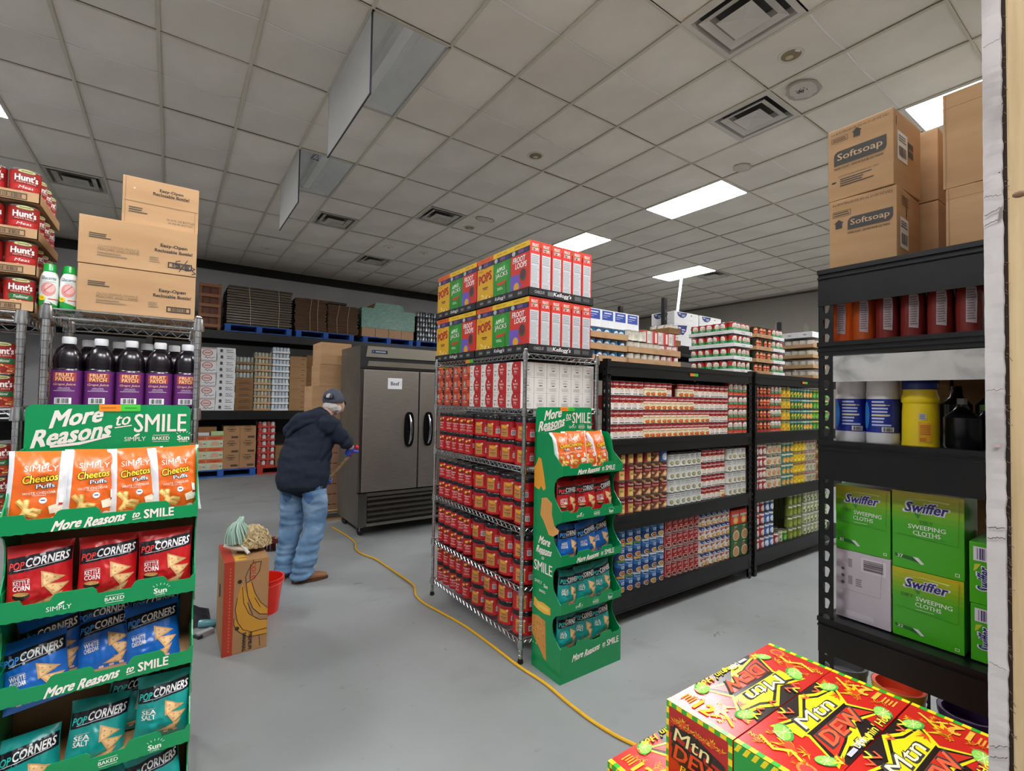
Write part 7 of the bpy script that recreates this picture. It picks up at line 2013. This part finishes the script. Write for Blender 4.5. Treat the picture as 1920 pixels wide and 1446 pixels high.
put_sw(.170, .238, .16, 'B', .708, ZS + .2495, 'green cloth box beside the keyhole post, upper left of the shelf')
put_sw(.186, .232, .16, 'B', .525, ZS, 'green cloth box numbered 32, lower middle')
put_sw(.188, .262, .16, 'A', .524, ZS + .2335, 'green cloth box numbered 37, upper middle')
o1 = put_sw(.125, .175, .2, 'side', .355, ZS, 'green cloth box standing on its end beside the drywall, lower one', .0)
o2 = put_sw(.125, .19, .2, 'side', .357, ZS + .1765, 'green cloth box standing on its end beside the drywall, upper one', .0)
mb = MB(); mb.lathe([(.045, 0), (.045, .1), (.043, .102)], 'c9ccc8', 20, smooth=True); o = mb.build('paper_roll', None, (XR + .16, .36, ZS + .3685 + .046)); o.rotation_euler = (0, PI / 2, 0); tag(o, 'white paper roll lying above the upright green boxes', 'roll')
# tubs standing on the floor below
def ptub(x, y, c, inner, lab, h=.30, r=.10):
    mb = MB(); mb.lathe([(r * .8, 0), (r * .82, .004), (r * .96, h - .03), (r * 1.0, h - .028), (r * 1.02, h)], c, 24, cap1=False); mb.lathe([(r * 1.0, h - .001), (r * .86, h - .004), (r * .80, h - .06), (.001, h - .06)], inner, 24, cap0=False, cap1=False)
    tag(mb.build('plastic_tub', None, (x, y, 0)), lab, 'tub')
ptub(2.78, 1.03, '5c5c5e/g', '4a4a4c', 'grey plastic tub on the floor under the right rack'); ptub(2.75, .80, 'd8b01c/g', 'c8401c', 'yellow tub with orange inside, beside the grey one', .31)
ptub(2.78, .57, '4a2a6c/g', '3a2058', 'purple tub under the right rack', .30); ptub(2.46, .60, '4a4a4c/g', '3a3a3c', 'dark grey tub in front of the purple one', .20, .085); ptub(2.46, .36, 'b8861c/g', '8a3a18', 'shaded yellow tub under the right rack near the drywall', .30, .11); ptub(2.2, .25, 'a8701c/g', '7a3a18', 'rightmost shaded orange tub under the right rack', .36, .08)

# ================================================================ SODA PACKS IN FRONT
dl, dw, dh = .405, .1385, .1405
def lime(a, x, y, r, l=4, rot=0):
    a.ell(x, y, r, r * .62, '2f9a2c', l, 16, rot).ell(x - r * .06, y + r * .06, r * .86, r * .52, '8ad04a', l + 1, 16, rot)
    for q in range(4):
        t = rot + q * PI / 4; a.line([(x - r * .75 * math.cos(t), y - r * .45 * math.sin(t)), (x + r * .75 * math.cos(t), y + r * .45 * math.sin(t))], r * .06, 'd8f0a0', l + 2)
def flame(a, x, y, s, l=3, rot=0, seed=1):
    R_ = random.Random(seed)
    for c, k in (('e8c81c', 1.0), ('d84a1c', .75)):
        pts_ = []
        for q in range(11):
            t = q / 10
            r_ = s * (1.0 if q % 2 else .45) * k * (.7 + .6 * R_.random()) if 0 < q < 10 else s * .3 * k
            an = rot + PI * t
            pts_.append((x + r_ * math.cos(an), y + r_ * math.sin(an)))
        pts_ += [(x - s * .3 * k * math.cos(rot), y - s * .3 * math.sin(rot) - s * .3 * k * .5), ]
        a.poly(pts_, c + '/g', l); l += 1
def dew_top(flip=False):
    a = Art(); R0 = 'c4241a/g'; L, W = dl / 2, dw / 2
    a.rect(-L, -W, L, W, R0, 0)
    a.poly([(-.10, -W), (.05, -W), (.12, W), (-.05, W)], '241814/g', 1)
    # hazard stripes along the two ends
    for e in (-1, 1):
        for q in range(11):
            y0_ = -W + dw * q / 11
            x0_ = e * L; x1_ = e * (L - .011)
            a._a([(min(x0_, x1_), y0_), (max(x0_, x1_), y0_), (max(x0_, x1_), y0_ + dw / 11), (min(x0_, x1_), y0_ + dw / 11)], ('e8d81c/g', '2fa82c/g')[q % 2], 1)
    # jagged yellow field and the two word wedges
    a.poly([(-.105, -.062), (-.04, -.05), (-.02, -.066), (.03, -.03), (.10, -.05), (.075, .0), (.115, .04), (.06, .05), (.03, .066), (-.03, .035), (-.095, .052), (-.07, .0)], 'e8dc1c/g', 2)
    a.poly([(-.098, -.056), (-.035, -.044), (.03, -.024), (.092, -.044), (.068, .0), (.104, .036), (.055, .044), (.028, .058), (-.03, .029), (-.088, .046), (-.064, .0)], '1c1614/g', 3)
    a.poly([(-.082, .004), (.075, .004), (.095, .034), (.05, .040), (.028, .052), (-.03, .024), (-.08, .038)], 'e8dc1c/g', 4)
    a.poly([(-.085, -.05), (-.035, -.04), (.03, -.020), (.085, -.040), (.062, -.004), (-.062, -.004)], 'c8301c/g', 4)
    a.text('Mtn', -.0, .022, .031, '1c1614', 5, w=.112, shear=.35, bold=.045).text('Mtn', .0, .022, .026, 'f0ecc0', 6, w=.105, shear=.35, bold=.0)
    a.text('DEW', .0, -.022, .032, '1c1614', 5, w=.125, shear=.35, bold=.06).text('DEW', .0, -.022, .028, 'e0541c', 6, w=.115, shear=.35, bold=.03)
    a.text("Flamin' Hot", .035, -.057, .017, '1c1614', 5, w=.12, shear=.3, bold=.06).text("Flamin' Hot", .035, -.057, .015, 'f0dc1c', 6, w=.115, shear=.3, bold=.015)
    lime(a, -.108, .03, .026, rot=.6); lime(a, .118, .045, .022, rot=-.3); lime(a, .11, -.052, .024, rot=.4); lime(a, -.12, -.045, .020, rot=-.6)
    flame(a, -.135, .0, .035, 3, .5, 3); flame(a, .14, .0, .034, 3, -.4, 5); flame(a, .085, .02, .02, 4, .9, 7); flame(a, -.085, -.06, .02, 4, .2, 9)
    a.text('12', .165, -.01, .034, 'e8b01c', 4, w=.032, bold=.05, rot=PI / 2).text('CAUTION', -.160, .04, .010, 'e8c01c', 4, w=.05, rot=PI / 2, bold=.02).bars(.15, -.058, .178, -.034, 4, 'e8a01c', 3, .2)
    a.text('DEW', -.02, -.058, .010, 'e8e8f0', 6, w=.03, bold=.04).rect(-.066, -.063, -.04, -.056, 'b8b8c8', 5)
    a.line([(-.16, -.03), (-.145, .0), (-.165, .02), (-.15, .05)], .006, 'e8c01c', 4).line([(.17, .05), (.155, .03), (.175, .01)], .005, 'e8c01c', 4).ell(-.168, -.035, .016, .016, 'e07a1c', 3, 12).ell(-.168, -.035, .011, .011, 'c4241a', 4, 12)
    big = []
    for p, c, l in a.p:
        xs_ = [q[0] for q in p]; ys_ = [q[1] for q in p]
        if 2 <= l <= 7 and max(map(abs, xs_)) < .117 and max(map(abs, ys_)) < .068: p = [(x * 1.16, max(-W, min(W, y * 1.03))) for x, y in p]
        big.append((p, c, l))
    a.p = big
    R_ = random.Random(6)
    for q in range(16):
        x_, y_ = R_.choice((-1, 1)) * R_.uniform(.125, .175), R_.uniform(-.055, .055)
        flame(a, x_, y_, R_.uniform(.008, .016), 3, R_.uniform(-1, 2), 40 + q)
    for q in range(10):
        x_, y_ = R_.uniform(-.12, .12), R_.choice((-1, 1)) * R_.uniform(.05, .064)
        a.line([(x_, y_), (x_ + .012, y_ - .008), (x_ + .018, y_ + .004)], .004, R_.choice(('1c1614', 'e8dc1c', 'e0541c')), 5)
    if flip: a.p = [([(-x, -y) for x, y in p], c, l) for p, c, l in a.p]
    return a
def dew_end(kind):
    a = Art(); W, H = dw / 2, dh
    a.rect(-W, 0, W, H, 'b0201a/g', 0)
    if kind == 'logo':
        for q in range(12):
            a.rect(-W, H * q / 12, -W + .006, H * (q + 1) / 12, ('e8d81c', '2fa82c')[q % 2], 1); a.rect(W - .008, H * q / 12, W, H * (q + 1) / 12, ('e8d81c', '2fa82c')[q % 2], 1)
            a.rect(-W + dw * q / 12, H - .008, -W + dw * (q + 1) / 12, H, ('e8d81c', '2fa82c')[q % 2], 1)
        a.poly([(-.05, .075), (.052, .06), (.058, .03), (.04, .02), (-.04, .032), (-.058, .06)], '1a1412/g', 1)
        a.poly([(-.06, .095), (-.01, .105), (.055, .085), (.058, .074), (-.06, .084)], '2a1c14/g', 1)
        a.text('Mtn', -.012, .085, .031, '1c1614', 2, w=.082, shear=.2, bold=.045).text('Mtn', -.012, .085, .026, 'e8e0a0', 3, w=.075, shear=.2, bold=.005)
        a.text('DEW', .0, .053, .032, '1c1614', 2, w=.105, shear=.2, bold=.05).text('DEW', .0, .053, .028, 'd8481c', 3, w=.097, shear=.2, bold=.03)
        a.text("Flamin' Hot", .005, .028, .013, 'e8d81c', 3, w=.08, shear=.2, bold=.02)
        for q in range(7): flame(a, -.048 + .016 * q, .105, .012, 2, .3, q)
        flame(a, -.03, .112, .016, 2, .2, 30); flame(a, .03, .108, .015, 2, .4, 31)
    else:
        a.rect(-W, 0, W, H, '24983a/g', 1)
        for q in range(9):
            a.poly([(-W + dw * q / 9, H - .014), (-W + dw * (q + .5) / 9, H - .014), (-W + dw * (q + 1) / 9, H), (-W + dw * (q + .5) / 9, H)], 'e8d81c', 2)
        a.text('10', -.03, H * .62, .022, '14301c', 2, w=.026)
        a.rect(-W + .008, .0, W - .008, H * .35, 'b0201a/g', 2)
    return a
def dew_side():
    a = Art(); a.rect(-dl / 2, 0, dl / 2, dh, 'b8221a/g', 0).text('Mtn', -.02, .095, .04, 'f0ecc0', 2, w=.13, shear=.2, bold=.04).text('DEW', .0, .05, .042, 'e0541c', 2, w=.15, shear=.2, bold=.04).poly([(-.12, .12), (.12, .12), (.1, .02), (-.1, .02)], '1c1614/g', 1)
    return a
def dew_me(flip, kind):
    mb = MB(); mb.bbox(-dl / 2, -dw / 2, 0, dl / 2, dw / 2, dh, 'b8221a/g', .0025)
    stamp(mb, dew_top(flip), pl((0, 0, dh), (1, 0, 0), (0, 1, 0)), eps=.00035)
    stamp(mb, dew_end(kind), pl((-dl / 2, 0, 0), (0, -1, 0), (0, 0, 1)), eps=.00035)
    stamp(mb, dew_side(), pl((0, dw / 2, 0), (-1, 0, 0), (0, 0, 1)), eps=.0004)
    return mb.mesh('soda_pack')
DA = Proto('soda_pack', 'soda pack', dew_me(True, 'logo')); DB = Proto('soda_pack', 'soda pack', dew_me(False, 'green'))
wood_pallet(.74, .17, 0, 'wooden pallet under the soda packs', 0)
for lv in range(6):
    z = .1425 + .1405 * lv
    for r_ in range(4):
        if lv < 5 and r_ == 0: x_, y_ = .952, .632 + .0
        x_ = .952 if lv < 5 else 1.029
        y_ = (.632 - .141 * r_) if lv < 5 else (.548 - .1405 * r_)
        if y_ - dw / 2 < .15: continue
        p = DA if (r_ == 0) else DB
        lab = 'red and green soda pack, %s' % ('with its logo upside down, nearest the aisle', 'in the middle with a green 10 on its end', 'cut by the drywall edge', 'last')[r_] if lv == 5 else 'soda pack, %s layer under the top, %s from the aisle' % (['lowest', 'second', 'third', 'fourth', 'fifth'][lv], nth(r_))
        p.put((x_, y_, z), (.0, .004, -.003, 0)[r_], lab, 'soda packs')
# ================================================================ PERSON
def limb(mb, J, seg=18, sub=5):
    """J: list of (point, ra, rb, side-axis); smooth elliptical tube through joints"""
    P = [Vector(j[0]) for j in J]; A = [j[1] for j in J]; B = [j[2] for j in J]; S = [Vector(j[3]) for j in J]
    pts, ra, rb, sd = [], [], [], []
    def cr(a, b, c, d, t): return .5 * (2 * b + (c - a) * t + (2 * a - 5 * b + 4 * c - d) * t * t + (-a + 3 * b - 3 * c + d) * t ** 3)
    n = len(P)
    for i in range(n - 1):
        for k in range(sub):
            t = k / sub
            i0, i3 = max(i - 1, 0), min(i + 2, n - 1)
            pts.append(cr(P[i0], P[i], P[i + 1], P[i3], t)); ra.append(cr(A[i0], A[i], A[i + 1], A[i3], t)); rb.append(cr(B[i0], B[i], B[i + 1], B[i3], t)); sd.append(S[i].lerp(S[i + 1], t))
    pts.append(P[-1]); ra.append(A[-1]); rb.append(B[-1]); sd.append(S[-1])
    vs = []
    for i, p in enumerate(pts):
        t = (pts[min(i + 1, len(pts) - 1)] - pts[max(i - 1, 0)]).normalized()
        a = (sd[i] - t * sd[i].dot(t)).normalized(); b = t.cross(a)
        for k in range(seg):
            w = 2 * PI * k / seg
            vs.append(p + a * math.cos(w) * ra[i] + b * math.sin(w) * rb[i])
    m = len(pts)
    fs = [(i * seg + k, (i + 1) * seg + k, (i + 1) * seg + (k + 1) % seg, i * seg + (k + 1) % seg) for i in range(m - 1) for k in range(seg)]
    # rounded ends
    c0, c1 = len(vs), len(vs) + 1
    t0 = (pts[0] - pts[1]).normalized(); t1 = (pts[-1] - pts[-2]).normalized()
    vs += [pts[0] + t0 * min(ra[0], rb[0]) * .5, pts[-1] + t1 * min(ra[-1], rb[-1]) * .5]
    fs += [(c0, k, (k + 1) % seg) for k in range(seg)] + [(c1, (m - 1) * seg + (k + 1) % seg, (m - 1) * seg + k) for k in range(seg)]
    mb.add(vs, fs, 'ffffff', True)

def blob(mb, c, r, rot=None, seg=16):
    vs = []; rings = 10
    M_ = rot or Matrix.Identity(3)
    for j in range(1, rings):
        th = PI * j / rings
        for k in range(seg):
            w = 2 * PI * k / seg
            vs.append(Vector(c) + M_ @ Vector((r[0] * math.sin(th) * math.cos(w), r[1] * math.sin(th) * math.sin(w), r[2] * math.cos(th))))
    fs = [(j * seg + k, (j + 1) * seg + k, (j + 1) * seg + (k + 1) % seg, j * seg + (k + 1) % seg) for j in range(rings - 2) for k in range(seg)]
    n0 = len(vs); vs += [Vector(c) + M_ @ Vector((0, 0, r[2])), Vector(c) + M_ @ Vector((0, 0, -r[2]))]
    fs += [(n0, k, (k + 1) % seg) for k in range(seg)] + [(n0 + 1, (rings - 2) * seg + (k + 1) % seg, (rings - 2) * seg + k) for k in range(seg)]
    mb.add(vs, fs, 'ffffff', True)

def fuse(mb, name, mat, voxel, parent, smooth=3, disp=None, label=None):
    me = mb.mesh('tmp_' + name, fix=True)
    ob = bpy.data.objects.new('tmp_' + name, me); COL.objects.link(ob)
    r = ob.modifiers.new('r', 'REMESH'); r.mode = 'VOXEL'; r.voxel_size = voxel; r.adaptivity = 0
    s = ob.modifiers.new('s', 'SMOOTH'); s.factor = .5; s.iterations = smooth
    dg = bpy.context.evaluated_depsgraph_get()
    em = bpy.data.meshes.new_from_object(ob.evaluated_get(dg))
    bpy.data.objects.remove(ob); bpy.data.meshes.remove(me)
    if disp:
        em.update()
        ns = [v.normal.copy() for v in em.vertices]
        for v, n in zip(em.vertices, ns):
            d = disp(v.co)
            v.co += n * d
    em.materials.clear(); em.materials.append(M(mat))
    em.polygons.foreach_set('material_index', [0] * len(em.polygons)); em.polygons.foreach_set('use_smooth', [True] * len(em.polygons))
    em.name = name; em.update()
    o = bpy.data.objects.new(name, em); COL.objects.link(o)
    if parent: o.parent = parent
    if label: o['label'] = label
    return o

# local frame: r = to the viewer's right, f = away from the viewer
rv = Vector((.817, -.576, 0)); fv = Vector((.576, .817, 0)); up = Vector((0, 0, 1))
BASE = Vector((.955, 4.455, 0))
def W3(a, b, z): return rv * a + fv * b + up * z
PP = thing('person', 'person in dark hooded sweatshirt and jeans bending to sweep, seen from behind', 'person', BASE)
PP['label'] = 'person in navy hoodie, blue jeans and grey cap sweeping, seen from behind'
hipL, hipR = W3(-.105, .02, .90), W3(.095, -.02, .90)
kneeL, kneeR = W3(-.12, .05, .47), W3(.10, .02, .48)
ankL, ankR = W3(-.155, .04, .09), W3(.045, -.06, .09)
pel = W3(0, 0, .93); chest = W3(.03, .10, 1.24); neck = W3(.115, .17, 1.42)
shL, shR = W3(-.10, .16, 1.34), W3(.20, .02, 1.33)
elR = W3(.285, .09, 1.205); haR = W3(.365, .14, 1.115)
elL = W3(-.05, .40, 1.08); haL = W3(.05, .37, .84)
head = W3(.15, .235, 1.515)
# body (continuous): head, neck, trunk, arms, legs
mb = MB()
limb(mb, [(pel, .15, .10, rv), (W3(.01, .04, 1.08), .15, .11, rv), (chest, .17, .12, rv), (W3(.06, .14, 1.34), .15, .10, rv), (neck, .06, .06, rv), (head - up * .03, .06, .07, rv)])
for h_, k_, a_ in ((hipL, kneeL, ankL), (hipR, kneeR, ankR)):
    limb(mb, [(h_, .09, .09, rv), (h_.lerp(k_, .5), .075, .078, rv), (k_, .055, .058, rv), (k_.lerp(a_, .4), .052, .056, rv), (a_, .036, .042, rv)])
limb(mb, [(shR, .055, .055, up), (shR.lerp(elR, .5), .048, .048, up), (elR, .040, .040, up), (haR, .028, .028, up)])
limb(mb, [(shL, .055, .055, up), (shL.lerp(elL, .5), .048, .048, up), (elL, .040, .040, up), (haL, .028, .028, up)])
blob(mb, head, (.078, .095, .115)); blob(mb, head + rv * .03 + fv * .07 - up * .03, (.05, .05, .07)); 
for s_ in (-1, 1): blob(mb, head + rv * (.080 * s_) - up * .01, (.012, .022, .034))
blob(mb, head + fv * .112 + rv * .03 - up * .015, (.014, .022, .022))
fuse(mb, 'body', 'b58a74', .012, PP, 2)
# hoodie
def fold(p):
    q = Vector(p)
    return .009 * noise.noise(q * 9) + .010 * noise.noise(Vector((q.x * 6 + q.z * 4, q.y * 6, q.z * 18))) + .004 * noise.noise(q * 26)
mb = MB()
limb(mb, [(W3(-.01, -.0, .80), .205, .172, rv), (W3(-.01, .0, .84), .218, .182, rv), (W3(-.005, .01, .93), .222, .182, rv), (W3(.0, .045, 1.08), .215, .170, rv), (W3(.03, .09, 1.22), .208, .165, rv), (W3(.05, .12, 1.32), .18, .14, rv), (W3(.085, .14, 1.395), .105, .10, rv), (W3(.11, .165, 1.43), .075, .075, rv)])
limb(mb, [(W3(.13, .06, 1.32), .085, .085, up), (shR, .088, .085, up), (shR.lerp(elR, .5) + up * .0, .080, .078, up), (elR, .068, .066, up), (elR.lerp(haR, .55), .058, .056, up), (haR.lerp(elR, .15), .043, .043, up)])
limb(mb, [(W3(-.08, .12, 1.32), .085, .085, up), (shL, .085, .085, up), (shL.lerp(elL, .5), .078, .078, up), (elL, .066, .066, up), (haL.lerp(elL, .15), .045, .045, up)])
def fold2(p):
    a = Vector(p) ; along = (a - shR).dot((haR - shR).normalized())
    k = .006 * math.sin(along * 60 + 6 * noise.noise(a * 7)) if along > .02 and a.z > 1.0 and (a - W3(.03, .09, 1.22)).dot(rv) > .12 else 0
    return fold(p) + k
hoodie = fuse(mb, 'hoodie', '1d2534/m', .011, PP, 3, fold2, 'dark navy hooded sweatshirt')
mb = MB()
# ribbed hem and cuff
limb(mb, [(W3(-.01, .0, .775), .200, .168, rv), (W3(-.01, .0, .80), .205, .173, rv), (W3(-.01, .0, .835), .208, .176, rv)], seg=28, sub=3)
fuse(mb, 'hem_band', '141a26/m', .012, hoodie, 1, lambda p: .0015 * math.sin(math.atan2(p[1], p[0]) * 90))
mb = MB()   # hood lying on the left shoulder blade
limb(mb, [(W3(.16, .10, 1.40), .04, .035, fv), (W3(.06, .04, 1.405), .065, .05, fv), (W3(-.05, .0, 1.36), .085, .055, fv), (W3(-.135, .02, 1.28), .075, .05, fv), (W3(-.165, .05, 1.22), .03, .03, fv)])
limb(mb, [(W3(.13, .06, 1.37), .035, .03, fv), (W3(.0, -.02, 1.34), .055, .035, fv), (W3(-.10, -.03, 1.26), .05, .03, fv), (W3(-.15, .01, 1.20), .02, .02, fv)])
fuse(mb, 'hood', '1f2736/m', .010, hoodie, 3, lambda p: fold(p) * 1.2)
# jeans
def jf(p):
    q = Vector(p); low = max(0, .45 - q.z) / .45
    return .010 * noise.noise(q * 7) + (.010 + .018 * low) * noise.noise(Vector((q.x * 5, q.y * 5, q.z * (26 + 10 * low)))) + .002 * noise.noise(q * 40)
mb = MB()
limb(mb, [(W3(-.0, .0, .84), .168, .125, rv), (W3(0, -.005, .90), .172, .135, rv), (W3(0, -.01, .82), .165, .13, rv)], sub=3)
blob(mb, W3(.075, -.045, .80), (.09, .07, .09)); blob(mb, W3(-.085, -.03, .80), (.09, .07, .09))
for s_, (h_, k_, a_) in ((-1, (hipL, kneeL, ankL)), (1, (hipR, kneeR, ankR))):
    limb(mb, [(h_ - up * .05, .100, .118, rv), (h_.lerp(k_, .45), .100, .110, rv), (k_, .092, .098, rv), (k_.lerp(a_, .5), .086, .096, rv), (a_ + up * .03, .086, .10, rv), (a_ - up * .035, .092, .108, rv)])
DEN = ramp_mat('denim', [(0.25, '465f7a'), (0.5, '6484a4'), (0.8, '94aec8')], scale=5, detail=6, rough=.85, stretch=(1, 1, 1.6), bump=.3, bscale=160, bdist=.002, spec=.15)
jeans = fuse(mb, 'jeans', DEN, .010, PP, 2, jf, 'faded blue jeans')
from mathutils.bvhtree import BVHTree
def drape(target, pts_, mat, name, thick=.004, n=9):
    """cloth patch laid on a garment: polygon in (a, z) projected along the view-away axis"""
    me = target.data
    bv = BVHTree.FromPolygons([v.co[:] for v in me.vertices], [tuple(p.vertices) for p in me.polygons])
    xs = [p[0] for p in pts_]; zs = [p[1] for p in pts_]
    mb = MB()
    for tri in tessellate_polygon([[Vector((x, z, 0)) for x, z in pts_]]):
        q = [pts_[i] for i in tri]
        for s1 in _strips(q, 0, .012):
            for s2 in _strips(s1, 1, .012):
                vs = []
                for a_, z_ in s2:
                    hit = bv.ray_cast(W3(a_, -.6, z_), fv)
                    if hit[0] is None: break
                    vs.append(hit[0] - fv * thick)
                if len(vs) == len(s2): mb.add(vs, [tuple(range(len(vs)))], mat)
    return mb.build(name, target)
drape(jeans, [(.035, .775), (.125, .80), (.135, .71), (.095, .665), (.05, .695)], '4a6c96/m', 'back_pocket')
drape(jeans, [(-.15, .79), (-.06, .775), (-.07, .70), (-.11, .67), (-.145, .71)], '3c5876/m', 'back_pocket')
# shoes
def shoe(anchor, heading, label):
    hd = Vector((heading[0], heading[1], 0)).normalized(); sd = Vector((-hd.y, hd.x, 0))
    mb = MB(); a = Vector((anchor.x, anchor.y, 0))
    limb(mb, [(a - hd * .085 + up * .045, .036, .042, sd), (a - hd * .03 + up * .05, .040, .046, sd), (a + hd * .06 + up * .042, .045, .036, sd), (a + hd * .13 + up * .036, .046, .028, sd), (a + hd * .175 + up * .030, .030, .020, sd)])
    s = fuse(mb, 'shoe', '7a4f30', .007, PP, 2, None, label)
    mb = MB(); P_ = []
    for q in range(24):
        t = 2 * PI * q / 24
        L_ = .148 * math.cos(t); P_.append((L_ + .045, (.047 - .006 * (L_ < 0)) * math.sin(t) * (1 - .15 * abs(math.cos(t)))))
    mb.prism(P_, 0, .022, '4a2f1c', mapf=lambda u, v, w: tuple(a + hd * u + sd * v + up * w)); mb.build('sole', s)
shoe(Vector((W3(.055, -.055, 0))), (.93, -.02), 'brown leather shoe, nearer one')
shoe(Vector((W3(-.15, .05, 0))), (.80, .25), 'brown leather shoe, farther one')
# cap
mb = MB(); blob(mb, head + up * .035 - fv * .004, (.094, .108, .098))
capo = fuse(mb, 'cap', '4b4f5c/m', .006, PP, 1, lambda p: -.02 if p[2] < head.z + .0 else 0.0, 'grey baseball cap')
mb = MB()   # back opening with strap: pale hair patch framed by a dark arch
cc = head - fv * .098 + up * .045
pts_ = [cc + rv * (.040 * math.cos(PI * q / 12)) + up * (.038 * math.sin(PI * q / 12)) - fv * (.010 - .03 * (math.sin(PI * q / 12)) ** 2) for q in range(13)]
mb.tube(pts_, .006, '20242e/m', 6); mb.tube([cc + rv * .044 - fv * .006, cc - fv * .018 - up * .004, cc - rv * .044 - fv * .006], .007, '20242e/m', 6); mb.build('cap_strap', capo)
mb = MB(); blob(mb, cc + up * .012 + fv * .010, (.036, .012, .030)); fuse(mb, 'hair_in_opening', 'b8b2ae/m', .005, capo, 1)
mb = MB(); limb(mb, [(head + fv * .09 + up * .03, .06, .012, rv), (head + fv * .15 + rv * .02 - up * .0, .055, .008, rv), (head + fv * .185 + rv * .03 - up * .02, .03, .006, rv)], sub=3); fuse(mb, 'cap_visor', '3c4150/m', .006, capo, 1)
# white hair below the cap
mb = MB(); blob(mb, head - fv * .034 - up * .035, (.080, .072, .065)); blob(mb, head - fv * .03 - up * .07 - rv * .02, (.07, .06, .04)); blob(mb, head + rv * .05 - fv * .03 - up * .05, (.036, .04, .045))
fuse(mb, 'hair', 'b9b3ae/m', .006, PP, 1, lambda p: .005 * noise.noise(Vector(p) * 45), 'white hair below the cap')
# gloved hands closed on the broom handle
TOP = haR + rv * .035 + up * .035; LOW = W3(-.09, .75, .03)
TOP = W3(.405, .16, 1.13); LOW = W3(-.60, .75, .10)
ax = (LOW - TOP).normalized()
def glove(on, wrist, label):
    c = on; w = (wrist - c).normalized(); w = (w - ax * w.dot(ax)).normalized(); s = ax.cross(w)
    mb = MB()
    palm = c + w * .030
    blob(mb, palm, (.030, .030, .030)); limb(mb, [(wrist, .030, .026, ax), (palm + w * .0, .036, .024, ax)], seg=12, sub=4)
    blob(mb, palm - ax * .02, (.026, .026, .026)); blob(mb, palm + ax * .02, (.026, .026, .026))
    for q, L_ in enumerate((.95, 1.05, 1.0, .85)):
        off = ax * (-.033 + .022 * q)
        pts = []
        for k in range(6):
            a = -.5 + k * .72 * L_
            pts.append(c + off + (w * math.cos(a) + s * math.sin(a)) * (.027 if k else .034))
        limb(mb, [(p, .0098, .0098, ax) for p in pts], seg=8, sub=2)
    pts = [palm - ax * .035 - s * .01, c - ax * .05 - s * .024, c - ax * .045 - s * .028 - w * .018, c - ax * .035 - w * .030 - s * .006]
    limb(mb, [(p, .0115, .0115, ax) for p in pts], seg=8, sub=3)
    return fuse(mb, 'glove', '3454c8/g', .0045, PP, 1, None, label)
g1 = TOP + ax * .09
glove(g1, haR.lerp(elR, .04), 'blue rubber glove on the raised hand')
g2 = TOP + ax * ((LOW - TOP).length * .34)
glove(g2, haL.lerp(elL, .05), 'blue rubber glove on the lower hand')
# broom
BR = thing('push_broom', 'push broom with wooden handle and dark red head held by the person', 'broom', BASE)
mb = MB(); mb.tube([TOP + ax * .10, LOW], .0135, WOOD, 10); mb.build('handle', BR)
mb = MB(); mb.tube([TOP, TOP + ax * .13], .017, 'c0241c/g', 12); o = mb.build('grip', BR); o['label'] = 'red handle grip'
hc = LOW
bd = (rv * .9 + fv * .25).normalized(); sdv = Vector((-bd.y, bd.x, 0))
mb = MB(); mp = lambda u, v, w: tuple(hc + bd * u + sdv * v + up * (w))
mb.prism([(-.20, -.035), (.20, -.035), (.20, .035), (-.20, .035)], -.02, .03, '5c1218', mapf=mp); mb.build('head_block', BR)
mb = MB(); RR = random.Random(2)
for q in range(170):
    u, v = RR.uniform(-.195, .195), RR.uniform(-.03, .03)
    mb.tube([mp(u, v, -.015), mp(u * 1.06, v * 1.5 + RR.uniform(-.01, .01), -.098)], .0035, RR.choice(('3a2028', '4c1c24', '2a2430')), 3)
mb.build('bristles', BR)['kind'] = 'stuff'
